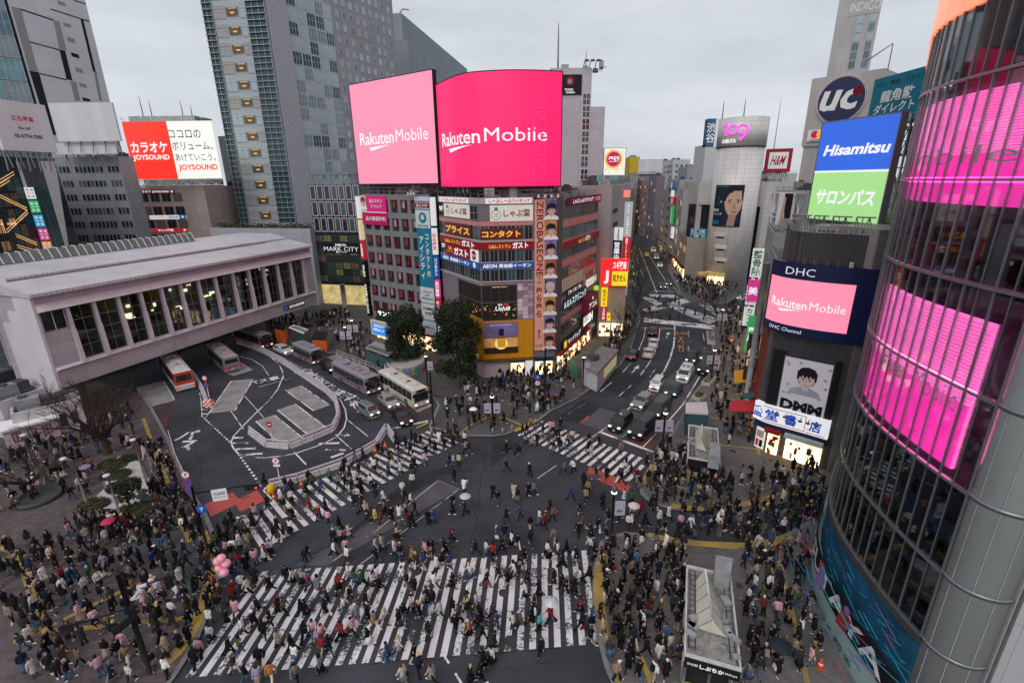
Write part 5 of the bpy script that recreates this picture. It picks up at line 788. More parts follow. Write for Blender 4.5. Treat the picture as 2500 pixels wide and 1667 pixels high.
p0=sA.hit('3',240,1400);p1=sA.hit('3',425,1400);po=[('r',0,1,0,1,mat('poster_navy',(.008,.014,.03),.4,0,0,.4,.4)),('p',[(.5,.0),(1,0),(1,.06),(.72,.16),(.62,.12)],hairm),('p',[(.4,.62),(.46,.42),(.58,.28),(.72,.24),(.84,.28),(.95,.42),(.99,.6),(.97,.84),(.75,.94),(.5,.86)],mat('poster_skin',(.5,.33,.25),.5,0,0,.15,.5)),('p',[(.55,.02),(.8,.02),(.84,.3),(.6,.3)],mat('poster_skin2',(.36,.22,.17),.5)),('p',[(.36,.6),(.44,.62),(.5,.76),(.5,.92),(.45,.9)],hairm),('p',[(.45,.88),(.6,.8),(.7,.86),(1,.86),(1,1),(.62,1)],hairm),('p',[(.93,.84),(.96,.66),(1,.6),(1,.9)],hairm),('p',[(.5,.74),(.6,.84),(.48,.9)],hairm),('p',[(.52,.625),(.66,.64),(.66,.655),(.52,.64)],hairm),('p',[(.78,.64),(.92,.63),(.92,.645),(.78,.655)],hairm),('d',.59,.6,.018,hairm),('d',.85,.6,.018,hairm),('p',[(.7,.44),(.79,.43),(.75,.58),(.73,.58)],mat('poster_skin2',())),('p',[(.63,.375),(.86,.37),(.76,.34)],mat('poster_lip',(.3,.1,.09))),('t','滴る',.14,.4,.07,wpl,{'w':.22,'l':.2}),('t','レンズ',.22,.31,.06,wpl,{'w':.3,'l':.2}),('r',.04,.3,.05,.15,mat('poster_box',(.02,.12,.25))),('t','QUEEN★LOMA',.28,.965,.025,mat('poster_aqua',(.1,.4,.38)),{'w':.4}),('d',.3,.6,.03,mat('poster_aqua',())),('d',.22,.68,.012,mat('poster_aqua',())),('d',.2,.55,.015,mat('poster_aqua',()))]
S('poster','giant dark portrait poster of a young face wrapped on the silver cylinder','billboard',sA,p0[0],p1[0],zc(330,1552),zc(330,1265),black,po,.25,.3)
neon=lit('neon_magenta',(1,.12,.75),1.0);n0=sA.hit('3',303,900)[0];n1=sA.hit('3',468,900)[0];W_=n1-n0;m=MB();zn=zc(385,885);hN=2.05
for k,(c,rr_)in enumerate(((.42,.17),(.78,.17))):disc(m,sA,n0+W_*c,zn+.1,W_*.2,.5+k*.01,0,28,W_*.2,.68)
m.bx(sA,n0+W_*.02,n0+W_*.2,zn+W_*.16,zn+W_*.27,.35,.5);m.bx(sA,n0+W_*.11,n0+W_*.2,zn-W_*.2,zn+W_*.159,.35,.5);
for k in range(9):t=k/9;q=lambda t:sA.p(n0+W_*(.94-.22*t*t),zn+.1-W_*.42*t,.45);m.tube([q(t),q(t+1/9)],.32,6)
nn=solo('neon_sign',m,neon,'glowing pink numerals on top of the silver cylinder tower','sign');m=MB();text(m,sA,'SHIBUYA',n0+W_*.3,zn-W_*.42,W_*.15,W_*.58,.4,0,.03);part('lettering',m,wlet,nn)
# shoulders of the cylinder building
def block(lab,v,x0,x1,y1,Y,depth,mt,z0=0,name='retail_building',**k):F=frp(v,x0,y1,Y,v,x1,y1,Y+k.get('skew',0));z=F.hit(v,x0 if k.get('tl')else(x0+x1)/2,y1)[1];return bldg(lab,F,F.L,depth,z,mt,'building',name,z0),F,z
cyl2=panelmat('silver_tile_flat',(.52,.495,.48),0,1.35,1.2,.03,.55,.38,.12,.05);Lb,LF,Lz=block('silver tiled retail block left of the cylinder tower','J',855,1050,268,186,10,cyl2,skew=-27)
GLF=frp('J',950,460,162,'J',1150,460,157);m=MB();m.bx(GLF,0,GLF.L,0,GLF.hit('J',1050,465)[1],-4,0);part('glazing',m,g_dark,Lb);a=GLF.hit('J',972,695);b=GLF.hit('J',1088,950);S('poster','bright blue and green poster of many small figures left of the cylinder','billboard',GLF,a[0],b[0],b[1],a[1],lit('poster_sky',(.1,.35,.5),.5,.3,.5),[('r',0,1,0,.45,lit('poster_grass',(.2,.6,.08),.6,.6,1))]+[('d',.15+.17*(k%5),.9-.2*(k//5),.045,(skin,wpl,hairm)[k%3])for k in range(15)],.3)
m=MB();m.bx(GLF,GLF.L*.45,GLF.L+1.2,GLF.hit('J',1100,468)[1],Lz+.3,-6,.9);part('box_bay',m,cyl2,Lb)
S('shop_sign','small yellow lit square sign at the left foot of the silver block','sign',LF,LF.L-8,LF.L-5,*(lambda z:(z,z+4))(LF.hit('J',850,1000)[1]),lit('drug_yellow',()),[],.5);Rb_,RF2,Rz=block('silver tiled retail block right of the cylinder tower with recess shade painted black','3',470,600,1260,150,16,cyl2,skew=-6);m=MB();a=RF2.hit('3',470,1410);m.bx(RF2,-.5,RF2.L*.8,0,a[1],0,.1);part('recess',m,black,Rb_);clutter(Rb_,RF2,0,RF2.L,10,Rz,8,61)  # flat black slab on the wall paints the shade of a recess
Bb,BF,Bz=block('pale block behind the cylinder carrying a blue and red roof sign','3',175,300,1005,175,10,mat('white_wall',(.5,.5,.52),.6));S('billboard','blue and white roof sign with red square behind the cylinder tower','billboard',BF,0,BF.L,Bz,BF.hit('3',230,812)[1],mat('sign_steelblue',(.05,.12,.22)),[('r',.42,1,0,1,wpl),('r',.62,1,.2,.85,cred),('t','渋谷',.2,.5,.7,wpl,{'v':True})],.1,3)
# red framed sign on a truss, low roofs behind
Hb,HF,Hz=block('low pale block below the red framed roof sign','3',600,800,1200,178,16,mat('off_white',(.42,.42,.43),.6));clutter(Hb,HF,0,HF.L,13,Hz,14,62);wins(Hb,HF,grid(even(1,HF.L-1,9,.5),[(Hz-4-4*k,Hz-2-4*k)for k in range(6)]),frame_w,[g_dark,g_teal],1,1,.1)
sf=frp('3',570,1180,160,'3',750,1180,157);o=S('billboard','dark red framed white sign with two red letters on a roof truss','billboard',sf,0,sf.L,sf.hit('3',650,1178)[1],sf.hit('3',650,1018)[1],mat('frame_crimson',(.3,.02,.03),.5),[('r',.14,.86,.15,.85,wpl),('t','H&M',.5,.5,.4,mat('letter_crimson',(.4,.01,.02)),{'w':.5,'l':.25,'b':.02})],0,.8);m=MB();truss(m,sf.p(0,sf.hit('3',650,1260)[1],-1),sf.p(sf.L,sf.hit('3',650,1260)[1],-1),5,7,.16);part('frame',m,steel,o);antenna(o,sf.p(2,sf.hit('3',650,1018)[1],-1),14,.1)
# round emblem building, blue and red hoarding, hotel shaft
uf=frp('3',905,540,92,'3',1400,490,84);uz=lambda x,y:uf.hit('3',x,y);corr=panelmat('ribbed_white',(.46,.45,.44),uf.ang,.35,60,.05,.75,.5,.1);u_top=uz(1100,512)[1];zj=uz(900,1000)[1]
UB=thing('office_building','ribbed pale tower block with a huge round navy emblem','building',uf.p(uf.L/2,0,-8));m=MB();m.bx(uf,0,uf.L,zj,u_top,-14,0);m.bx(uf,.3,uf.L,0,zj-.3,-13.5,-.3);m.bx(uf,.2,uf.L,zj-.29,zj-.01,-13.6,-.25);part('wall',m,corr,UB)
navy=mat('emblem_navy',(.008,.018,.075),.4);rU=(uz(1275,690)[0]-uz(935,690)[0])/2;cU=uz(1105,685);m=MB();disc(m,uf,cU[0],cU[1],rU,.3,0,48);disc(m,uf,cU[0],cU[1],rU*.975,.32,1,48);disc(m,uf,cU[0],cU[1],rU*.945,.34,0,48);disc(m,uf,cU[0],cU[1],rU*.925,.36,2,48);
sU=solo('emblem_sign',m,[wpl,dred,navy],'huge round navy emblem with two white letters and a red ladybird','sign');m=MB();text(m,uf,'uc',cU[0]-rU*.05,cU[1],rU*.85,rU*1.5,.4,0,.03,False,.25);part('lettering',m,wpl,sU);m=MB();disc(m,uf,cU[0]+rU*.62,cU[1]+rU*.3,rU*.2,.45,0);[disc(m,uf,cU[0]+rU*(.62+a),cU[1]+rU*(.3+b),rU*.035,.47,1,8)for a,b in((-.08,.06),(.06,.08),(0,-.03),(-.09,-.07),(.1,-.05),(.02,.13))];part('ladybird',m,[dred,black],sU)
a=uz(870,970);b=uz(1000,885);S('card_sign','white plate with two overlapping red and orange discs under the round emblem','sign',uf,a[0],a[0]+(b[0]-a[0])*1.5,a[1],b[1],wpl,[('d',.28,.6,.34,cred),('d',.5,.6,.34,lit('emblem_orange',())),('t','mastercard',.4,.12,.12,bpl,{'w':.6})],.3)
rf=frp('3',1335,540,80,'3',1800,470,68);rz2=lambda x,y:rf.hit('3',x,y);z_b=rz2(1500,850)[1];z_t=rz2(1500,502)[1];tealb=mat('board_teal',(.012,.15,.22),.5,0,.06,.05);crim=mat('board_crimson',(.38,.02,.06),.5,0,.05,.05);frc=(rz2(1690,600)[0])/rf.L
o=S('billboard','teal and crimson roof board with white brush characters behind the blue screen','billboard',rf,0,rf.L,z_b,z_t,tealb,[('r',frc,1,0,1,crim),('t','のど、直接、うるおう',frc*.5,.86,.08,bpl,{'w':frc*.85,'b':0}),('t','龍角散',frc*.5,.6,.24,wpl,{'w':frc*.6,'l':.1}),('t','ダイレクト',frc*.48,.36,.2,wpl,{'w':frc*.75,'l':.1}),('d',frc*.78,.12,.1,wpl),('d',frc*.78,.12,.085,tealb),('t','生薬',frc*.78,.12,.08,wpl),('t','のど',.93,.85,.08,bpl),('t','ヘ',.95,.5,.15,wpl)],0,.7);m=MB();[truss(m,rf.p(0,z_b-4,-k),rf.p(rf.L,z_b-4,-k),3.5,9,.12)for k in(.5,3)];part('frame',m,steel,o)
tr=at('3',1420,480,82);m=MB();m.tube([tr,tr+Vector((0,0,3.5)),tr+Vector((-3.5,0,1.2))],.1,4);part('antenna',m,steel,UB)
inf=frp('3',1005,520,190,'3',1290,490,184);ih=lambda x,y:inf.hit('3',x,y);IN=bldg('slim grey hotel shaft with two vertical ribbons of blue windows',inf,inf.L,22,150,panelmat('hotel_shaft',(.4,.385,.375),inf.ang,3.6,9,.008,.7,.5,.1),'tower','hotel_tower',roof=False)
for a,b in((1140,1185),(1228,1270)):u0,u1=ih(a,500)[0],ih(b,500)[0];wins(IN,inf,grid([(u0,u1)],even(ih(1100,540)[1],148,32,.25)),frame_g,[g_blue,g_blue,g_pale,g_teal],3,1,.12,.05,cap=100)
sI=ih(1165,45);m=MB();S('hotel_sign','pale serif hotel lettering near the top of the slim shaft','sign',inf,3.2,12.0,sI[1]-3,sI[1]+5,MATS['hotel_shaft'],[('t','INDIGO',.5,.3,.32,wpl,{'w':.95,'b':-.01}),('t','HOTEL',.5,.75,.18,wpl,{'w':.5,'b':-.01})],.1)
# pale low structures beneath, with a tall strip poster
Gb,GF,Gz=block('white lattice roofed building below the red framed sign','3',655,880,1330,88,12,mat('lattice_white',(.36,.37,.39),.5),skew=-8);m=MB();[truss(m,GF.p(0,Gz-3-4*k,.6),GF.p(GF.L,Gz-3-4*k,.6),3.2,8,.1)for k in range(4)];part('lattice',m,frame_w,Gb);clutter(Gb,GF,0,GF.L,10,Gz,12,63)
a=GF.hit('3',715,1320);b=GF.hit('3',815,1320);S('poster','tall narrow poster of bare arms on black right of the white lattice','billboard',GF,a[0],b[0],GF.hit('3',760,1640)[1],a[1],wpl,[('r',.42,1,0,1,black),('p',[(.05,0),(.3,0),(.5,.4),(.55,.9),(.4,.95),(.3,.5)],skin),('p',[(.5,0),(.7,0),(.62,.45),(.48,.75)],skin)],.9,.5)
# ================================================================ RIGHT SIDE: BOOKSHOP BUILDING, SCREENS, STREET ROW
cA,cB,cC=Vector((29.0,50.4,0)),Vector((29.6,48.6,0)),Vector((33.6,45.0,0));wEnd=Vector((33.2,61.0,0))
XF=Fr(Vector((29.3,48.9,0)),cC);XA=Arc([Vector((28.7,51.6,0)),Vector((28.9,50.0,0)),Vector((29.8,48.5,0)),Vector((31.4,47.0,0)),cC],8);xh=lambda x,y,d=0:XF.hit('6',x,y,d)
darkc=panelmat('dark_ribbed',(.075,.07,.075),XF.ang,.28,40,.04,.6,.5,.1);tile_d=panelmat('dark_tile',(.05,.05,.053),XF.ang,.7,.7,.02,1.6,.3,.15);tile_b=panelmat('beige_side',(.3,.275,.265),XF.ang,1.1,1.0,.02,.6,.5,.1)
XB=thing('bookshop_building','dark ribbed corner building stacked with screens above a bookshop','building',XF.p(3,0,-5));zt6=xh(1000,60)[1];z_s=zat('6',1000,300,47)
P_=[XA.p(XA.L*k/10,0)for k in range(11)]+[Vector((38.5,45.6,0)),Vector((42,58,0)),wEnd]
m=MB();m.prism([(p.x,p.y)for p in P_],0,15.0);part('wall',m,tile_d,XB);m=MB();m.prism([(p.x,p.y)for p in[XA.p(XA.L*k/10,0,-.6)for k in range(11)]+[Vector((34.0,45.5,0)),Vector((38,46.2,0)),Vector((41,57,0)),Vector((33.5,60,0))]],15.01,zt6);part('upper_wall',m,darkc,XB)
m=MB();sf2=Fr(cC,Vector((38.6,45.7,0)));m.bx(sf2,.02,sf2.L,0,zt6+.6,-6,.1);part('side_wall',m,tile_b,XB);m=MB();wl=Fr(wEnd,Vector((28.8,51.6,0)));m.bx(wl,2,wl.L,3.0,15.2,0,.25);part('red_wall',m,mat('brick_red',(.22,.035,.025),.6),XB)
m=MB();wl2=wl;[m.bx(sf2,.6,2.4,z,z+.12,.1,.8)for z in range(6,23,3)];part('ledge',m,steel,XB);m=MB();rr=random.Random(9)
for k in range(4):truss(m,XA.p(XA.L*(.1+.22*k),zt6,-1),XA.p(XA.L*(.28+.22*k),zt6,-1),1.6,3,.07)
m.bx(XF,0,6,zt6+.05,zt6+.5,-6,-3);part('rooftop_plant',m,plantm,XB)
# navy framed video screen, curved
zs0,zs1=13.6,21.6;navy2=mat('screen_navy',(.006,.012,.07),.35,0,.0,.1);SA=Arc([Vector((28.55,51.8,0)),Vector((28.8,49.9,0)),Vector((29.9,48.2,0)),Vector((31.6,46.7,0)),Vector((34.6,44.9,0))],8)
h0=SA.hit('6',695,245,.6);h1=SA.hit('6',640,655,.6);h2=SA.hit('6',1200,450,.6);h3_=SA.hit('6',1120,805,.6)
zb_=h1[1];zt_=SA.hit('6',690,350,.6)[1];zc_=h0[1]
W_=SA.L;fu=h2[0]/W_
pk3=lit('screen_pink',());it=[('r',.03,fu,(zb_-zb_+1.0)/(zc_-zb_+1.0),(zt_-zb_+1.0)/(zc_-zb_+1.0),pk3)];fz0,fz1=it[0][3],it[0][4];mid=(fz0+fz1)/2
S('screen','curved navy framed video screen glowing pink on the bookshop building','screen',SA,0,W_,zb_-1.0,zc_,navy2,it+rakuten(fu*.52,mid-.02,.125,fu*.86)+[('t','DHC',fu*.42,(fz1+1)/2,.1,wlet,{'w':fu*.32,'b':-.015}),('t','DHC Channel',fu*.35,fz0*.5,.05,wlet,{'b':-.01})],.6,1.0)
for k in range(5):p=SA.p(W_*(.35+.1*k),zc_+.25,.2);m=MB();m.box(p,(.25,.25,.5));m.tube([p,p-Vector((0,0,.35))],.05,5);solo('camera_box',m,steel if k<4 else frame_w,('small dark box first on the navy screen top','small dark box second on the navy screen top','small dark box third on the navy screen top','small dark box fourth on the navy screen top','small white camera last on the navy screen top')[k],'equipment box','boxes on the navy screen frame')
# poster in its dark box, bookshop sign, shop
zP0,zP1=xh(700,1225)[1],xh(730,890)[1];uP0,uP1=xh(700,1060)[0],xh(1020,1140)[0];petal=mat('petal_pink',(.7,.32,.4),.5)
S('billboard','pale petal strewn poster of a dark haired youth with heavy black capitals','billboard',XF,uP0,uP1,zP0-.3,zP1+.1,lit('poster_white',(.72,.7,.76),.35,.06),[('f',.52,.62,.5,hairm,mat('pale_skin',(.75,.58,.52)),mat('shirt_grey',(.4,.42,.48))),('t','DMM',.5,.12,.2,bpl,{'w':.9,'b':.06,'s':-.0})]+[('p',[(a,b),(a+.05,b+.03),(a+.1,b+.01),(a+.06,b-.03)],petal)for a,b in((.02,.9),(.05,.86),(.85,.7),(.88,.55),(.1,.5),(.8,.35),(.9,.9),(.3,.93))]+[('t','恋の嵐',.15,.34,.05,mat('letter_grey',(.2,.18,.2)))],.45,.3,side=frame_d)
m=MB();m.bx(XF,uP0-1.2,uP0-.15,zP0-.6,zP1+.5,0,.5);m.bx(XF,uP1+.15,uP1+.6,zP0-.6,zP1+.5,0,.5);part('poster_box',m,black,XB)
for k in range(6):m=MB();u=uP0+(uP1-uP0)*(k+.5)/6;m.tube([XF.p(u,zP0-.4,.5),XF.p(u,zP0-.8,1.3)],.05,4);m.box(XF.p(u,zP0-.75,1.4),(.3,.3,.15));part('sign_lamp',m,frame_d,XB)
bz0,bz1=XF.hit('6',640,1330,.9)[1]-.3,XF.hit('6',640,1250,.9)[1];QA=Arc([Vector((28.3,50.6,0)),Vector((29.0,49.2,0)),Vector((30.1,48.2,0)),Vector((31.6,46.9,0)),Vector((33.3,45.3,0))],8);bblue=lit('book_blue',(.02,.08,.55),.6)
S('shop_sign','lit white bookshop sign with blue characters and a red outline over the shop','sign',QA,.2,QA.L,4.0,6.1,lit('book_white',(.85,.88,.9),.75),[('r',.14,.7,.08,.12,cred),('r',.14,.7,.9,.94,cred),('r',.69,.7,.08,.94,cred)]+[('t',c,x,.52,.62,bblue,{'w':.15,'b':.03})for c,x in(('盛',.07),('堂',.25),('書',.5),('店',.83))]+[('t','BOOKS TAISEIDO',.84,.1,.09,cred,{'w':.24})],.9,.5)
m=MB();m.bx(QA,.3,QA.L-.1,3.1,3.9,.2,.5,0,14);part('awning',m,mat('awning_navy',()),XB);shops(XB,QA,1.6,3.0,0,2.9,1,.3,71);shops(XB,QA,3.4,QA.L-.2,0,2.9,1,.3,72)
S('notice_board','white notice panels on the bookshop wall','sign',QA,.5,1.5,.3,2.8,cwht,[('r',.1,.9,.55,.9,skin),('r',.1,.45,.1,.45,cred),('r',.55,.9,.1,.45,bpl)],.35)
# blue and green roof screen on its scaffold
hp=Fr(at('3',868,1490,60),at('3',1350,1530,51));hh_=lambda x,y:hp.hit('3',x,y);Hz0=hh_(1100,1510)[1];Hz1=hh_(1250,808)[1];hb=lit('screen_royal',hx('2f6be0'),.85,.05,.1);hg=lit('screen_mint',hx('a6e08f'),.85,.05,.1)
o=S('screen','tall video screen, royal blue over pale green, on a roof scaffold','screen',hp,0,hp.L,Hz0,Hz1,hg,[('r',0,1,.5,1,hb),('r',0,1,.49,.51,wlet),('t','Hisamitsu',.53,.715,.11,wlet,{'w':.86,'b':.035,'l':.25}),('t','サロンパス',.5,.24,.16,wlet,{'w':.82,'b':.035,'l':.12})],0,.8,side=mat('screen_edge',(.2,.2,.22)))
m=MB()
for k in range(7):u=hp.L*k/6;m.tube([hp.p(u,26.5,-1.4),hp.p(u,Hz1-.5,-1.4)],.12,5);m.tube([hp.p(u,27,-4),hp.p(u,Hz1-3,-1.4)],.1,5);m.tube([hp.p(u,22,-4),hp.p(u,Hz1-5,-4)],.12,5)
for z in(27,29.5,32,34.5):truss(m,hp.p(0,z,-1.6),hp.p(hp.L+1.8,z,-1.6),1.3,9,.06)
for k in range(12):z=24+k;m.tube([hp.p(hp.L+.9,z,-.8),hp.p(hp.L+1.8,z,-.8)],.05,4)
for u in(.9,1.8):m.tube([hp.p(hp.L+u,20,-.8),hp.p(hp.L+u,Hz1,-.8)],.07,4)
part('scaffold',m,steel,o);SBk=bldg('low grey block carrying the blue and green roof screen',Fr(hp.p(-1,0,-1),hp.p(hp.L+4,0,-1)),hp.L+5,14,24.5,mat('block_grey',(.22,.21,.21),.6),'building');clutter(SBk,hp,0,hp.L,10,24.5,10,73)
rr=random.Random(19)
bk_,bF2,bz_=block('concrete roof block with ducts behind the roof scaffold','3',1430,1620,1290,66,12,mat('duct_grey',(.35,.35,.36),.6),skew=-4);clutter(bk_,bF2,0,bF2.L,9,bz_,16,74)
# row of shops along the right pavement, ending at the far crossing
pts=[('6',590,1420),('6',505,1270),('6',440,900),('6',430,830),('6',475,700),('6',520,560)]
ROW=[Vector((29.2,52.0,0)),Vector((31.6,57.5,0)),Vector((36.5,68.5,0)),Vector((42.5,82,0)),Vector((50,95,0)),Vector((60,108,0))]
for i,(a,b)in enumerate(zip(ROW,ROW[1:])):
 F=Fr(b,a);h=(13.5,20,22,18,19)[i];t=bldg(('low shop beside the bookshop with stalls','narrow shop building with a yellow awning','glass fronted shop building with vertical signs','pale shop building on the right pavement','last shop building before the far crossing')[i],F,F.L-.1,10,h,mat('row_wall%d'%i,((.2,.07,.06),(.26,.25,.25),(.3,.31,.32),(.33,.32,.3),(.26,.25,.26))[i],.6,0,0,.2,.4),'building','shop_building');shops(t,F,.3,F.L-.4,0,3.0,max(2,int(F.L/4)),.15,80+i)
 wins(t,F,grid(even(.4,F.L-.5,max(2,int(F.L/2.6)),.4),[(4.4+3.2*k,6.6+3.2*k)for k in range(int((h-4.5)/3.2))]),frame_g,[g_teal,g_dark,g_warm,g_dim,g_pale],2,1,.08);clutter(t,F,0,F.L,8,h,8,90+i)
m=MB();R1=Fr(ROW[2],ROW[1]);R2=Fr(ROW[3],ROW[2]);R0=Fr(ROW[1],ROW[0]);m.hexa([R1.p(3,2.9,2.6),R1.p(8,2.9,2.6),R1.p(8,3.5,0),R1.p(3,3.5,0),R1.p(3,2.98,2.6),R1.p(8,2.98,2.6),R1.p(8,3.6,0),R1.p(3,3.6,0)]);m.tube([R1.p(3,2.95,2.6),R1.p(8,2.95,2.6)],.05,4);solo('awning',m,mat('awning_ochre',(.62,.3,.02),.6),'yellow sloping shop awning over the right pavement','awning')
m=MB();A0=Fr(ROW[0]+Vector((1.4,3.2,0)),ROW[0]+Vector((-.3,.2,0)));m.hexa([A0.p(0,2.9,2.9),A0.p(3.4,2.9,2.9),A0.p(3.4,3.5,0),A0.p(0,3.5,0),A0.p(0,3.0,2.9),A0.p(3.4,3.0,2.9),A0.p(3.4,3.6,0),A0.p(0,3.6,0)]);m.bx(A0,0,3.4,2.7,2.95,2.8,2.9);solo('awning',m,mat('awning_scarlet',(.5,.03,.04),.6),'red sloping shop awning beside the bookshop','awning')
m=MB();m.hexa([R0.p(0.2,3.2,1.6),R0.p(2,3.2,1.6),R0.p(2,3.8,0),R0.p(.2,3.8,0),R0.p(.2,3.3,1.6),R0.p(2,3.3,1.6),R0.p(2,3.9,0),R0.p(.2,3.9,0)]);solo('awning',m,mat('awning_green',(.02,.12,.1),.6),'small dark green awning behind the red one','awning')
def esg(F,u,z0,z1,w,c,t,tc,lab,d=1.3):
 F=Fr(F.p(u,0,w+.5),F.p(u,0,.3));d=.1;u=0
 S('vertical_sign',lab,'sign',F,u,F.L,z0,z1,c,[('t',t,.5,.5,.88,tc,{'v':True})]if t else[],d,.5)
wpale=lit('sign_palegreen',(.75,.8,.74),.6);R3=Fr(ROW[4],ROW[3])
esg(R2,1.0,5.0,14.5,1.3,mat('sign_deepnavy',(.012,.018,.09)),'MIZUHO みずほ銀行',wlet,'deep navy vertical bank sign on the right pavement row');esg(R2,4.6,10.0,13.2,1.4,wpale,'居酒屋',bpl,'pale vertical sign with black strokes, upper of two above the navy one');esg(R2,4.6,6.4,9.6,1.4,wpale,'カフェ',bpl,'pale vertical sign with black strokes, lower of two above the navy one')
esg(R2,6.6,15,19.5,1.4,wpale,'整骨院',mat('leaf_print',()),'pale vertical sign with green strokes on the right row');esg(R2,6.6,11,14.6,1.4,cpnk,'美',wlet,'pink vertical sign on the right row');esg(R1,9.4,4.2,10.6,1.2,mat('sign_brown',(.05,.025,.02)),'焼肉',lit('letter_peach',(.9,.5,.35),.7),'brown vertical sign with peach letters over the yellow awning');esg(R3,4,6,12,1.5,cwht,'中華',cred,'white vertical sign with red strokes near the far crossing');esg(R1,1.2,5.5,11,1.1,cgrn,'薬局',wlet,'green vertical sign between awnings')
m=MB();m.tube([R1.p(9.8,0,.9),R1.p(9.8,20,.9)],.38,12);solo('column',m,plantm,'thick grey round column rising along the right row of shops','column')
# goods stalls in front of the small shop
for k,(x,y)in enumerate(((520,1385),(545,1330),(500,1330))):
 c=g('6',x,y);t=thing('market_stall',('stall of boxed goods nearest the bookshop','stall of bright packets under the red awning edge','stall of packets further up by the kerb side')[k],'stall',c);m=MB();rr=random.Random(k)
 m.box(c+Vector((0,0,.45)),(1.6,.9,.9),.9);part('counter',m,mat('stall_wood',(.2,.12,.07)),t);m=MB()
 for j in range(34):m.box(c+Vector((rr.uniform(-.7,.7),rr.uniform(-.5,.5),rr.uniform(.95,1.5))),(.22,.16,.22),rr.random(),rr.randrange(4))
 part('goods',m,[lit('goods_warm',(.9,.5,.2),.25),mat('goods_red',(.5,.06,.04)),mat('goods_white',(.6,.58,.5)),mat('goods_green',(.1,.25,.08))],t);t.children[-1]['kind']='stuff'
 # ================================================================ CURVED GLASS BUILDING AT THE RIGHT EDGE
QP=[(39,49.5),(35.7,45.8),(31.6,40.9),(27.0,35.0),(23.95,31.0),(22.4,27.6),(21.7,24.2),(21.4,21.2),(21.35,19.3)];QC=Arc(QP,8);QL=QC.L;ZQ=66
mul=mat('mullion_steel',(.24,.24,.25),.35,.6,0,.15);ledgem=mat('ledge_dark',(.07,.068,.068),.5,.2,0,.2)
Q=thing('curved_glass_building','tall convex glass building with pink screens glowing behind its mullioned panes','building',(30,32,0));core=[QC.p(QL*k/24,0,-2.6)for k in range(25)];m=MB();ends=[Vector((25,18.4,0)),Vector((50,13,0)),Vector((56,48,0))]
m.prism([(p.x,p.y)for p in core+ends],0,ZQ);part('core_wall',m,mat('core_dark',(.02,.02,.024),.5,0,0,.3,.3),Q)
LV=[7.0,11.2,15.8,20.4,25.2,29.8,34.4,39.0,43.6,48.2,52.8,57.4,62];nb=22;fl_m=mat('floor_slab',(.1,.1,.1),.6)
for z in LV:m=MB();m.bx(QC,0,QL,z-.07,z+.07,-.06,.1,0,40);part('transom',m,mul,Q)
m=MB()
for k in range(nb*2+1):u=QL*k/nb/2;w=.024 if k%2==0 else .014;m.bx(QC,u-w,u+w,7,ZQ,-.04,.08 if k%2==0 else .05)
part('mullion',m,mul,Q);Q.children[-1]['kind']='stuff'
for z in(11.0,15.6,25.0,34.2,43.4):m=MB();m.bx(QC,.2,QL-.2,z-.2,z,-2.55,-.3,0,30);part('floor_slab',m,fl_m,Q)
ncell=[(k,j)for j in range(len(LV)-1)for k in range(nb)];ncell.sort(key=lambda c:(QC.p(QL*(c[0]+.5)/nb,LV[c[1]]+2)-Vector((0,0,30))).length);rest=MB()
for i,(k,j)in enumerate(ncell):m=MB()if i<99 else rest;m.bx(QC,QL*k/nb+.04,QL*(k+1)/nb-.04,LV[j]+.13,LV[j+1]-.13,-.03,.0,0,2);i<99 and part('pane',m,clear,Q)
part('pane',rest,clear,Q)['kind']='stuff'
# interior things that show through: blinds, blue strips, chairs behind the cafe windows
m=MB();rr=random.Random(5)
for k in range(nb):u=QL*k/nb;m.bx(QC,u+.15,u+QL/nb-.1,11.7,12.9,-1.2,-1.1,0,2)
part('blue_panel',m,mat('blue_panel',(.02,.12,.32),.4,0,.1),Q);m=MB();m.bx(QC,9,QL-.2,9.2,9.7,-1.0,-.9,0,24);part('white_rail',m,frame_w,Q);m=MB()
for k in range(30):u=rr.uniform(5,QL-2);z=rr.choice((7.4,11.3,15.9,25.3,29.9,34.9));m.bx(QC,u,u+rr.uniform(.4,1.2),z,z+rr.uniform(.5,1.3),-2.2,-1.4,rr.randrange(3),1)
part('furniture',m,[plantd,mat('blind_grey',(.2,.2,.21)),mat('wood_brown',(.14,.08,.05))],Q);Q.children[-1]['kind']='stuff'
for k in range(10):m=MB();u=rr.uniform(6,QL-3);z=rr.choice((10.8,15.3,24.7,33.9));p=QC.p(u,z,-1.5);m.box(p,(.3,.3,.12));part('ceiling_lamp',m,lit('cafe_lamp',(1,.85,.6),1.6,0),Q)
for k in range(nb):u=QL*k/nb;m=MB();m.bx(QC,u+.08,u+QL/nb-.08,7.2,8.3,-.25,-.15,0,2);part('ledge_panel',m,mat('ledge_wood',(.22,.2,.17),.5,0,0,.3,3),Q)
m=MB();m.bx(QC,0,QL,6.6,7.0,-.6,.16,0,40);part('ledge',m,ledgem,Q)
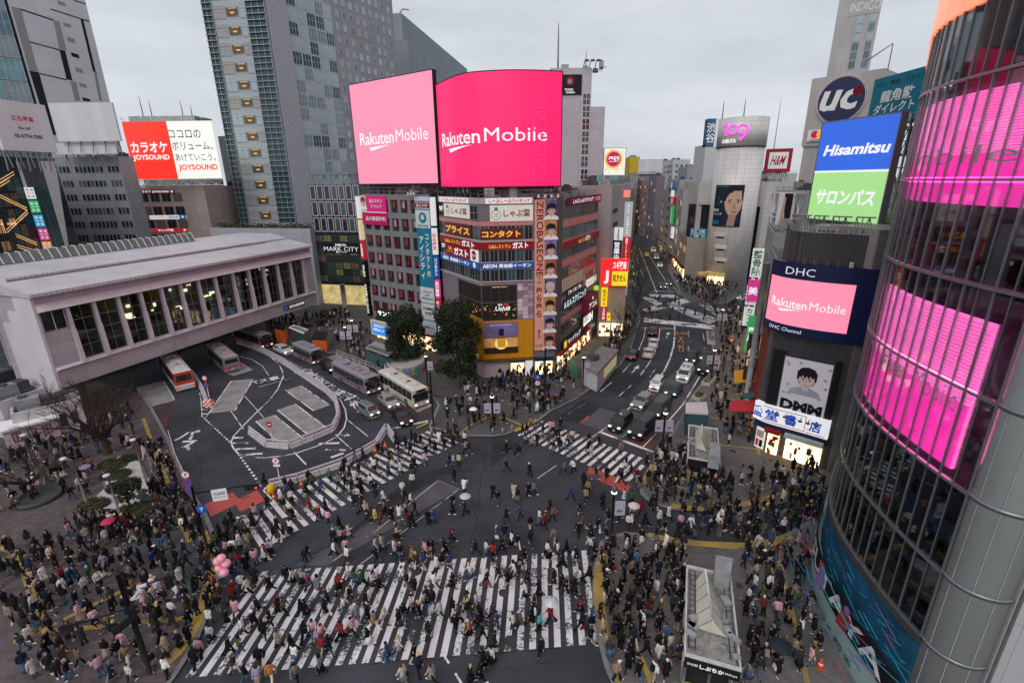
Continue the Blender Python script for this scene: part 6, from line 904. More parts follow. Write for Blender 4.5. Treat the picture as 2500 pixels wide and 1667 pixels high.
# rounded glass corner and white panelled end
cc=Vector((22.75,18.9,0));qpale=mat('corner_glass',(.4,.42,.41),.3,0,0,.2,.4,spec=.6,stretch=(1,1,.2));m=MB();m.lathe(cc,[(1.38,0),(1.38,ZQ)],32);part('rounded_corner',m,qpale,Q)
m=MB()
for k in range(6):a=2.6+k*.62;m.tube([cc+Vector((math.cos(a)*1.385,math.sin(a)*1.385,0)),cc+Vector((math.cos(a)*1.385,math.sin(a)*1.385,ZQ))],.02,4)
part('corner_joint',m,mul,Q);Q.children[-1]['kind']='stuff'
for z in LV[:8]:m=MB();m.lathe(cc,[(1.4,z-.1),(1.46,z-.1),(1.46,z+.1),(1.4,z+.1)],32);part('corner_ring',m,mul,Q)
ef_=Fr(Vector((22.9,17.5,0)),Vector((40,14.0,0)));whp=panelmat('white_panel',(.46,.44,.45),ef_.ang,3.2,5,.012,.4,.35,.06);m=MB();m.bx(ef_,.3,ef_.L,0,ZQ,-4,0);part('end_wall',m,whp,Q);m=MB();[m.bx(ef_,u,u+.12,0,ZQ,0,.1)for u in(.35,3.5,6.7)];part('end_mullion',m,mul,Q);wins(Q,ef_,[(4.0,6.2,z,z+2.2)for z in(2.2,7.2)],frame_g,[g_dark],1,1,.1,.02)
# screens behind the glass
sA_=lit('glass_screen_pink',hx('ff6db8'),7.5,.25,.35);sB_=lit('glass_screen_magenta',hx('ff2fa2'),7,.25,.35)
def rows_on(o,z0,z1,u0,u1,n,mt):
 m=MB()
 for k in range(n):z=z0+(z1-z0)*k/n;m.bx(QC,u0,u1,z,z+.03,-.32,-.3,0,24)
 part('led_seam',m,mt,o);o.children[-1]['kind']='stuff'
seam=lit('led_seam',hx('e83a98'),5,0)
ur,zr0=QC.hit('6',2150,680,-.32);ul=QC.hit('6',1445,360,-.32)[0];zlo=QC.hit('6',1690,1555,-.32)[1]
def scr(lab,u0,u1,z0,z1,w):
 o=S('screen',lab,'screen',QC,u0,u1,z0,z1,sA_,[('r',0,1,0,.45,sB_),('t','Rakuten',.34,.45,.16,wlet,{'w':.36,'b':.02}),('t','Mobile',.76,.45,.16,wlet,{'w':.34,'b':-.005})],-.32,.2,n=30);rows_on(o,z0,z1,u0,u1,40,seam);return o
scr('magenta screen wrapped behind the glass, lower of the curved building',max(ul,2.5),ur,zlo,zr0,1)
zt0=QC.hit('3',1800,1390,-.32)[1];zt1=QC.hit('3',2200,590,-.32)[1];scr('bright pink screen high behind the glass of the curved building',3.0,QL-.6,zt0,zt1,1)
S('screen','coral screen strip at the very top of the curved glass building','screen',QC,2.0,QL-2,QC.hit('3',1990,62)[1],68,lit('screen_coral',hx('ff8a6a'),1.2,.1,.3),[],.2,.3)
# painted hoarding at street level
bb=QC;mint=mat('hoarding_mint',(.3,.42,.4),.6,0,0,.12,.6);mur=mat('mural_blue',(.015,.08,.15),.5,0,0,.6,.6)
it=[];cs=[mat('mural_cyan',(.03,.3,.42)),mat('mural_magenta',(.38,.05,.25)),mat('mural_red',(.3,.03,.03)),mat('mural_violet',(.2,.15,.36)),mat('mural_yellow',(.5,.4,.04))];rr=random.Random(6)
for k in range(240):a=rr.random();b=rr.random();L=rr.uniform(.01,.07);w=rr.uniform(.012,.04);s_=rr.choice((-1,1));it.append(('p',[(a,b),(a+L,b+s_*L*3),(a+L+.004,b+s_*L*3+w),(a+.004,b+w)],rr.choice((cs[0],cs[0],cs[0],cs[1],cs[3]))))
for k in range(9):a=.12+.095*k;it+=[('p',[(a,.1),(a+.03,.15),(a+.04,.5),(a+.012,.6)],cs[2+k%2]),('d',a+.02,.64,.13,(hairm,cs[2])[k%2]),('d',a+.024,.6,.085,cs[3])]
m1=QC
S('mural','dark blue painted mural of tangled strokes and figures on the curved hoarding','billboard',m1,4,m1.L,3.3,6.58,mur,it[:100]+it[240:]+it[100:240],.05,.2);lm=[('t','ART',.42,.5,.7,bpl,{'w':.3,'b':.05}),('r',.0,.3,0,.3,mat('mural_green',(.1,.3,.2)))]+[('t','好きなもので生きていく',.3,.3,.2,mat('letter_slate',(.06,.12,.13)),{'w':.4}),('t','とことんあつく語る',.75,.15,.16,mat('letter_slate',()),{'w':.3})]
S('hoarding','pale mint street hoarding with huge black capitals round the curved building','billboard',bb,3,bb.L,.14,3.25,mint,lm,.3,.25);S('sign_band','black band with slanting white capitals between hoarding and mural','sign',m1,m1.L*.55,m1.L-.1,2.2,3.9,black,[('t','TSUTAYA',.55,.5,.78,wpl,{'w':.8,'b':.02})],.42,.1)
# ================================================================ TREES
def leaves(mb,rng,blobs,n,s,mi=(0,1)):
 w=[b[1]**2 for b in blobs]
 for k in range(n):
  c,r=rng.choices(blobs,w)[0];d=Vector((rng.gauss(0,1),rng.gauss(0,1),rng.gauss(0,.8))).normalized();p=Vector(c)+d*r*(.55+.5*rng.random()**.6)
  a=Vector((rng.uniform(-1,1),rng.uniform(-1,1),rng.uniform(-.6,.6))).normalized()*s*rng.uniform(.6,1.3);b=a.cross(d).normalized()*s*rng.uniform(.3,.6)
  mb.add([p-a,p+b,p+a,p-b],[[0,1,2,3]],rng.choice(mi))
barkm=mat('bark',(.055,.042,.036),.85,0,0,.3,3);lf1=mat('leaf_green',(.018,.03,.014),.6,0,0,.5,.7);lf2=mat('leaf_olive',(.032,.042,.02),.6,0,0,.5,.7)
def bushy(label,p,H,Rr,seed,n=9000):
 rng=random.Random(seed);t=thing('broadleaf_tree',label,'tree',p,'dense green trees before the corner building');p=Vector(p);m=MB();m.tube([p,p+Vector((.1,0,H*.3)),p+Vector((0,.1,H*.7))],[.3,.24,.1],8);lb=[]
 blobs=[]
 for k in range(26):
  z=rng.uniform(.2,.95);a=rng.uniform(0,6.28);rr_=Rr*(1-abs(z-.5)*.9)*rng.uniform(.35,.85);c=p+Vector((math.cos(a)*rr_,math.sin(a)*rr_,H*z));blobs.append((c,Rr*rng.uniform(.28,.5)))
  m.tube([p+Vector((0,0,H*z*.6)),c],[.09,.03],5)
 part('trunk',m,barkm,t);m=MB();leaves(m,rng,blobs,n,.2);part('crown',m,[lf1,lf2],t)
def bare(label,p,H,seed,spread=.62,n0=5,depth=5,r0=.2,group=None,name='bare_tree',trunk=.32):
 rng=random.Random(seed);t=thing(name,label,'tree',p,group);tr,cr=MB(),MB();p=Vector(p)
 top=p+Vector((rng.uniform(-.3,.3),rng.uniform(-.3,.3),H*trunk));tr.tube([p,p.lerp(top,.5),top],[r0*1.25,r0,r0*.85],8)
 def grow(b,d,L,r,lev):
  pts=[b];q=d.copy()
  for s_ in range(3):q=(q+Vector((rng.uniform(-.25,.25),rng.uniform(-.25,.25),rng.uniform(-.12,.2)))).normalized();pts.append(pts[-1]+q*L/3)
  cr.tube(pts,[r,r*.8,r*.6,r*.4],5 if lev<2 else 3,cap=False)
  if lev<depth:
   for k in range(rng.choice((2,3,3))if lev<depth-1 else 3):
    a=pts[rng.choice((1,2,3,3))];e=(q+Vector((rng.uniform(-1,1),rng.uniform(-1,1),rng.uniform(-.5,.6)))*.75).normalized();grow(a,e,L*rng.uniform(.58,.8),r*.55,lev+1)
 for k in range(n0):a=6.28*k/n0+rng.uniform(-.4,.4);grow(top-Vector((0,0,rng.uniform(0,H*.08))),Vector((math.cos(a)*spread,math.sin(a)*spread,rng.uniform(.6,1.1))).normalized(),H*.3,r0*.6,1)
 part('trunk',tr,barkm,t);part('crown',cr,barkm,t)
bushy('dense dark green tree in the painted round planter',g('5',470,950),10.5,3.6,1,13000);bushy('dense dark green tree nearer the crossing, taller of the two',g('5',815,1120),13.5,3.7,2,17000)
bare('big bare tree with spreading twigs on the left plaza',g('4',740,1568),11.5,11,1.0,9,6,.36,None,'bare_tree',.26);bare('leaning dark bare tree in the round kerb at the left edge',g('7',240,300),7.5,12,1.0,8,6,.2,None,'bare_tree',.25)
for i,(v,x,y,h)in enumerate((('E',770,620,9),('E',640,900,8),('E',800,460,9),('E',830,330,9),('E',700,760,8))):bare(('bare street tree at the far crossing corner','bare street tree behind the subway kiosk','bare street tree left of the far zebra','bare street tree by the tall vertical signs','bare street tree between kiosk and far crossing','bare street tree up the left pavement','furthest bare street tree up the left pavement')[i],g(v,x,y),h,20+i,.7,5,5,.16,'bare street trees on the left pavement')
for i,(x,y)in enumerate(((470,1180),(440,1010),(410,820),(395,740),(735,1080),(660,900))):bare('bare dark street tree up the avenue, '+('left side nearest the crossing','left side second from the crossing','left side third from the crossing','left side furthest off','right side nearest the cylinder','right side furthest off')[i],g('J',x,y),10,60+i,.75,6,5,.17,'bare street trees up the avenue')
bare('bare dark tree in front of the cylinder tower',g('E',1565,620),10.5,31,.8,6,6,.24);bare('bare street tree far up on the right pavement',g('J',700,1000),8,33,.7,5,4,.15)
# painted round planter
pc=g('5',455,990);rP=3.1;t=thing('planter','round planter wall painted in pastel rainbow stripes and big letters','planter',pc);pa=Arc([pc+Vector((math.cos(a),math.sin(a),0))*rP for a in[math.pi+k*math.pi/6 for k in range(7)]],5);m=MB();m.lathe(pc,[(rP,0),(rP,1.75),(rP-.25,1.75),(rP-.25,1.5)],32);part('wall',m,mat('planter_cream',(.42,.4,.38)),t);m=MB();cols=[mat('pastel_%d'%k,c)for k,c in enumerate(((.55,.25,.3),(.5,.42,.18),(.2,.42,.42),(.35,.25,.5),(.5,.3,.15)))]
for k in range(24):m.bx(pa,pa.L*k/24,pa.L*(k+.8)/24,.1,1.65,0,.03,k%5,1)
part('painted_stripe',m,cols,t);m=MB();text(m,pa,'Y·SHI',pa.L*.55,.9,1.1,5.0,.06,0,.05);part('lettering',m,mat('letter_teal',(.1,.28,.36)),t)
# ================================================================ VEHICLES
tyre=mat('tyre',(.014,.014,.015),.85,0,0,.2,6);rimm=mat('rim',(.32,.32,.34),.35,.7,0,.1);cgl=mat('car_glass',(.012,.02,.02),.06,0,0,0,spec=.7);headm=lit('headlamp',(1,.95,.8),1.6,0);headoff=mat('headlamp_off',(.6,.6,.6),.15,0,0,0);tailm=lit('tail_lamp',(.75,.02,.02),.8,0);plate_w=mat('plate_white',(.6,.6,.6),.5);plate_y=mat('plate_yellow',(.62,.42,.04),.5)
def wheelset(par,L,W,r,xs,tw=.2):
 for x in xs:
  for s in(-1,1):
   m=MB();c=Vector((x,s*(W/2-tw/2+.01),r));P=[c+Vector((0,s*q,0))for q in(-tw/2,tw/2)];m.tube(P,r,16,0,True,False);w=link('wheel',m.mesh('wheel',[tyre]),par);m=MB();m.tube([c+Vector((0,s*tw/2,0)),c+Vector((0,s*(tw/2+.015),0))],r*.62,12,0,True,False);link('rim',m.mesh('rim',[rimm]),w)
def lamp(par,name,pts,mt):m=MB();m.hexa(pts);return link(name,m.mesh(name,[mt]),par)
def boxp(x0,x1,y0,y1,z0,z1):return[(x0,y0,z0),(x1,y0,z0),(x1,y1,z0),(x0,y1,z0),(x0,y0,z1),(x1,y0,z1),(x1,y1,z1),(x0,y1,z1)]
# profiles: (x, z) of bonnet/roof line front to back, as fractions of length; glasshouse corners
KINDS={'sedan':(4.6,1.76,1.45,[(0,.35),(.01,.62),(.05,.75),(.27,.93),(.4,1.4),(.48,1.45),(.66,1.43),(.84,1.0),(.98,.95),(1,.6),(.99,.35)],(.28,.41,.68,.83)),'hatch':(4.1,1.72,1.5,[(0,.35),(.01,.65),(.06,.8),(.25,.98),(.4,1.44),(.5,1.5),(.8,1.46),(.95,1.05),(1,.8),(1,.35)],(.26,.41,.84,.95)),'suv':(4.4,1.8,1.62,[(0,.4),(.01,.78),(.05,.92),(.25,1.05),(.38,1.55),(.5,1.62),(.84,1.58),(.97,1.1),(1,.85),(1,.4)],(.26,.39,.86,.96)),
'cab':(4.4,1.7,1.75,[(0,.38),(.01,.72),(.05,.85),(.2,1.0),(.34,1.62),(.42,1.75),(.88,1.72),(.98,1.1),(1,.8),(1,.38)],(.21,.35,.9,.975)),'van':(5.0,1.88,1.98,[(0,.4),(.01,.85),(.04,1.0),(.13,1.15),(.27,1.86),(.36,1.98),(.95,1.96),(.995,1.3),(1,.8),(1,.4)],(.14,.28,.955,.99)),'kei':(3.4,1.48,1.78,[(0,.35),(.01,.8),(.04,.95),(.15,1.05),(.26,1.68),(.34,1.78),(.96,1.75),(1,1.2),(1,.35)],(.16,.27,.965,.995)),'wagon':(4.6,1.8,1.5,[(0,.35),(.01,.64),(.05,.78),(.26,.96),(.39,1.43),(.48,1.5),(.88,1.46),(.97,1.05),(1,.8),(1,.35)],(.27,.4,.91,.97))}
def section(prof,L,W,H):
 "loft the body across its width: full at the waist, drawn in at the roof"
 m=MB();ys=(-1,-.93,-.6,0,.6,.93,1);ring=[]
 for y in ys:
  a=abs(y);row=[]
  for x,z in prof:
   zz=z if a<.95 else min(z,.92*H*.62+.05)if z>.6*H else z;yy=y*W/2
   if z>.66*H:yy*=.84 if a>.9 else .9
   if a>=.93 and z>.66*H:zz=z-.05
   if a==1 and z>.66*H:zz=z-.1
   xx=(x-.5)*L;row.append((xx*(1-.03*a*(1 if abs(x-.5)>.45 else 0)),yy,zz))
  ring.append(row)
 n=len(prof);vs=[v for r in ring for v in r];fs=[]
 for i in range(len(ys)-1):
  for k in range(n-1):fs.append([i*n+k,i*n+k+1,(i+1)*n+k+1,(i+1)*n+k])
 fs.append([k for k in range(n)][::-1]);fs.append([(len(ys)-1)*n+k for k in range(n)]);m.add(vs,fs,0,False);return m
def car(kind,label,v,x,y,v2,x2,y2,col,lights='front',plate=plate_w,cat='car',name='parked_car',roof=None,group='cars and vans on the roads'):
 "stands at the pixel (ground centre), heading from it to the second pixel"
 L,W,H,prof,gl=KINDS[kind];c=g(v,x,y);d=g(v2,x2,y2)-c;ang=math.atan2(d.y,d.x)+math.pi;c.z=.006
 t=thing(name,label,cat,c,group,False,ang);pm=mat('paint_%s'%label.replace(' ','_')[:26],col,.25,.15,0,.05,1,spec=.6)
 q=link('body',section(prof,L,W,H).mesh('body',[pm]),t);zr=max(z for _,z in prof);zw=.66*H
 X=lambda f:(f-.5)*L;wy=W/2*.845
 # glass: side windows, windscreen, rear window lie just proud of the body
 for s in(-1,1):
  m=MB();a,b,e,f=gl;yb=s*(W/2*.9+.012);yt=s*(W/2*.84+.012);zt=zr-.2;zb=zw+.02
  cuts=[X(a)+.28,(X(a)+X(f))/2-.1,X(f)-.5,X(f)-.12]if kind!='van' else[X(a)+.3,X(.36),X(.66),X(f)-.15]
  tops=[X(b)+.16,cuts[1],cuts[2]+.05 if kind in('van','kei','cab','suv','wagon')else X(e)-.35,X(e)-.1]
  for k in range(3):m=MB();m.hexa([(cuts[k]+.03,yb-s*.05,zb),(cuts[k+1]-.03,yb-s*.05,zb),(cuts[k+1]-.03,yb,zb),(cuts[k]+.03,yb,zb),(tops[k]+.03,yt-s*.05,zt),(tops[k+1]-.03,yt-s*.05,zt),(tops[k+1]-.03,yt,zt),(tops[k]+.03,yt,zt)]);link('window',m.mesh('window',[cgl]),t)
 def slab(x0,z0,x1,z1,w0,w1,nm):dx,dz=x1-x0,z1-z0;n=Vector((-dz,0,dx)).normalized()*.015;n=n if n.z>0 else-n;m=MB();m.add([Vector((x0,-w0,z0))+n,Vector((x0,w0,z0))+n,Vector((x1,w1,z1))+n,Vector((x1,-w1,z1))+n],[[0,1,2,3]]);m.add([Vector((x0,-w0,z0)),Vector((x0,w0,z0)),Vector((x1,w1,z1)),Vector((x1,-w1,z1))],[[0,1,2,3]]);link(nm,m.mesh(nm,[cgl]),t)
 pz=lambda f:np.interp(f,[p[0]for p in prof],[p[1]for p in prof]);a,b,e,f=gl
 slab(X(a)+.04,pz(a+.012)+.02,X(b)-.02,pz(b-.01),W/2*.82,W/2*.74,'windscreen');slab(X(e)+.02,pz(e+.005)-.02,X(f)-.02,pz(f-.004)+.05,W/2*.72,W/2*.76,'rear_window')
 wheelset(t,L,W,.32 if kind!='kei' else .28,(X(.19),X(.81)))
 hl=headm if lights=='front' else headoff
 for s in(-1,1):
  y0=s*W/2*.9;lamp(t,'headlight',boxp(X(0)-.02,X(.05),*sorted((y0,y0-s*.34)),.62*H*.72,.62*H*.72+.14),hl);lamp(t,'tail_light',boxp(X(.975),X(1)+.02,*sorted((y0,y0-s*.22)),.5*H,.5*H+.3),tailm)
  lamp(t,'mirror',boxp(X(a)+.25,X(a)+.42,*sorted((s*W/2*.9,s*(W/2+.17))),zw+.04,zw+.2),pm)
 lamp(t,'grille',boxp(X(0)-.015,X(.03),-W*.26,W*.26,.3*H,.42*H),black);lamp(t,'bumper',boxp(X(0)-.03,X(.06),-W*.44,W*.44,.2,.42),pm if kind!='cab' else black);lamp(t,'licence_plate',boxp(X(0)-.045,X(0)-.03,-.17,.17,.36,.52),plate);lamp(t,'licence_plate',boxp(X(1)+.02,X(1)+.03,-.17,.17,.6,.76),plate)
 if roof=='lamp':m=MB();m.lathe((X(.48),0,zr-.02),[(.13,0),(.13,.1),(.08,.18)],10);link('roof_lamp',m.mesh('roof_lamp',[wpl]),t)
 if roof=='rails':
  for s in(-1,1):m=MB();m.tube([(X(b)+.3,s*W*.36,zr),(X(e)-.2,s*W*.36,zr)],.03,5);link('roof_rail',m.mesh('roof_rail',[steel]),t)
 if roof=='ribs':
  for k in range(5):m=MB();m.tube([(X(.36),(k-2)*.3,zr),(X(.93),(k-2)*.3,zr-.02)],.022,4);link('roof_rib',m.mesh('roof_rib',[pm]),t)
 if roof=='hatch':m=MB();[m.box((X(.55),s*.35,zr),(.5,.4,.03))for s in(-1,1)];link('sunroof',m.mesh('sunroof',[black]),t)
 return t
blk=(.012,.013,.016);wht=(.6,.6,.61);slv=(.3,.3,.31);gry=(.05,.055,.06)
car('cab','black taxi with roof lamp first in the middle queue lane','B',1235,395,'B',1130,500,blk,roof='lamp',cat='taxi',name='taxi');car('van','long black ribbed roof van waiting on the red road patch','B',1445,455,'B',1330,560,blk,cat='van',name='van',roof='ribs');car('van','black people carrier queued behind the ribbed roof van','B',1600,270,'B',1500,370,(.02,.024,.028),cat='van',name='van');car('suv','silver fronted crossover with black roof behind the black taxi','B',1440,195,'B',1340,285,(.22,.22,.23))
car('hatch','dark navy hatchback beside the white kei wagon','E',1155,1255,'E',1060,1370,(.02,.024,.04));car('kei','white boxy kei wagon with yellow plate in the queue','E',990,1210,'E',905,1330,wht,plate=plate_y,roof=None);car('van','white van with two dark roof hatches','E',1260,1110,'E',1190,1230,wht,cat='van',name='van',roof='hatch');car('van','black minivan at the kerb beside the long planter','E',1455,1040,'E',1400,1150,blk,cat='van',name='van');car('sedan','dark sedan parked behind the kerbside minivan','E',1465,920,'E',1430,1000,(.02,.022,.03));car('cab','black car behind the white van with roof hatches','E',1320,945,'E',1290,1040,blk)
car('sedan','black sedan with red tail lamps nearest the far crossing','E',952,685,'E',960,600,blk,'rear');car('sedan','white sedan second behind the far stop line','E',958,800,'E',972,700,wht,'rear');car('sedan','pale silver sedan third behind the far stop line','E',915,895,'E',948,790,(.5,.49,.48),'rear');car('suv','black crossover alone in the left far lane','E',760,915,'E',820,800,blk,'rear')
car('sedan','white sedan turning at the far corner before the cylinder tower','E',1835,360,'E',1700,390,wht);car('sedan','second white car behind the turning white sedan','E',1945,330,'E',1850,345,wht)
car('cab','small pale van up the far street','J',635,990,'J',660,1060,(.5,.5,.5),cat='van',name='van');car('van','pale lorry like van behind the small one up the street','J',605,920,'J',620,970,(.5,.5,.5),cat='van',name='van');car('cab','yellow taxi far up the street','J',545,965,'J',535,920,(.6,.4,.04),'rear',cat='taxi',name='taxi');car('sedan','white car nearest of three up the far street','J',668,1060,'J',690,1120,wht);car('sedan','dark car before the far street stop line, left one','J',690,1265,'J',720,1320,gry);car('sedan','dark car before the far street stop line, right one','J',745,1235,'J',775,1290,gry)
car('wagon','white estate car behind the small bus','C',1045,255,'C',1150,300,wht);car('kei','grey boxy van by the pointed barrier','C',1700,735,'C',1850,830,(.16,.19,.2),plate=plate_y,cat='van',name='van');car('hatch','silver hatchback with black roof beside the cream bus','C',1850,655,'C',1960,760,slv);car('sedan','glossy black saloon with a pink number plate at the stop line','C',1945,770,'C',2020,860,blk);car('cab','black taxi with a pink reflection between buses','C',1395,390,'C',1490,450,blk,cat='taxi',name='taxi')
def bus(label,v,x,y,v2,x2,y2,L,W,H,low,up,roofc,lights=True,rear=None,name='city_bus',dest='渋谷駅'):
 c=g(v,x,y);d=g(v2,x2,y2)-c;ang=math.atan2(d.y,d.x)+math.pi;c.z=.006;t=thing(name,label,'bus',c,'buses at the terminal',False,ang);k=label.replace(' ','_')[:20];pl,pu_,pr_=mat('bus_low_'+k,low,.35,.1,0,.08),mat('bus_up_'+k,up,.3,.1,0,.08),mat('bus_roof_'+k,roofc,.45,0,0,.15,1)
 x0,x1,y_=-L/2,L/2,W/2;m=MB()
 def shell(z0,z1,s0,s1,mi):m.hexa([(x0+s0,-y_+s0,z0),(x1-s0,-y_+s0,z0),(x1-s0,y_-s0,z0),(x0+s0,y_-s0,z0),(x0+s1,-y_+s1,z1),(x1-s1,-y_+s1,z1),(x1-s1,y_-s1,z1),(x0+s1,y_-s1,z1)],mi)
 shell(.3,1.15,0,0,0);shell(1.151,H-.18,.0,.05,1);shell(H-.179,H,.05,.28,2);link('body',m.mesh('body',[pl,pu_,pr_]),t)
 for s in(-1,1):
  m=MB();n=max(3,int(L/1.5));a=x0+.5
  for q in range(n):u=x0+.6+(L-1.1)*q/n;m.hexa([(u,s*(y_-.03),1.25),(u+(L-1.1)/n-.08,s*(y_-.03),1.25),(u+(L-1.1)/n-.08,s*(y_+.012),1.25),(u,s*(y_+.012),1.25),(u,s*(y_-.06),H-.55),(u+(L-1.1)/n-.08,s*(y_-.06),H-.55),(u+(L-1.1)/n-.08,s*(y_-.03),H-.55),(u,s*(y_-.03),H-.55)])
  link('window',m.mesh('window',[cgl]),t)
  lamp(t,'mirror',boxp(x0-.25,x0-.1,*sorted((s*y_*.9,s*(y_+.2))),1.9,2.3),black)
 lamp(t,'windscreen',[(x0-.02,-y_+.1,1.05),(x0+.05,-y_+.1,1.05),(x0+.05,y_-.1,1.05),(x0-.02,y_-.1,1.05),(x0+.03,-y_+.18,H-.62),(x0+.1,-y_+.18,H-.62),(x0+.1,y_-.18,H-.62),(x0+.03,y_-.18,H-.62)],cgl);lamp(t,'destination_board',boxp(x0+.0,x0+.1,-.7,.7,H-.55,H-.22),black)
 lamp(t,'rear_window',[(x1-.1,-y_+.25,1.7),(x1+.015,-y_+.25,1.7),(x1+.015,y_-.25,1.7),(x1-.1,y_-.25,1.7),(x1-.1,-y_+.3,H-.6),(x1-.03,-y_+.3,H-.6),(x1-.03,y_-.3,H-.6),(x1-.1,y_-.3,H-.6)],cgl)
 for s in(-1,1):lamp(t,'headlight',boxp(x0-.03,x0+.05,*sorted((s*y_*.88,s*y_*.6)),.55,.75),headm if lights else headoff);lamp(t,'tail_light',boxp(x1-.05,x1+.03,*sorted((s*y_*.95,s*y_*.75)),.6,.95),tailm)
 lamp(t,'licence_plate',boxp(x0-.04,x0,-.2,.2,.42,.6),plate_w);lamp(t,'licence_plate',boxp(x1,x1+.03,-.2,.2,.6,.78),plate_w);lamp(t,'trim_stripe',boxp(x0-.015,x1+.015,-y_-.015,y_+.015,.95,1.1),rear or pl)
 m=MB();[m.hexa(boxp(q-.7,q+.7,-.7,.7,H,H+.2))for q in(x0+2,0,x1-2.4)];m.hexa(boxp(x0+3,x1-3.4,-.3,.3,H,H+.1));link('roof_unit',m.mesh('roof_unit',[pr_]),t);m=MB();[m.lathe((q,0,H+.02),[(.38,0),(.3,.1)],14)for q in(x0+3.2,x1-3.6)];link('roof_vent',m.mesh('roof_vent',[plantd]),t);wheelset(t,L,W,.48,(x0+2.3,x1-2.9),.28)
silver=(.26,.24,.27);maroon=mat('bus_maroon',(.22,.015,.04),.4)
bus('silver bus with a maroon stripe in the middle of the terminal','C',1600,500,'C',1790,600,10.5,2.45,2.95,(.2,.18,.2),(.22,.2,.22),silver,rear=maroon);bus('cream bus with black windows nearest the crossing','C',1960,585,'C',2130,690,10.5,2.45,2.95,(.55,.52,.42),(.5,.48,.42),(.58,.55,.5));bus('short silver bus in front of the white estate car','C',1235,310,'C',1330,355,7.2,2.2,2.85,(.2,.19,.2),(.2,.19,.2),silver,rear=maroon);bus('dark bus with headlights on emerging from under the bridge','C',810,185,'C',950,230,10.5,2.45,2.95,(.2,.02,.04),(.16,.15,.16),(.2,.19,.2),rear=maroon)
bus('silver bus seen from behind entering under the bridge','C',590,345,'C',480,250,10.5,2.45,2.95,(.24,.22,.24),(.24,.22,.24),(.34,.31,.34),rear=maroon);bus('white and red coach seen from behind near the bridge','C',245,470,'C',140,330,11,2.5,3.3,(.6,.58,.56),(.55,.05,.03),(.6,.58,.56),rear=wpl,name='coach')
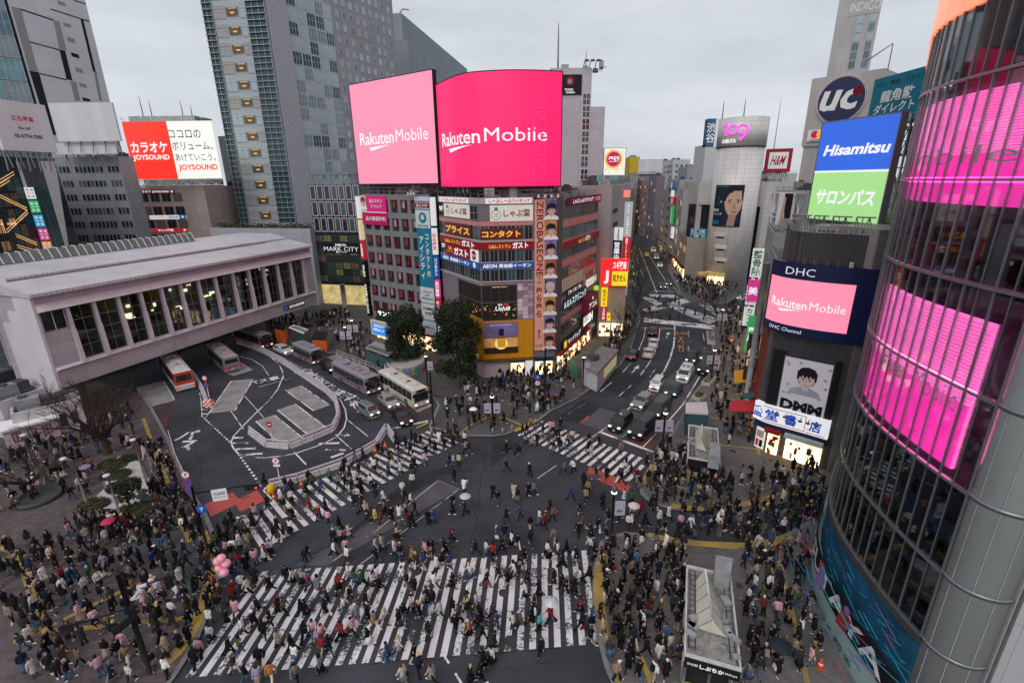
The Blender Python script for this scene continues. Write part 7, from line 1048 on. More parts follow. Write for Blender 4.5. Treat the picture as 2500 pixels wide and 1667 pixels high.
# ================================================================ STREET FURNITURE
wconc=mat('barrier_white',(.5,.47,.49),.6,0,0,.2,1.2);deckm=mat('shelter_deck',(.24,.23,.215),.8,0,0,.6,2.2);gabl=mat('gable_glass',(.55,.53,.45),.3,0,0,.12,.8);yell=mat('stair_yellow',(.5,.32,.05),.6)
def quadz(v,pts,z):return[g(v,*p,z)for p in pts]
def shelter(label,v,roof,z,gab,tower,sign_=None):
 P=quadz(v,roof,z);t=thing('subway_entrance',label,'subway entrance',sum(P,Vector())/4*1-Vector((0,0,z)));c=sum(P,Vector())/4
 I=lambda k:[p.lerp(c,k)for p in P];m=MB();m.prism([(p.x,p.y)for p in I(.06)],z-.28,z-.12,0,True);part('roof',m,deckm,t);m=MB();o,i_=P,I(.07)
 for k in range(4):j=(k+1)%4;a,b,e,f=o[k],o[j],i_[j],i_[k];lo=Vector((0,0,-.45));m.hexa([a+lo,b+lo,e+lo,f+lo,a,b,e,f])
 part('rim',m,mat('rim_white',(.5,.49,.48),.6,0,0,.3,2),t);w=I(.1);m=MB()
 for k,hgt in((0,1.1),(1,1.1),(3,1.1)):
  j=(k+1)%4;a,b=w[k].copy(),w[j].copy();F=Fr(a,b);m.bx(F,0,F.L,KH,hgt,-.12,.12)
 part('wall',m,wconc,t);m=MB()
 for k in range(4):
  m.tube([Vector((w[k].x,w[k].y,KH)),Vector((w[k].x,w[k].y,z-.4))],.13,8);q=w[k].lerp(w[(k+1)%4],.5);m.tube([Vector((q.x,q.y,KH)),Vector((q.x,q.y,z-.4))],.09,8)
 part('post',m,steel,t);t.children[-1]['kind']='stuff';m=MB();fl=I(.14);m.prism([(p.x,p.y)for p in fl],KH+.01,KH+.05);part('stairs',m,mat('stair_dark',(.04,.04,.04)),t)
 G=quadz(v,gab,z);m=MB();r0,r1=G[0].lerp(G[1],.5)+Vector((0,0,1.0)),G[3].lerp(G[2],.5)+Vector((0,0,1.0));n=4
 for s_,(a,b,e,f)in enumerate(((G[0],G[3],r1,r0),(G[1],G[2],r1,r0))):
  for k in range(n):p,q=k/n,(k+.95)/n;m.add([a.lerp(b,p),a.lerp(b,q),f.lerp(e,q),f.lerp(e,p)],[[0,1,2,3]],s_%1)
 m.add([G[0],G[1],r0],[[0,1,2]]);m.add([G[3],G[2],r1],[[0,1,2]]);m.tube([r0,r1],.06,5,1);part('skylight',m,[gabl,frame_w],t)
 m=MB();rr=random.Random(len(label))
 for k in range(34):
  a=P[0].lerp(P[3],rr.uniform(.1,.9)).lerp(P[1].lerp(P[2],rr.uniform(.1,.9)),rr.choice((rr.uniform(.1,.22),rr.uniform(.75,.92))));a.z=z-.1;d=Vector((rr.uniform(-.5,.5),rr.uniform(-1,1),0));m.tube([a,a+d*.5+Vector((0,0,.05)),a+d],.035,4,k%2)
  if k%4==0:m.box(a+Vector((0,0,.12)),(rr.uniform(.3,.6),rr.uniform(.3,.8),.3),rr.random(),1)
 for k in range(15):
  for s_,(q,w_)in enumerate(((.07,.22),(.8,.93))):a,b=P[0].lerp(P[3],.06+.06*k),P[1].lerp(P[2],.06+.06*k);m.tube([a.lerp(b,q)+Vector((0,0,-.02)),a.lerp(b,w_)+Vector((0,0,-.02))],.035,4,s_)
 for q in(.08,.2,.82,.92):a,b=P[0].lerp(P[1],q),P[3].lerp(P[2],q);m.tube([a.lerp(b,.07),a.lerp(b,.92)],.03,4,0)
 part('rooftop_plant',m,[plantd,plantm],t);t.children[-1]['kind']='stuff'
 if tower:T_=quadz(v,tower,z+1.2);m=MB();m.prism([(p.x,p.y)for p in T_],z-.2,z+1.2);part('vent_box',m,plantm,t)
 F=Fr(P[3],P[2]);m=MB();m.bx(F,.05,F.L-.05,z-.75,z-.05,0,.08);part('fascia',m,black,t);m=MB()
 if sign_:text(m,F,sign_[0],F.L*.5,z-.4,.32,None,.1,0,.03);text(m,F,sign_[1],F.L*.16,z-.4,.2,None,.1);text(m,F,sign_[2],F.L*.83,z-.4,.2,None,.1);part('lettering',m,wlet,t);m=MB();m.bx(F,.2,F.L-.4,KH,.4,-.5,-.3);part('step',m,yell,t)
 return t
shelter('roofed subway stair with pipes and glass gable at the lower right','9',[(45,755),(350,825),(425,1490),(28,1378)],3.0,[(110,865),(215,870),(320,1255),(110,1190)],[(245,690),(365,715),(345,830),(240,810)],('しぶちか','渋谷駅','Shibuya'))
shelter('roofed subway stair with pipes and glass gable further up the right pavement','B',[(1885,372),(2165,412),(2195,752),(1875,695)],3.0,[(1950,455),(2060,450),(2060,640),(1950,600)],[(2100,545),(2190,560),(2190,690),(2080,670)])
P=quadz('B',[(1860,165),(2060,160),(2075,268),(1855,255)],3.2);t=thing('lift_house','small glass lift house with a pinkish flat roof','lift',g('B',1960,400));m=MB();m.prism([(p.x,p.y)for p in P],2.95,3.2,0,True);part('roof',m,lil2,t);m=MB();c=sum(P,Vector())/4;m.prism([(p.x+(c.x-p.x)*.06,p.y+(c.y-p.y)*.06)for p in P],KH,2.94);part('glass_wall',m,g_teal,t)
m=MB();[m.tube([Vector((p.x,p.y,KH)),Vector((p.x,p.y,2.95))],.07,6)for p in P];part('post',m,steel,t);t.children[-1]['kind']='stuff'
P=quadz('5',[(1650,955),(1785,822),(1905,848),(1760,1012)],3.3);t=thing('kiosk','low stone kiosk with yellow lit windows beside the road','kiosk',g('5',1790,1000));m=MB();m.prism([(p.x,p.y)for p in P],3.0,3.3,0,True);part('roof',m,mat('kiosk_roof',(.2,.19,.18),.8,0,0,.4,1.5),t);m=MB();c=sum(P,Vector())/4;W4=[p.lerp(c,.07)for p in P];m.prism([(p.x,p.y)for p in W4],KH,2.98);part('wall',m,wconc,t)
F=Fr(W4[3],W4[2]);wins(t,F,even(F.L*.3,F.L*.95,5,.15)and[(a,b,1.0,2.6)for a,b in even(F.L*.3,F.L*.95,5,.15)],frame_w,[mat('kiosk_window',(.6,.52,.12),.3,0,.45,.3)],2,2,.06,.02);m=MB();m.box(W4[0].lerp(W4[2],.3)+Vector((0,0,.5)),(1.2,1.2,.7),.6);part('roof_box',m,plantd,t)
# barriers round the terminal
def barrier(label,v,pts,step=True):
 P=[g(v,*p)for p in pts];t=thing('crash_barrier',label,'barrier',P[0],'white barriers round the bus terminal');b,r=MB(),MB()
 for a,c in zip(P,P[1:]):
  n=max(1,round((c-a).length/2.2));F=Fr(a,c)
  for k in range(n):b.bx(F,F.L*k/n+.03,F.L*(k+1)/n-.03,.0,.55,-.2,.2);b.bx(F,F.L*k/n+.03,F.L*(k+1)/n-.03,.0,.18,-.3,.3)
  r.bx(F,0,F.L,.86,1.0,-.08,.08)
  for k in range(n+1):r.bx(F,F.L*k/n-.05,F.L*k/n+.05,.55,.86,-.05,.05)
 part('base',b,wconc,t);part('rail',r,mat('barrier_rail',(.55,.5,.55),.4,.1),t)
barrier('white crash barrier curving round the bus bays','C',[(785,868),(840,910),(915,968),(1090,985),(1180,950),(1270,915),(1420,850),(1450,790),(1465,720),(1445,630),(1380,560),(1200,440),(1100,372),(1000,310),(860,235),(690,182)]);barrier('white crash barrier along the left zebra, ending in a point','C',[(940,1288),(1150,1238),(1480,1125),(1640,1040),(1750,975),(1825,850)]);barrier('short white barrier leg beside the pointed barrier end','C',[(1840,850),(1905,945)]);barrier('short white barrier beside the white and red coach','C',[(295,378),(370,455),(420,535),(458,640)])
# generic post with discs, plates, arms
def disc_sign(par,c,r,face_,rim=None,ang=0.,glyph=None):
 F=Fr(Vector((c.x-r*math.cos(ang),c.y-r*math.sin(ang),0)),Vector((c.x+r*math.cos(ang),c.y+r*math.sin(ang),0)));m=MB();M=[face_,rim or face_,wpl,black];disc(m,F,r,c.z,r,.06,1,24);disc(m,F,r,c.z,r*.8,.07,0,24);
 m.bx(F,r*.7,r*1.3,c.z-r*.5,c.z+r*.5,.0,.05,1)
 if glyph=='bar':m.bx(F,r*.45,r*1.55,c.z-r*.16,c.z+r*.16,.075,.08,2)
 if glyph=='turn':m.bx(F,r*.85,r*1.05,c.z-r*.4,c.z+r*.3,.075,.08,3);m.bx(F,r*1.05,r*1.45,c.z+r*.15,c.z+r*.35,.075,.08,3)
 if glyph=='up':m.bx(F,r*.9,r*1.1,c.z-r*.5,c.z+r*.4,.075,.08,2);m.bx(F,r*.6,r*1.4,c.z+r*.05,c.z+r*.2,.075,.08,2)
 if glyph=='slash':m.add([F.p(r+r*a,c.z+r*b,.08)for a,b in((-.6,.5),(-.5,.6),(.6,-.5),(.5,-.6))],[[0,1,2,3]],1)
 part('sign_disc',m,M,par)
sblu=mat('sign_disc_blue',(.02,.1,.42),.4,0,0,.05);sred=mat('sign_disc_red',(.5,.02,.03),.4,0,0,.05)
def pole(label,v,bx_,by_,h,name='sign_post',cat='road sign',r=.06,mt=None,z0=0.):
 c=g(v,bx_,by_,z0);t=thing(name,label,cat,c);m=MB();m.tube([c,c+Vector((0,0,h))],[r*1.15,r*.85],8);part('pole',m,mt or steel,t);return t,c
t,c=pole('white post with a red no right turn disc by the barrier end','A',487,775,2.9,mt=frame_w);disc_sign(t,c+Vector((0,-.05,2.7)),.42,wpl,sred,0,'turn');m=MB();F=Fr(c-Vector((.4,0,0)),c+Vector((.4,0,0)));m.bx(F,.05,.75,2.0,2.25,.05,.08);part('plate',m,wpl,t)
t,c=pole('white post with a red no entry disc among the bus bays','C',960,935,2.6,mt=frame_w);disc_sign(t,c+Vector((0,-.05,2.4)),.4,sred,sred,0,'bar');t,c=pole('post with a stack of red and blue discs by the short barrier','C',478,615,3.6,mt=frame_w);[disc_sign(t,c+Vector((0,-.05,z)),.38,a,sred,0,gl)for z,a,gl in((3.5,wpl,'slash'),(2.4,sblu,'slash'))]
t,c=pole('kerb post with three stacked red rimmed discs on the left plaza edge','7',1330,370,3.9,z0=KH);[disc_sign(t,c+Vector((0,-.05,z)),.42,a,sred,.1,gl)for z,a,gl in((3.8,wpl,'turn'),(2.95,sblu,'slash'),(2.1,sblu,'slash'))]
t,c=pole('post with blue and red discs on the island corner','5',1350,1185,3.4,z0=KH);disc_sign(t,c+Vector((0,-.05,3.4)),.42,sblu,sblu,0,'up');disc_sign(t,c+Vector((0,-.05,2.5)),.42,wpl,sred,0,'turn');t,c=pole('post with a single blue no parking disc on the island kerb','B',583,240,2.7,z0=KH);disc_sign(t,c+Vector((0,-.05,2.6)),.4,sblu,sred,0,'slash');t,c=pole('post with a red no entry disc on the right pavement','E',1690,880,2.8,z0=KH);disc_sign(t,c+Vector((0,-.05,2.7)),.42,sred,sred,0,'bar')
def signal(par,p,ang,on=0,vert=False):
 F=Fr(Vector((p.x-.55*math.cos(ang),p.y-.55*math.sin(ang),0)),Vector((p.x+.55*math.cos(ang),p.y+.55*math.sin(ang),0)));m=MB();n=3 if not vert else 2
 if vert:m.bx(F,.35,.75,p.z-.45,p.z+.45,-.15,.1)
 else:m.bx(F,0,1.1,p.z-.2,p.z+.2,-.15,.1)
 M=[black,lit('signal_red',(1,.05,.03),2.0,0),mat('signal_off',(.03,.05,.04),.3)]
 for k in range(n):
  u,z=(.2+.35*k,p.z)if not vert else(.55,p.z+.2-.4*k);q=(k==n-1 if not vert else k==0)and on;disc(m,F,u,z,.13,.13,1 if q else 2,14);m.bx(F,u-.15,u+.15,z+.12,z+.15,.1,.3)
 part('signal_head',m,M,par)
t,c=pole('black signal pole with an arm reaching over the red road patch','7',1415,640,6.2,'traffic_signal','traffic signal',.11,black,KH);a1=at('7',1740,300,c.y+1.2);a0_=Vector((c.x,c.y,5.6));m=MB();m.tube([a0_,Vector((a1.x,a1.y,5.6))],.06,6);part('arm',m,black,t);signal(t,Vector((a1.x,a1.y-.1,5.4)),.25,1);F=Fr(a0_.lerp(a1,.3),a0_.lerp(a1,.55));m=MB();m.bx(F,0,1.15,4.6,5.7,.06,.1);part('plate',m,wpl,t);m=MB();text(m,F,'渋谷駅前',.58,5.3,.3,.9,.12);text(m,F,'Shibuya Sta.',.58,4.95,.16,.9,.12);part('lettering',m,sblu,t);disc_sign(t,Vector((c.x+.55,c.y-.2,4.3)),.45,sblu,sblu,.1,'up');signal(t,c+Vector((-.2,-.2,2.9)),-.6,0,True)
t,c=pole('tall black signal mast with cameras and two arms on the near left plaza','7',1030,1500,8.0,'traffic_signal','traffic signal',.15,black,KH);m=MB();m.tube([c+Vector((0,0,5.4)),c+Vector((-3.2,-1.2,5.2))],.06,6);m.tube([c+Vector((0,0,6.6)),c+Vector((2.0,1.2,6.7))],.06,6);part('arm',m,black,t)
for q,a,on in((Vector((-3.0,-1.2,4.9)),2.6,0),(Vector((1.9,1.1,6.3)),.8,0),(Vector((.5,-.3,5.4)),2.2,0),(Vector((-.2,-.5,4.6)),1.2,0)):signal(t,c+q,a,on,on==0 and a in(2.2,.8))
m=MB();[m.box(c+Vector((.4+.2*k,.2,6.0+.3*k)),(.5,.14,.14),.5+k)for k in range(4)];part('camera',m,frame_w,t);t.children[-1]['kind']='stuff'
t,c=pole('black signal pole with an arm at the terminal exit','5',640,1375,7.5,'traffic_signal','traffic signal',.12,black,KH);m=MB();m.tube([c+Vector((0,0,4.4)),c+Vector((2.4,-.6,4.2))],.05,6);part('arm',m,black,t);signal(t,c+Vector((2.4,-.7,3.9)),1.3,0);t,c=pole('black signal gantry pole on the island pavement','5',1400,1235,8.6,'traffic_signal','traffic signal',.12,black,KH);m=MB();m.tube([c+Vector((0,0,8.4)),c+Vector((4.6,1.5,7.6))],.06,6);part('arm',m,black,t);signal(t,c+Vector((4.5,1.4,7.3)),.9,0)
t,c=pole('traffic signal showing red under the station bridge','C',258,330,3.6,'traffic_signal','traffic signal',.09,black);signal(t,c+Vector((0,-.15,3.5)),.2,1,True);t,c=pole('traffic signal showing red at the far crossing','E',1440,555,6.0,'traffic_signal','traffic signal',.1,black);m=MB();m.tube([c+Vector((0,0,5.6)),c+Vector((-1.6,0,5.6))],.06,5);part('arm',m,black,t);signal(t,c+Vector((-1.4,-.1,5.4)),.1,1)
ban=mat('banner_lilac',(.4,.37,.46),.6,0,0,.08);
def lamp_post(label,v,x,y,h,flags=1,on=True,ang=0.):
 t,c=pole(label,v,x,y,h,'street_lamp','street lamp',.1,black,KH);m=MB();m.lathe(c+Vector((0,0,h)),[(.1,-.1),(.2,0),(.26,.25),(.18,.5),(.05,.62)],14);part('lamp_shade',m,mat('lamp_hood',(.1,.11,.12),.4,.3),t);m=MB();m.lathe(c+Vector((0,0,h)),[(.2,-.14),(.24,-.02)],12);part('bulb',m,lit('street_bulb',(1,.9,.65),4.0,0),t)
 for k in range(flags):s_=1 if k==0 else-1;F=Fr(c+Vector((s_*.15 if s_>0 else-1.0,0,0)),c+Vector((1.0 if s_>0 else-.15,0,0)));m=MB();m.bx(F,0,F.L,h-2.2,h-.8,-.02,.02);f_=part('banner',m,ban,t);m=MB();text(m,F,'SBY',F.L/2,h-1.75,.24,F.L*.6,.035,0,.03);text(m,F,'C      S',F.L/2,h-1.15,.14,F.L*.7,.035);part('lettering',m,bpl,f_)
for lb,v,x,y,h,fl_ in(('lit street lamp with one lilac banner at the near right corner','8',1850,640,5.6,1),('lit street lamp with two lilac banners beside the right zebra','B',1625,690,5.6,2),('street lamp with two lilac banners on the island tip','5',1045,1395,4.6,2),('lit street lamp with two banners by the kerb planters','E',1510,1140,5.2,2),('lit street lamp with banners at the far crossing','E',1598,690,5.2,2),('street lamp with two banners near the bus shelter','C',1540,300,6,2),('street lamp with white banners by the shop screen','C',1590,240,6,2),('street lamp with banner beside the stone kiosk','5',1660,1110,5,1),('street lamp with banner behind the cream bus','5',600,1100,5,1)):lamp_post(lb,v,x,y,h,fl_)
def plaza_lamp(label,v,x,y,h,dx,dy):t,c=pole(label,v,x,y,h,'street_lamp','street lamp',.09,mat('pole_taupe',(.2,.17,.17),.6),KH);m=MB();m.tube([c+Vector((0,0,h)),c+Vector((dx,dy,h+.1))],.05,5);part('arm',m,MATS['pole_taupe'],t);m=MB();m.lathe(c+Vector((dx,dy,h+.05)),[(.3,0),(.26,.12),(.05,.2)],12);part('lamp_shade',m,frame_w,t)
plaza_lamp('thin taupe lamp post with a side arm in the plaza garden','7',600,360,5.2,-.9,.1);plaza_lamp('thin taupe lamp post at the garden edge','7',838,475,5.0,-.2,.1);plaza_lamp('thin taupe lamp post at the back of the plaza','7',265,170,5.0,-.3,.3);plaza_lamp('thin taupe lamp post right of the white gravel','7',1000,200,5,-.2,.1)
for i,(v,x,y)in enumerate((('8',1820,1310),('8',1822,625),('B',12,470),('B',108,470),('B',197,440),('B',1592,640),('B',1556,735),('8',1855,1400),('E',1560,935))):
 c=g(v,x,y,KH);m=MB();m.lathe(c,[(.14,0),(.14,.75),(.11,.85),(.02,.9)],12);solo('bollard',m,mat('bollard_stone',(.3,.28,.27),.8),('stone bollard on the near right kerb beside the zebra end','stone bollard at the foot of the banner lamp','leftmost stone bollard on the island tip','middle stone bollard on the island tip','rightmost stone bollard on the island tip','stone bollard behind the right zebra end','stone bollard nearest the right zebra end','stone bollard lowest on the near right kerb','stone bollard by the kerb planters')[i],'bollard','stone bollards')
conem=mat('cone_orange',(.75,.1,.02),.5,0,0,.08)
for i,(v,x,y)in enumerate((('A',378,872),('A',428,925),('A',690,805),('A',1492,432),('A',1592,385),('A',1396,480),('9',955,1465),('9',880,705),('9',900,690))):
 c=g(v,x,y);c.z=KH if v=='9' else 0.;t=thing('traffic_cone','orange traffic cone '+('left of the yellow tub','in front of the yellow tub','beside the barrier on the zebra','under the barrier point','right of the barrier point','left along the barrier','alone by the mint hoarding','left one of the pair by the mural','right one of the pair by the mural')[i],'cone',c,'orange traffic cones');m=MB();m.lathe(c,[(.2,.04),(.15,.2),(.12,.32),(.09,.45),(.04,.7)],12);m.box(c+Vector((0,0,.02)),(.45,.45,.04));part('cone',m,conem,t);m=MB();m.lathe(c,[(.155,.22),(.125,.34)],12);part('white_band',m,wpl,t)
c=g('A',405,870);m=MB();m.lathe(c,[(.4,0),(.45,.5),(.3,.9),(.25,.95)],16);solo('road_tub',m,mat('tub_yellow',(.65,.4,.03),.5),'yellow plastic crash tub at the barrier end','crash tub');c=g('C',475,668);t=thing('road_tub','orange and white checked crash tub by the bus bay','crash tub',c);m=MB()
for a in range(4):
 for b in range(4):m.box(c+Vector((-.45+.3*a,0,.15+.25*b)),(.3,.7,.25),0,(a+b)%2)
part('body',m,[conem,wpl],t)
for i,(v,x,y,x2,y2,w)in enumerate((('E',1585,1040,1605,975,1.3),('E',1500,1200,1575,1110,1.3),('E',1400,1345,1465,1310,1.2),('E',1550,800,1535,690,1.4))):
 A,B=g(v,x,y),g(v,x2,y2);F=Fr(A,B);t=thing('planter','white rimmed kerb planter of dark low shrubs, '+('beside the black minivan','below the lamp with banners','next to the lift house','nearest the far crossing')[i],'planter',A,'kerb planters on the right');m=MB();m.bx(F,0,F.L,KH,.62,-w,0);part('trough',m,mat('planter_pale',(.42,.41,.4),.7),t);m=MB();rr=random.Random(i)
 for k in range(500):p=F.p(rr.uniform(.2,F.L-.2),rr.uniform(.6,1.05),-rr.uniform(.2,w-.2));a=Vector((rr.uniform(-1,1),rr.uniform(-1,1),rr.uniform(-.6,.6)))*.14;b=Vector((rr.uniform(-1,1),rr.uniform(-1,1),rr.uniform(-.6,.6)))*.1;m.add([p-a,p+b,p+a],[[0,1,2]],rr.choice((0,0,1)))
 part('shrub',m,[lf2,mat('leaf_yellow',(.2,.16,.03),.6)],t)
 # bus shelters and stalls
def canopy(label,v,pts,z,col,name='bus_shelter',cat='bus shelter'):
 P=quadz(v,pts,z);t=thing(name,label,cat,Vector((P[0].x,P[0].y,0)));m=MB();m.prism([(p.x,p.y)for p in P],z-.18,z,0,True);part('roof',m,col,t)
 for p in P:m=MB();m.tube([Vector((p.x,p.y,0)),Vector((p.x,p.y,z-.2))],.07,6);part('post',m,steel,t)
 F=Fr(P[0],P[1]);m=MB();m.bx(F,.2,F.L-.2,.4,z-.5,-.05,0);part('back_panel',m,g_teal,t);m=MB();n=max(3,int(F.L));[m.bx(F,F.L*(k+.1)/n,F.L*(k+.8)/n,z+.004,z+.03,-1.4,-.3)for k in range(n)];part('roof_light',m,plantd,t);t.children[-1]['kind']='stuff';return t
canopy('long flat bus shelter beside the dense trees','C',[(1665,215),(1845,278),(1905,225),(1745,162)],3.0,mat('shelter_grey',(.3,.3,.31)));canopy('pale flat roofed bus shelter near the station bridge','C',[(1080,60),(1195,105),(1232,75),(1120,38)],3.0,wpl)
for i,(v,pts,z,lab)in enumerate((('C',[(1250,145),(1365,150),(1380,95),(1290,85)],2.8,'dark roofed stall with orange painted front by the bus lane'),('C',[(965,60),(1050,80),(1070,30),(990,15)],3.0,'orange painted hut near the bridge foot'))):
 P=quadz(v,pts,z);t=thing('stall_hut',lab,'stall',g(v,*pts[0]));m=MB();m.prism([(p.x,p.y)for p in P],z-.2,z,0,True);part('roof',m,black,t);m=MB();c=sum(P,Vector())/4;m.prism([(p.x+(c.x-p.x)*.12,p.y+(c.y-p.y)*.12)for p in P],0,z-.21);part('wall',m,mat('hut_orange',(.5,.1,.02),.5,0,.12,.7,2.5),t)
def railing(label,v,pts,mt=None,z=KH):
 P=[g(v,*p,z)for p in pts];m=MB()
 for h in(.45,.95):m.tube([p+Vector((0,0,h))for p in P],.035,4)
 for a,b in zip(P,P[1:]):
  n=max(1,int((b-a).length/1.8))
  for k in range(n+1):q=a.lerp(b,k/n);m.tube([q,q+Vector((0,0,1.0))],.04,4)
 solo('guard_rail',m,mt or frame_w,label,'guard rail')
railing('guard rail along the left plaza kerb','C',[(170,900),(225,1080),(370,1390)]);railing('guard rail along the bus lane pavement','C',[(1450,270),(1720,378),(1850,450)]);railing('dark guard rail on the island corner kerb','B',[(560,235),(700,175),(860,95)],steel);railing('guard rail between lift house and right zebra','B',[(1620,580),(1740,410),(1850,260)],steel);railing('guard rail along the far left kerb','E',[(640,960),(755,790),(800,640)],steel);railing('guard rail beside the red edged kerb at the plaza tip','7',[(1330,330),(1395,470),(1430,560)],steel)
# green construction screen and cream info booth
m=MB();F=Fr(g('5',1580,985),g('5',1620,1060));m.bx(F,0,F.L,KH,2.2,0,.08);solo('screen_fence',m,mat('fence_green',(.02,.25,.1),.6),'green construction screen on the island pavement','fence')
A,B=g('4',60,1545),g('4',425,1440);F=Fr(A,B);t=thing('info_booth','pale booth with pink scrawled walls and red windows at the back of the plaza','booth',A);m=MB();m.bx(F,0,F.L,KH,2.6,-2.5,0);part('wall',m,mat('booth_pale',(.5,.42,.43),.6,0,0,.35,1.2),t);m=MB();m.bx(F,-.3,F.L+.3,2.61,2.85,-3,.5);part('roof',m,wpl,t);wins(t,F,[(a,b,.9,2.1)for a,b in even(.4,F.L-.4,3,.6)],dred,[g_blind],2,1,.08,.02)
for k,(x0,x1,y,dep,z)in enumerate(((80,560,1260,5,3.4),(0,330,1180,4,4.4))):
 A,B=g('4',x0,y+70,z),g('4',x1,y-45,z);F=Fr(A,B);t=bldg(('low white roofed station annexe behind the plaza booth','upper white roofed annexe with vents beside the bridge end')[k],F,F.L,dep,z,wconc,'building','station_annexe');clutter(t,F,0,F.L,dep,z,8,200+k)
 wins(t,F,[(a,b,1.0,z-.8)for a,b in even(.5,F.L-.5,5,.4)],frame_d,[g_dark],2,1)
 # garden with raked white gravel
grav=mat('raked_gravel',(.46,.45,.43),.9,0,0,.3,1.1,bump=.4);tt=grav.node_tree;GP=[('7',690,90),('7',820,20),('7',960,60),('7',1000,160),('7',1035,270),('7',1010,400),('7',880,465),('7',760,455),('7',640,420),('7',590,385),('7',620,330),('7',720,240)]
P=[g(*p,KH)for p in GP];m=MB();m.prism([(p.x,p.y)for p in P],KH,KH+.12);struct('garden_gravel',m,grav);m=MB();m.strip(P,.18,KH+.13,0,True);struct('garden_kerb',m,mat('garden_kerb',(.16,.15,.15)))
moss=mat('moss_green',(.045,.047,.024),.9,0,0,.5,1.5);stone_m=mat('garden_stone',(.06,.06,.06),.8,0,0,.4,2)
for i,(x,y,r,h)in enumerate(((770,80,1.5,.5),(790,150,1.5,.4),(860,205,1.0,.4),(640,355,1.4,.45),(905,400,1.9,.35),(880,40,1.0,.4))):
 c=g('7',x,y,KH+.1);rng=random.Random(i);m=MB();n=20;pr=[(r,0),(r*.93,h*.4),(r*.7,h*.75),(r*.3,h)];m.lathe(c,pr,n,0,True,1,.7);[m.add([c+Vector((q[0]-c.x+rng.uniform(-.08,.08),q[1]-c.y+rng.uniform(-.08,.08),q[2]-c.z+rng.uniform(0,.1)))+Vector(d)for d in((0,0,0),(.12,.03,.1),(-.05,.1,.12))],[[0,1,2]])for q in list(m.v)for _ in range(6)]
 solo('moss_mound',m,moss,'low mossy mound in the white gravel, '+('behind the tall lamp','left of the raked rings','right of the raked rings','at the near left corner','round the small pine','at the back edge')[i],'moss mound','moss mounds in the plaza garden')
for i,(x,y,r)in enumerate(((925,225,.5),(975,260,.45),(970,295,.5),(715,345,.45),(725,400,.5),(1010,320,.6),(840,85,.4),(730,120,.35))):c=g('7',x,y,KH+.1);m=MB();m.lathe(c,[(r,0),(r*.95,r*.3),(r*.6,r*.6),(r*.2,r*.7)],9,0,True,1.2,.8);m.v=[(a+random.uniform(-.05,.05),b+random.uniform(-.05,.05),e)for a,b,e in m.v];solo('garden_stone',m,stone_m,'dark garden stone on the raked gravel, '+('nearest the ring pattern','middle of the right group','third of the right group','left front one','front one by the kerb','at the right kerb','far one','far left one')[i],'stone','stones in the plaza garden')
m=MB();c=g('7',895,145,KH)
for r in(.5,.75,1.0,1.3):m.strip([c+Vector((math.cos(a)*r,math.sin(a)*r*.8,0))for a in[k*.314 for k in range(20)]],.06,KH+.125,0,True)
struct('raked_ring',m,mat('raked_groove',(.28,.27,.26)))
pc=g('7',900,380,KH+.1);t=thing('small_pine','small wind bent pine in the plaza garden','tree',pc);m=MB();pts=[pc,pc+Vector((-.15,0,.8)),pc+Vector((-.1,.2,1.5)),pc+Vector((-.5,.4,2.2))];m.tube(pts,[.13,.1,.08,.05],7);rng=random.Random(3);bl=[]
for k in range(11):q=pc+Vector((rng.uniform(-1.7,.9),rng.uniform(-.5,1.2),rng.uniform(1.6,2.7)));bl.append((q,rng.uniform(.35,.6)));m.tube([pts[2],q],[.05,.02],4)
part('trunk',m,barkm,t);m=MB();leaves(m,rng,bl,2600,.13);part('crown',m,[lf1,lf2],t)
c=g('7',270,305,KH);t=thing('planter','low dark round planter kerb at the far left of the plaza','planter',c);m=MB();m.lathe(c,[(1.9,0),(1.9,.4),(1.55,.4),(1.5,.2)],28);part('kerb',m,mat('planter_dark',(.07,.07,.075)),t);c=g('7',245,270,KH);m=MB();m.tube([c,c+Vector((0,0,1.9))],.03,5);m.box(c+Vector((0,0,1.5)),(.7,.05,1.0));solo('notice_board',m,wpl,'white notice plate on a post in the dark round planter','sign')
m=MB();c=g('7',1060,440,KH);arcp=[c+Vector((math.cos(a)*1.4,math.sin(a)*1.4,0))for a in[-1.9+k*.25 for k in range(14)]]
F=Arc(arcp,2);m.bx(F,0,F.L,KH,.5,-.3,0,0,20);solo('low_wall',m,mat('planter_dark',()),'curved low stone bench wall at the garden tip','wall')
m=MB();F=Fr(g('7',950,480,KH),g('7',560,440,KH));m.bx(F,0,F.L,KH,.5,-.2,.2);solo('low_wall',m,mat('bench_teal',(.09,.12,.12),.7),'straight low stone bench along the near side of the garden','wall')
# balloons, umbrellas
bl_m=mat('balloon_pink',(.8,.33,.42),.25,0,.08,.05)
for i,(x,y,z)in enumerate(((1512,715,3.2),(1546,750,2.9),(1500,782,2.6),(1532,812,2.5),(1490,735,3.0))):
 Y=g('7',1530,910).y;c=at('7',x,y,Y+(.15*(i%3)-.15));t=thing('balloon','glossy pink balloon, '+('topmost of the bunch','rightmost of the bunch','left lower one of the bunch','lowest of the bunch','hindmost of the bunch')[i],'balloon',c,'pink balloons');m=MB();r=.34;m.lathe(c,[(.04,-r*1.15),(r*.6,-r*.8),(r*.95,-r*.2),(r,.15*r),(r*.8,r*.65),(r*.4,r*.93),(.02,r)],16);part('skin',m,bl_m,t);m=MB();m.tube([c+Vector((0,0,-r*1.1)),Vector((c.x*.5+g('7',1535,905).x*.5,Y,1.6)),Vector((g('7',1535,905).x,Y,1.2))],.008,3);part('string',m,wpl,t)
UMB=[]
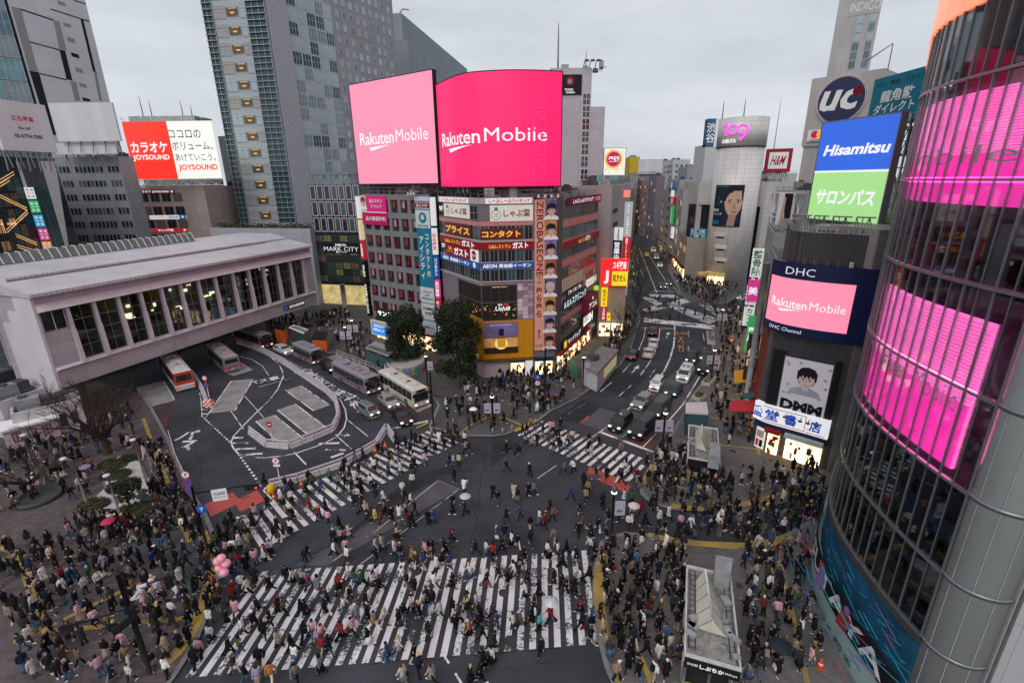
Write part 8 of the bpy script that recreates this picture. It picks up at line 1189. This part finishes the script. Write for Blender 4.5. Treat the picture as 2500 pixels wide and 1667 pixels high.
def umbrella(label,v,x,y,mt,r=.55):c=g(v,x,y);c.z=KH if v in '79' else 0;t=thing('umbrella',label,'umbrella',c);m=MB();n=8;z=2.0;pr=[(0,z+.28),(r*.5,z+.2),(r,z)];vs=[c+Vector((math.cos(6.283*k/n)*a,math.sin(6.283*k/n)*a,b))for a,b in pr[1:]for k in range(n)]+[c+Vector((0,0,pr[0][1]))];m.add(vs,[[k,(k+1)%n,2*n]for k in range(n)]+[[k,n+k,n+(k+1)%n,(k+1)%n]for k in range(n)]);part('canopy',m,mt,t);m=MB();m.tube([c+Vector((0,0,1.05)),c+Vector((0,0,z+.38))],.012,5);part('shaft',m,steel,t);UMB.append(c)
clr=mat('umbrella_clear',(.45,.47,.5),.2,0,0,.1);umbrella('clear umbrella held up on the near zebra','8',1440,1160,clr);umbrella('clear umbrella in the middle of the junction','8',862,412,clr);umbrella('pale pink umbrella near the right corner','8',2000,480,mat('umbrella_pink',(.7,.5,.52)));umbrella('black umbrella by the plaza kerb','7',1165,470,black);umbrella('red spotted umbrella at the garden bench','7',780,600,mat('umbrella_red',(.5,.03,.08)));umbrella('mauve umbrella among the plaza crowd','7',620,210,mat('umbrella_mauve',(.3,.22,.32)));umbrella('dark navy umbrella low on the right pavement','9',650,1480,mat('umbrella_navy',(.02,.025,.035)),.7);umbrella('purple umbrella on the upper right pavement','9',432,240,mat('umbrella_purple',(.12,.09,.14)));umbrella('white umbrella among the island crowd','5',915,1350,wpl)
# ================================================================ PEOPLE
def joints(ps):
 "one vertex per joint, facing +x; returns named points"
 s,k=ps.get('s',0),ps.get('knee',.25);J={};lean=ps.get('lean',.03);J['pel']=Vector((0,0,.92))
 for sd,n in((1,'L'),(-1,'R')):
  a=s*sd;b=a-(k if a<0 else .1*abs(s));h=Vector((0,.09*sd,.9));kn=h+Vector((math.sin(a),0,-math.cos(a)))*.43
  if ps.get('sit'):kn=h+Vector((.42,.02*sd,.03));an=kn+Vector((.06,0,-.42))
  else:an=kn+Vector((math.sin(b),0,-math.cos(b)))*.41
  J['hip'+n],J['kn'+n],J['an'+n]=h,kn,an;J['toe'+n]=an+Vector((.17,.02*sd,-.05 if a>=0 else-.08))
  sh=Vector((lean+.0,.175*sd,1.37));ar=ps.get('arm'+n,(-a*.8,.2));u=sh+Vector((math.sin(ar[0])*.27,.05*sd,-math.cos(ar[0])*.27));f=ar[0]+ar[1];w=u+Vector((math.sin(f),-.1*sd*(ar[1]>.8),-math.cos(f)))*.24
  J['sh'+n],J['el'+n],J['wr'+n]=sh,u,w;J['hd'+n]=w+(w-u).normalized()*.085
 J['chest']=Vector((lean,0,1.22));J['neck']=Vector((lean*1.3,0,1.43));J['head']=Vector((lean*1.5+.02+ps.get('nod',0)*.04,0,1.555));J['top']=Vector((lean*1.5+.01,0,1.66));z=min(J['anL'].z,J['anR'].z)-.075
 for q in J.values():q.z-=z
 if ps.get('sit'):J['_seat']=1
 return J
def body_mesh(J):
 "one continuous skin: torso, head with nose and ears, limbs, palms with four fingers and a thumb"
 bm=bmesh.new();lay=bm.verts.layers.skin.verify();V={};sk=[]
 def pt(n,p,r):V[n]=bm.verts.new(p);sk.append((n,r));return V[n]
 def ed(a,b):bm.edges.new((V[a],V[b]))
 pt('pel',J['pel'],(.12,.1));pt('chest',J['chest'],(.13,.1));pt('neck',J['neck'],(.052,.052));pt('head',J['head'],(.082,.095));pt('top',J['top'],(.065,.075));pt('nose',J['head']+Vector((.115,0,-.02)),(.014,.02))
 for a,b in(('pel','chest'),('chest','neck'),('neck','head'),('head','top'),('head','nose')):ed(a,b)
 for n,sd in(('L',1),('R',-1)):
  for q,r in(('sh',.062),('el',.042),('wr',.027),('hd',.036),('hip',.085),('kn',.055),('an',.037),('toe',.033)):pt(q+n,J[q+n],(r,r if q!='hd' else .02))
  pt('ear'+n,J['head']+Vector((0,.1*sd,0)),(.018,.012))
  for a,b in(('chest','sh'),('sh','el'),('el','wr'),('wr','hd'),('pel','hip'),('hip','kn'),('kn','an'),('an','toe'),('head','ear')):ed(a if a in V else a+n,b+n)
  d=(J['hd'+n]-J['wr'+n]).normalized();side=d.cross(Vector((0,1,0))).normalized()
  for k in range(4):o=side*(k-1.5)*.021;L=(.062,.075,.07,.055)[k];pt('f%d%s'%(k,n),J['hd'+n]+o+d*.035,(.009,.009));pt('g%d%s'%(k,n),J['hd'+n]+o+d*(.035+L)+Vector((0,-.018*sd,0)),(.007,.007));ed('hd'+n,'f%d%s'%(k,n));ed('f%d%s'%(k,n),'g%d%s'%(k,n))
  pt('t'+n,J['wr'+n].lerp(J['hd'+n],.5)+side*.05,(.011,.011));pt('u'+n,J['hd'+n]+side*.06+d*.02,(.008,.008));ed('wr'+n,'t'+n);ed('t'+n,'u'+n)
 for n,r in sk:V[n][lay].radius=r
 V['pel'][lay].use_root=True;me=bpy.data.meshes.new('b');bm.to_mesh(me);bm.free();o=bpy.data.objects.new('b',me);COL.objects.link(o);o.modifiers.new('s','SKIN').use_smooth_shade=True;o.modifiers.new('d','SUBSURF').levels=1
 dg=bpy.context.evaluated_depsgraph_get();dg.update();r=bpy.data.meshes.new_from_object(o.evaluated_get(dg));r.name='person';bpy.data.objects.remove(o);bpy.data.meshes.remove(me);h=J['head'];q=MB()
 q.v=[tuple(v.co)for v in r.vertices];q.f=[list(p.vertices)for p in r.polygons];q.m=[0]*len(q.f);q.sm=[True]*len(q.f)
 for sd in(-1,1):e=h+Vector((.092,.035*sd,.012));q.add([e+Vector((0,-.014,0)),e+Vector((.002,0,-.008)),e+Vector((0,.014,0)),e+Vector((.002,0,.008))],[[0,1,2,3]],1)
 e=h+Vector((.088,0,-.055));q.add([e+Vector((0,-.022,0)),e+Vector((.004,0,-.007)),e+Vector((0,.022,0)),e+Vector((.004,0,.006))],[[0,1,2,3]],2);return q
def rings(mb,R,n=10,mi=0):
 "loft elliptical rings: (centre, rx, ry)"
 vs=[c+Vector((math.cos(2*math.pi*k/n)*rx,math.sin(2*math.pi*k/n)*ry,0))for c,rx,ry in R for k in range(n)];m=len(R)
 mb.add(vs,[[i*n+k,i*n+(k+1)%n,(i+1)*n+(k+1)%n,(i+1)*n+k]for i in range(m-1)for k in range(n)]+[[k for k in range(n)][::-1],[(m-1)*n+k for k in range(n)]],mi,True)
def clothes(J,kind):
 m=MB();ch,pe,ne=J['chest'],J['pel'],J['neck'];st=(J['knL'].x-J['knR'].x);fat={'coat':1.05,'jacket':1.0,'puffer':1.22,'hoodie':1.08}[kind]
 if kind=='coat':mx=(J['knL']+J['knR'])/2;low=[(Vector((mx.x*.8,0,max(mx.z+.02,.42))),.17+abs(st)*.33,.2),(pe+Vector((0,0,-.12)),.155,.195)]
 else:low=[(pe+Vector((0,0,-.08)),.145*fat,.185*fat)]
 if kind=='coat' and J.get('_seat'):low=[(pe+Vector((.05,0,-.1)),.2,.2)]
 rings(m,low+[(pe+Vector((0,0,.06)),.125*fat,.17*fat),(ch+Vector((0,0,-.06)),.125*fat,.185*fat),(ch+Vector((0,0,.08)),.125*fat,.2),(ne+Vector((-.01,0,-.04)),.09,.15),(ne+Vector((0,0,.03)),.065,.07)])
 for n in 'LR':m.tube([J['sh'+n].lerp(ne,.5)+Vector((0,0,-.05)),J['sh'+n].lerp(ne,.12)+Vector((0,0,-.02)),J['sh'+n].lerp(J['el'+n],.22),J['el'+n],J['wr'+n]],[.04,.068*fat,.074*fat,.06*fat,.045*fat],8)
 if kind=='hoodie':rings(m,[(ne+Vector((-.08,0,-.06)),.07,.11),(ne+Vector((-.1,0,.03)),.075,.12),(ne+Vector((-.09,0,.1)),.04,.09)])
 return m
def legs(J,kind):
 m=MB()
 if kind=='skirt':mx=(J['knL']+J['knR'])/2;rings(m,[(Vector((mx.x,0,mx.z-.12)),.2+abs(J['knL'].x-J['knR'].x)*.3,.24),(J['pel']+Vector((0,0,.02)),.14,.175)]);[m.tube([J['kn'+n],J['an'+n]],[.055,.04],6)for n in 'LR'];return m
 rings(m,[(J['pel']+Vector((0,0,-.1)),.125,.17),(J['pel']+Vector((0,0,.08)),.115,.16)]);w=1.35 if kind=='wide' else 1.0
 for n in 'LR':m.tube([J['hip'+n]+Vector((0,0,-.0)),J['kn'+n],J['an'+n]+Vector((0,0,.0))],[.1,.073*w,.056*w*w],7)
 return m
def shoes(J):
 m=MB()
 for n in 'LR':a,t=J['an'+n],J['toe'+n];m.tube([a+Vector((-.06,0,-.03)),a.lerp(t,.5)+Vector((0,0,-.02)),t+Vector((.03,0,-.005))],[.045,.052,.035],7)
 return m
def hair(J,kind):
 m=MB();h=J['head'];U=Vector
 if kind in('short','long','bob'):rings(m,[(h+U((-.035,0,-.05)),.075,.088),(h+U((-.02,0,.03)),.1,.104),(h+U((-.008,0,.085)),.098,.098),(h+U((-.005,0,.125)),.06,.06)])
 if kind=='long':rings(m,[(h+U((-.1,0,-.36)),.05,.1),(h+U((-.085,0,-.15)),.06,.115),(h+U((-.05,0,.02)),.08,.11)])
 if kind=='bob':rings(m,[(h+U((-.04,0,-.12)),.085,.12),(h+U((-.03,0,.0)),.09,.118)])
 if kind in('cap','beanie'):rings(m,[(h+U((-.005,0,.02)),.108,.106),(h+U((-.005,0,.09)),.1,.1),(h+U((-.005,0,.14 if kind=='cap' else .16)),.05,.05)])
 if kind=='cap':m.add([h+U((.08,-.07,.045)),h+U((.2,-.05,.03)),h+U((.2,.05,.03)),h+U((.08,.07,.045))],[[0,1,2,3]])
 if kind=='hood':rings(m,[(h+U((-.04,0,-.14)),.1,.13),(h+U((-.035,0,.02)),.115,.125),(h+U((-.02,0,.1)),.1,.1),(h+U((-.01,0,.145)),.05,.05)])
 return m
POSES={'walk':dict(s=.42,lean=.05),'walk2':dict(s=-.42,lean=.05,knee=.4),'stroll':dict(s=.22,lean=.03),'stand':dict(s=.04,armL=(.05,.15),armR=(.02,.2)),'phone':dict(s=.05,armL=(.3,1.5),armR=(.02,.2),nod=1),'walkphone':dict(s=.35,armR=(.35,1.45),lean=.04,nod=1),'pockets':dict(s=-.25,armL=(-.25,.6),armR=(-.25,.6)),'wave':dict(s=.1,armR=(2.7,.2),armL=(.1,.2)),'sit':dict(s=0,sit=1,armL=(.4,1.0),armR=(.3,1.1))}
JS={k:joints(v)for k,v in POSES.items()}
bodym=[objcol('skin_tone',.6),hairm,dred];clothm=objcol('cloth',.85);shoem=objcol('shoe_leather',.6);hairo=objcol('hair_or_hat',.8)
PB={k:body_mesh(J)for k,J in JS.items()};PM={}
def pm(k,f):
 if k not in PM:PM[k]=f()
 return PM[k]
C_={'black':(.012,.012,.014),'navy':(.014,.02,.045),'charcoal':(.035,.036,.04),'grey':(.15,.15,.16),'white':(.62,.6,.58),'cream':(.55,.47,.38),'beige':(.33,.26,.2),'camel':(.22,.14,.08),'brown':(.07,.04,.028),'red':(.2,.018,.022),'maroon':(.11,.015,.025),'pink':(.52,.3,.34),'lilac':(.28,.25,.38),'blue':(.025,.06,.17),'teal':(.04,.3,.31),'green':(.03,.11,.05),'olive':(.075,.08,.04),'yellow':(.55,.42,.12),'orange':(.42,.16,.05),'denim':(.06,.1,.18),'blonde':(.45,.3,.14)}
KEY=dict(k='black',w='white',g='grey',b='beige',c='camel',r='red',m='maroon',u='blue',n='olive',p='pink',v='lilac',t='teal',y='yellow',o='orange',e='green',a='navy',h='cream',d='brown')
ppl=[]  # x, y, z, colour or '', pose, heading, zone, view distance
def zone_of(v,p):
 if p.y<36 and-23<p.x<7.0:return 'near zebra' if p.y<33.5 else 'mid junction'
 return ''
def put(v,s,zn,z=0.,head=None):
 for w in s.split():
  c=w[-1]if w[-1].isalpha()else '';x,y=(w[:-1]if c else w).split(',');p=g(v,float(x),float(y),z);ppl.append([p,KEY.get(c,''),zn if zn!='*' else(zone_of(v,p)or 'mid junction'),head])
put('A','340,795a 375,1030k 545,850k 600,870k 500,960w 530,1050k 600,970w 740,890k 770,1050r 610,1140k 250,1120p 320,1150k 230,1210k 130,1250g 190,1330k 430,1330k 460,1240k 530,1330k 590,1260w 865,1130r 930,1060k 950,1170p 1050,820g 1110,830k 1175,870k 880,865u 800,820n 765,780k 970,770e 1090,730k 1110,650k 1160,720k 1200,770w 1245,700k 1265,870k 1240,900k 1200,1000k 1240,945w 1205,590e 1285,555k 1390,660w 1410,640m 1360,820w 1400,900k 1530,710u 1565,610e 1540,570k 1600,420k 1630,520a 1640,690w 1625,650g 1735,510k 1690,450k 1430,500k 1470,520k 1770,640k 1870,600p 1885,520k 1745,380k 1785,420k 1835,420k 1925,460k 1970,480k 1935,340b 2010,390w 2040,380k 2060,450k 2140,430k 2250,400w 2120,370k 2190,370k','terminal zebra')
put('A','400,1460v 340,1520w 250,1560p 180,1500g 110,1400w 730,1560k 755,1500k 1275,1080k 1310,1100b 1395,1150y 1450,1170d 1480,960w 1490,1080c 1555,1140k 1630,1120w 1660,890w 1690,960k 1735,1000w 1700,1120k 1780,1090k 1720,1190r 1755,1200k 2260,490b 2300,510k 2110,610k 2145,620w 2200,620h 1755,700k 1755,810w 2155,780k 2250,860w 2140,1010k 2135,1080k 2260,1080k 1905,1170k 1955,1160u 2130,1340m 1060,1240k 1035,1330t 1070,1360p 1140,1310h 1000,1370k 1005,1480w 1120,1460p 1130,1540w 1400,1440h 1475,1420g 1610,1310c 1600,1460p 1640,1510k 1760,1520b 1870,1480p 1940,1460k 2075,1460k','mid junction')
put('B','330,575g 390,580p 440,570k 490,490k 545,550n 590,640k 650,620k 690,600w 740,570c 775,530w 660,420k 640,510k 610,520k 930,560k 925,640k 950,690w 1030,590k 1230,650c 1285,790k 1480,770k 1335,870k 1225,920k 1245,945k 340,470k 300,490k 590,450p 560,440p 380,400b','car queue zebra')
put('B','145,830k 365,870k 230,680d 265,690k 140,640k 690,845g 780,835w 880,975k 1000,900k 1100,895k 1385,920m 1420,990k 215,1065w 250,1115k 15,1070k 60,1130k 355,1055k 400,1055g 760,1100u 900,1115c 920,1050c 1060,1170k 1270,1120w 1340,1150e 845,1240k 275,1280u 140,1300k 560,1200k 580,1300c 455,1330w 500,1360r 370,1390k 45,1490u 125,1480k 190,1540w 250,1560k 375,1535k 600,1500g 830,1440k 865,1370n 950,1460k 1015,1400k 1100,1490k 1120,1330k 1350,1270w 1435,1250r 1600,1340w 1470,1350k 1650,1420k 1530,1180k 1565,1190k 1690,1280w 1310,1370w 1340,1360w 1230,1290k','mid junction')
put('8','250,740k 290,660b 390,590b 380,690w 410,720k 495,740c 525,780d 565,790u 590,705p 620,690k 720,690k 770,600r 660,800w 700,760k 755,790u 930,690k 1000,700w 1045,720r 1110,680k 1230,770k 1260,740k 1415,710w 1425,770k 1490,700w 1520,780k 1545,690k 1615,740k 1740,720k 1710,670w','near zebra far edge')
put('8','60,860w 110,890e 160,900e 260,880w 225,920w 280,940k 75,1020k 435,880w 460,920k 510,950k 650,930w 765,920k 890,860w 1000,910k 1090,870k 1150,920k 1190,840w 1280,900k 1360,980k 1460,900k 1270,990w 1600,960k 1640,890w 1545,960k 1520,940k 1700,860k 180,1050k 30,1090w 120,1150g 90,1240p 195,1150k 235,1200c 305,1170w 410,1190k 440,1130k 490,1090p 545,1130k 575,1060b 640,1050k 600,1030k 685,1120w 770,1100k 790,1210k 815,1150d 865,1040k 870,1110k 935,1060w 950,1140k 885,1250o 955,1200k 975,1280k 1040,1140d 1065,1200u 1185,1200w 1235,1190n 1320,1160k 1325,1080k 1360,1210t 1440,1160r 1640,1090r 1650,1210k 1720,1170u 1710,1300k 200,1310k 610,1270k 1055,1330k 15,1270r','near zebra')
put('8','330,1410u 400,1370w 510,1430k 545,1500a 630,1560b 435,1568h 985,1460k 1040,1440w 890,1568k 955,1560k 1375,1370k','asphalt before zebra')
put('7','1300,1290k 1340,1450k 1380,1390p 1300,1180k 1240,1330k 1450,1290w 1440,1180w 1570,1370k 1650,1370n 1610,1500d 1690,1560k 1770,1568v 1860,1560o 1780,1450k 1560,1180k 1670,1240w 1750,1200k 1810,1260k 1850,1180k 1910,1320b 1910,1090k 1950,1100n 1770,1090k 1620,1110p 1700,960h 1750,890k 1850,940k 1960,870k 2010,890w 2070,900b 2120,920u 2000,1350k 2020,1430w 2030,1560g 2100,1110k 2060,1110k 2150,1250p 2200,1290p 2210,1370r 2250,1370a 2090,1280k 2200,1500g 2240,1030a 2320,940r 2180,950g 2230,1110k 2340,1260r','plaza end of zebra')
put('7','1510,590k 1560,620k 1600,690w 1480,640n 1620,580k 1650,620k 1700,640b 1560,540k 1590,480k 1640,540g 1700,590k 1550,690p 1590,720k 1640,770r 1690,800k 1750,750p 1820,730r 1860,690v 1460,700k 1500,760k 1560,800k 1610,880u 1530,900w 1480,950r 1440,990k 1520,1010d 1590,1010r 1600,980r 1660,940w 1430,1060k 1500,1080k','kerb by balloons')
put('7','930,830k 930,960c 1065,940w 1100,1140k 1220,1000w 1070,1190k 1050,1480k 780,1550a 880,1430c 700,1520p 905,1560w 1150,1530w 820,1400k 560,1450c 330,1400k 480,1540k 440,1370k 740,1390k 660,1180p 560,1150p 780,1100k 700,1010k 690,920w 730,790v 620,880e 590,790k 540,880a 440,870r 490,900u 360,740h 280,970p 250,1080w 215,1290w 180,1180k 60,1060k 230,900b 660,680k 830,740g 500,740k 1050,780u 1190,1130w 1290,1080k','station plaza',KH)
def rnd(v,poly,n,zn,z=KH,dmin=.55,sit=False,seed=1,head=None):
 rng=random.Random(seed);P=[g(v,*q,z)for q in poly];xs=[p.x for p in P];ys=[p.y for p in P];cnt=0
 ins=lambda x,y:sum(((P[i].y>y)!=(P[i-1].y>y))and x<(P[i-1].x-P[i].x)*(y-P[i].y)/(P[i-1].y-P[i].y)+P[i].x for i in range(len(P)))%2
 for _ in range(n*40):
  if cnt>=n:break
  x,y=rng.uniform(min(xs),max(xs)),rng.uniform(min(ys),max(ys))
  if ins(x,y)and all((q[0].x-x)**2+(q[0].y-y)**2>dmin**2 for q in ppl):ppl.append([Vector((x,y,z)),'',zn,head if not sit else 'sit']);cnt+=1
rnd('7',[(-60,700),(600,480),(1000,600),(1360,480),(1450,620),(1480,780),(1420,1050),(1280,1320),(1100,1560),(-60,1560)],135,'station plaza',seed=2,dmin=.62)
rnd('7',[(950,0),(1120,-100),(1200,150),(1360,420),(1380,560),(1100,520),(1040,280)],48,'plaza kerb',seed=3);rnd('7',[(0,120),(350,-200),(640,100),(600,330),(400,330),(0,420)],60,'plaza back',seed=4);rnd('4',[(100,1560),(430,1480),(560,1380),(900,1250),(1000,1568)],36,'plaza back',seed=5)
rnd('7',[(580,470),(900,520),(1050,500),(1090,560),(900,620),(560,560)],34,'garden bench',sit=False,seed=6);rnd('7',[(640,440),(900,492),(960,480),(640,425)],10,'garden bench',KH+.12,.5,True,7)
rnd('8',[(1780,640),(2352,560),(2352,1568),(1900,1568),(1790,1280),(1750,1050)],92,'subway stair pavement',seed=8,dmin=.6);rnd('9',[(430,640),(760,580),(900,640),(860,800),(880,1050),(980,1500),(440,1568),(430,900)],62,'subway stair pavement',seed=9,dmin=.65)
rnd('9',[(0,400),(440,400),(640,350),(900,260),(960,330),(900,500),(640,590),(0,590)],72,'side street mouth',0.,seed=10,dmin=.6);rnd('9',[(0,150),(300,170),(900,90),(980,240),(700,330),(300,380),(0,370)],60,'bookshop pavement',seed=11,dmin=.6);rnd('B',[(1560,760),(1640,560),(1850,600),(1850,900),(1900,1150),(1600,1130),(1440,1020)],45,'banner lamp pavement',seed=12)
rnd('6',[(190,1230),(250,900),(330,560),(440,620),(420,850),(450,1000),(500,1300),(580,1560),(290,1568)],110,'the right shop pavement',seed=13,dmin=.7);rnd('6',[(330,560),(480,440),(520,500),(440,640)],25,'the far right pavement',seed=14)
rnd('5',[(700,1250),(980,1000),(1260,1010),(1500,960),(1620,1080),(1480,1250),(1200,1330),(1000,1420),(720,1430)],130,'the island pavement',seed=15,dmin=.6);rnd('5',[(990,1010),(1300,1010),(1500,900),(1650,760),(1700,760),(1540,980),(1200,1100)],45,'the shopfronts of the corner building',seed=16)
rnd('C',[(880,10),(1500,-60),(1700,110),(1640,210),(1450,190),(1380,80),(1060,110),(900,60)],120,'the station forecourt',seed=17,dmin=.7);rnd('C',[(1480,250),(1740,350),(1830,420),(1880,330),(1700,180)],30,'the bus lane pavement',seed=18)
rnd('E',[(560,960),(700,760),(760,580),(720,520),(560,700),(480,860)],70,'the far left pavement',seed=19,dmin=.7);rnd('E',[(1130,130),(1260,290),(1480,390),(1700,310),(1780,240),(1500,190),(1300,160)],130,'the far corner pavement',seed=20,dmin=.7);rnd('J',[(380,860),(500,1250),(380,1350),(340,1000)],45,'the far left pavement',seed=21,dmin=.8);rnd('J',[(650,830),(870,1230),(900,1100),(760,850)],50,'the far right pavement',seed=22,dmin=.8)
rnd('E',[(900,340),(1200,330),(1500,560),(900,580)],22,'the far crossing',0.,1.2,seed=23)
# build: the 300 nearest one by one, everybody else as one crowd
EYE=Vector((0,0,CAMH));ppl=[p for p in ppl if p[0].length>3 and abs((p[0]-EYE).x)<1.25*p[0].y+3];ppl.sort(key=lambda p:(p[0]-EYE).length)
rng=random.Random(42);USED=set();BAGN=0;crowd={'v':[],'f':[],'c':[]}
DK=['black']*24+['charcoal']*5+['navy']*3+['grey','white','white','white','cream','beige','camel','brown','brown','olive','pink','maroon','denim'];LG=['black']*10+['charcoal','charcoal','grey','denim','denim','denim','navy','white','cream','beige','brown']
HC={'short':['black','black','black','brown'],'long':['black','black','brown','brown','blonde'],'bob':['black','brown'],'cap':['black','black','navy','white'],'beanie':['black','black','charcoal','cream'],'hood':['black','black','grey']}
bagm=objcol('bag_fabric',.7)
for i,(p,col,zn,hd)in enumerate(ppl):
 for tr in range(200):
  kind=rng.choice(('coat','coat','jacket','puffer','hoodie'));tc=col or rng.choice(DK);lk=rng.choice(('trousers','trousers','wide','skirt'));lc=rng.choice(LG);hk=rng.choice(('short',)*5+('long',)*4+('bob','bob','cap','beanie','hood'));hc=rng.choice(HC[hk]);cross='zebra' in zn or 'junction' in zn or 'asphalt' in zn or 'crossing' in zn
  pose='sit' if hd=='sit' else rng.choice(('walk','walk2','walk','walk2','stroll','walkphone','pockets')if cross else('stand','phone','stroll','walk','pockets','stand','walk2'));di=rng.randrange(4);base=(0,1.57,3.14,4.71)[di]if zn!='terminal zebra' else(.7,1.57,3.84,4.71)[di]
  if zn.startswith('near zebra')and rng.random()<.75:di=rng.choice((0,2));base=(0,1.57,3.14,4.71)[di]
  if tc=='teal':pose='wave'
  ang=base+rng.uniform(-.5,.5);dn=('toward the tower','seen from behind','toward the plaza','toward us')[di];hn={'short':hc+' short hair','long':'long %s hair'%hc,'bob':hc+' bob','cap':hc+' cap','beanie':hc+' beanie','hood':hc+' hood up'}[hk];verb={'stand':'standing','phone':'using phone','wave':'arm raised','sit':'seated'}.get(pose,'walking');ln=lc+{'skirt':' skirt','wide':' wide trousers'}.get(lk,' trousers')
  lab='%s %s, %s, %s, %s %s, %s'%(tc,kind,ln,hn,verb,dn,zn)
  if i>=300 or(lab not in USED and len(lab.split())<=16):break
 USED.add(lab);sz=rng.uniform(.96,1.07);skc=rng.choice(((.5,.33,.25),(.42,.27,.2),(.55,.38,.3)));sc=rng.choice(('black',)*4+('white',)*3+('brown',));J=JS[pose]
 jit=lambda c,a=.3:(lambda k:tuple(min(1,max(.004,q*k))for q in c))(rng.uniform(1-a,1+a))
 parts=[((kind,pose),kind,lambda:clothes(J,kind),clothm,C_[tc]),((lk,pose),{'skirt':'skirt'}.get(lk,'trousers'),lambda:legs(J,lk),clothm,C_[lc]),(('shoes',pose),'shoes',lambda:shoes(J),shoem,C_[sc]),((hk,pose),hk if hk in('cap','beanie','hood')else 'hair',lambda:hair(J,hk),hairo,C_[hc])]
 if i<300:
  if('body',pose)not in PM:PM['body',pose]=PB[pose].mesh('person',bodym)
  o=link('person',PM['body',pose],None,p,ang);o.scale=(sz,)*3;o.color=(*jit(skc,.1),1);tag(o,'person in '+lab if len(lab.split())<=14 else lab,'person','people crossing and waiting')
  for k,nm,fn,mt,c in parts:
   q=link(nm,pm(('me',)+k,lambda:fn().mesh(nm,[mt])),o);q.color=(*jit(c),1)
  if rng.random()<.2:
   bk=rng.choice(('backpack','tote_bag'));bc=rng.choice(('black','black','white','navy','brown','red','beige'));m=pm(('me',bk,pose),lambda:None)
   if m is None:
    m=MB();c=J['chest']if bk=='backpack' else J['wrR']+Vector((0,-.03,-.2))
    if bk=='backpack':m.hexa([c+Vector(q)for q in((-.3,-.13,-.26),(-.13,-.14,-.26),(-.13,.14,-.26),(-.3,.13,-.26),(-.25,-.1,.16),(-.12,-.13,.17),(-.12,.13,.17),(-.25,.1,.16))])
    else:m.hexa([c+Vector(q)for q in((-.17,-.05,-.15),(.17,-.05,-.15),(.17,.05,-.15),(-.17,.05,-.15),(-.15,-.02,.14),(.15,-.02,.14),(.15,.02,.14),(-.15,.02,.14))]);m.tube([c+Vector((-.08,0,.14)),c+Vector((0,0,.27)),c+Vector((.08,0,.14))],.012,4)
    m=PM[('me',bk,pose)]=m.mesh(bk,[bagm])
   q=link(bk,m,None,p,ang);q.scale=(sz,)*3;q.color=(*jit(C_[bc]),1);tag(q,'%s %s of person: %s'%(bc,'backpack' if bk=='backpack' else 'bag',', '.join(lab.split(', ')[:3])),'bag','bags carried by people')
 else:
  hb_=lambda:(lambda m:(rings(m,[(J['head']+Vector((.01,0,-.11)),.05,.05),(J['head']+Vector((.015,0,-.04)),.08,.078),(J['head']+Vector((.01,0,.06)),.09,.085),(J['head']+Vector((0,0,.1)),.05,.05)],8),[m.tube([J['wr'+n],J['hd'+n]+(J['hd'+n]-J['wr'+n])*.6],[.03,.022],5)for n in 'LR'],m)[2])(MB())
  ca,sa=math.cos(ang)*sz,math.sin(ang)*sz
  for k,c,fn in[(a[0],a[4],a[2])for a in parts]+[(('hd',pose),skc,hb_)]:
   m=pm(('mb',)+k,fn);o_=len(crowd['v']);crowd['v']+=[(p.x+x*ca-y*sa,p.y+x*sa+y*ca,p.z+z*sz)for x,y,z in m.v];crowd['f']+=[[q+o_ for q in f]for f in m.f];crowd['c']+=[(*jit(c),1)]*len(m.v)
me=bpy.data.meshes.new('crowd');me.from_pydata(crowd['v'],[],crowd['f']);at_=me.color_attributes.new('Col','FLOAT_COLOR','POINT');at_.data.foreach_set('color',[x for c in crowd['c']for x in c]);me.update()
cm=mat('crowd_cloth',(1,1,1),.8,0,0,.12,3.);ca_=N(cm.node_tree,'ShaderNodeVertexColor',layer_name='Col');cm.node_tree.links.new(ca_.outputs[0],[n for n in cm.node_tree.nodes if n.type=='MIX'][0].inputs[6]);me.materials.append(cm)
tag(link('crowd',me),'dense far crowd of dark coated people on the pavements','crowd',None,'stuff');print('PEOPLE',len(ppl))
bpy.data.objects.remove(FO)
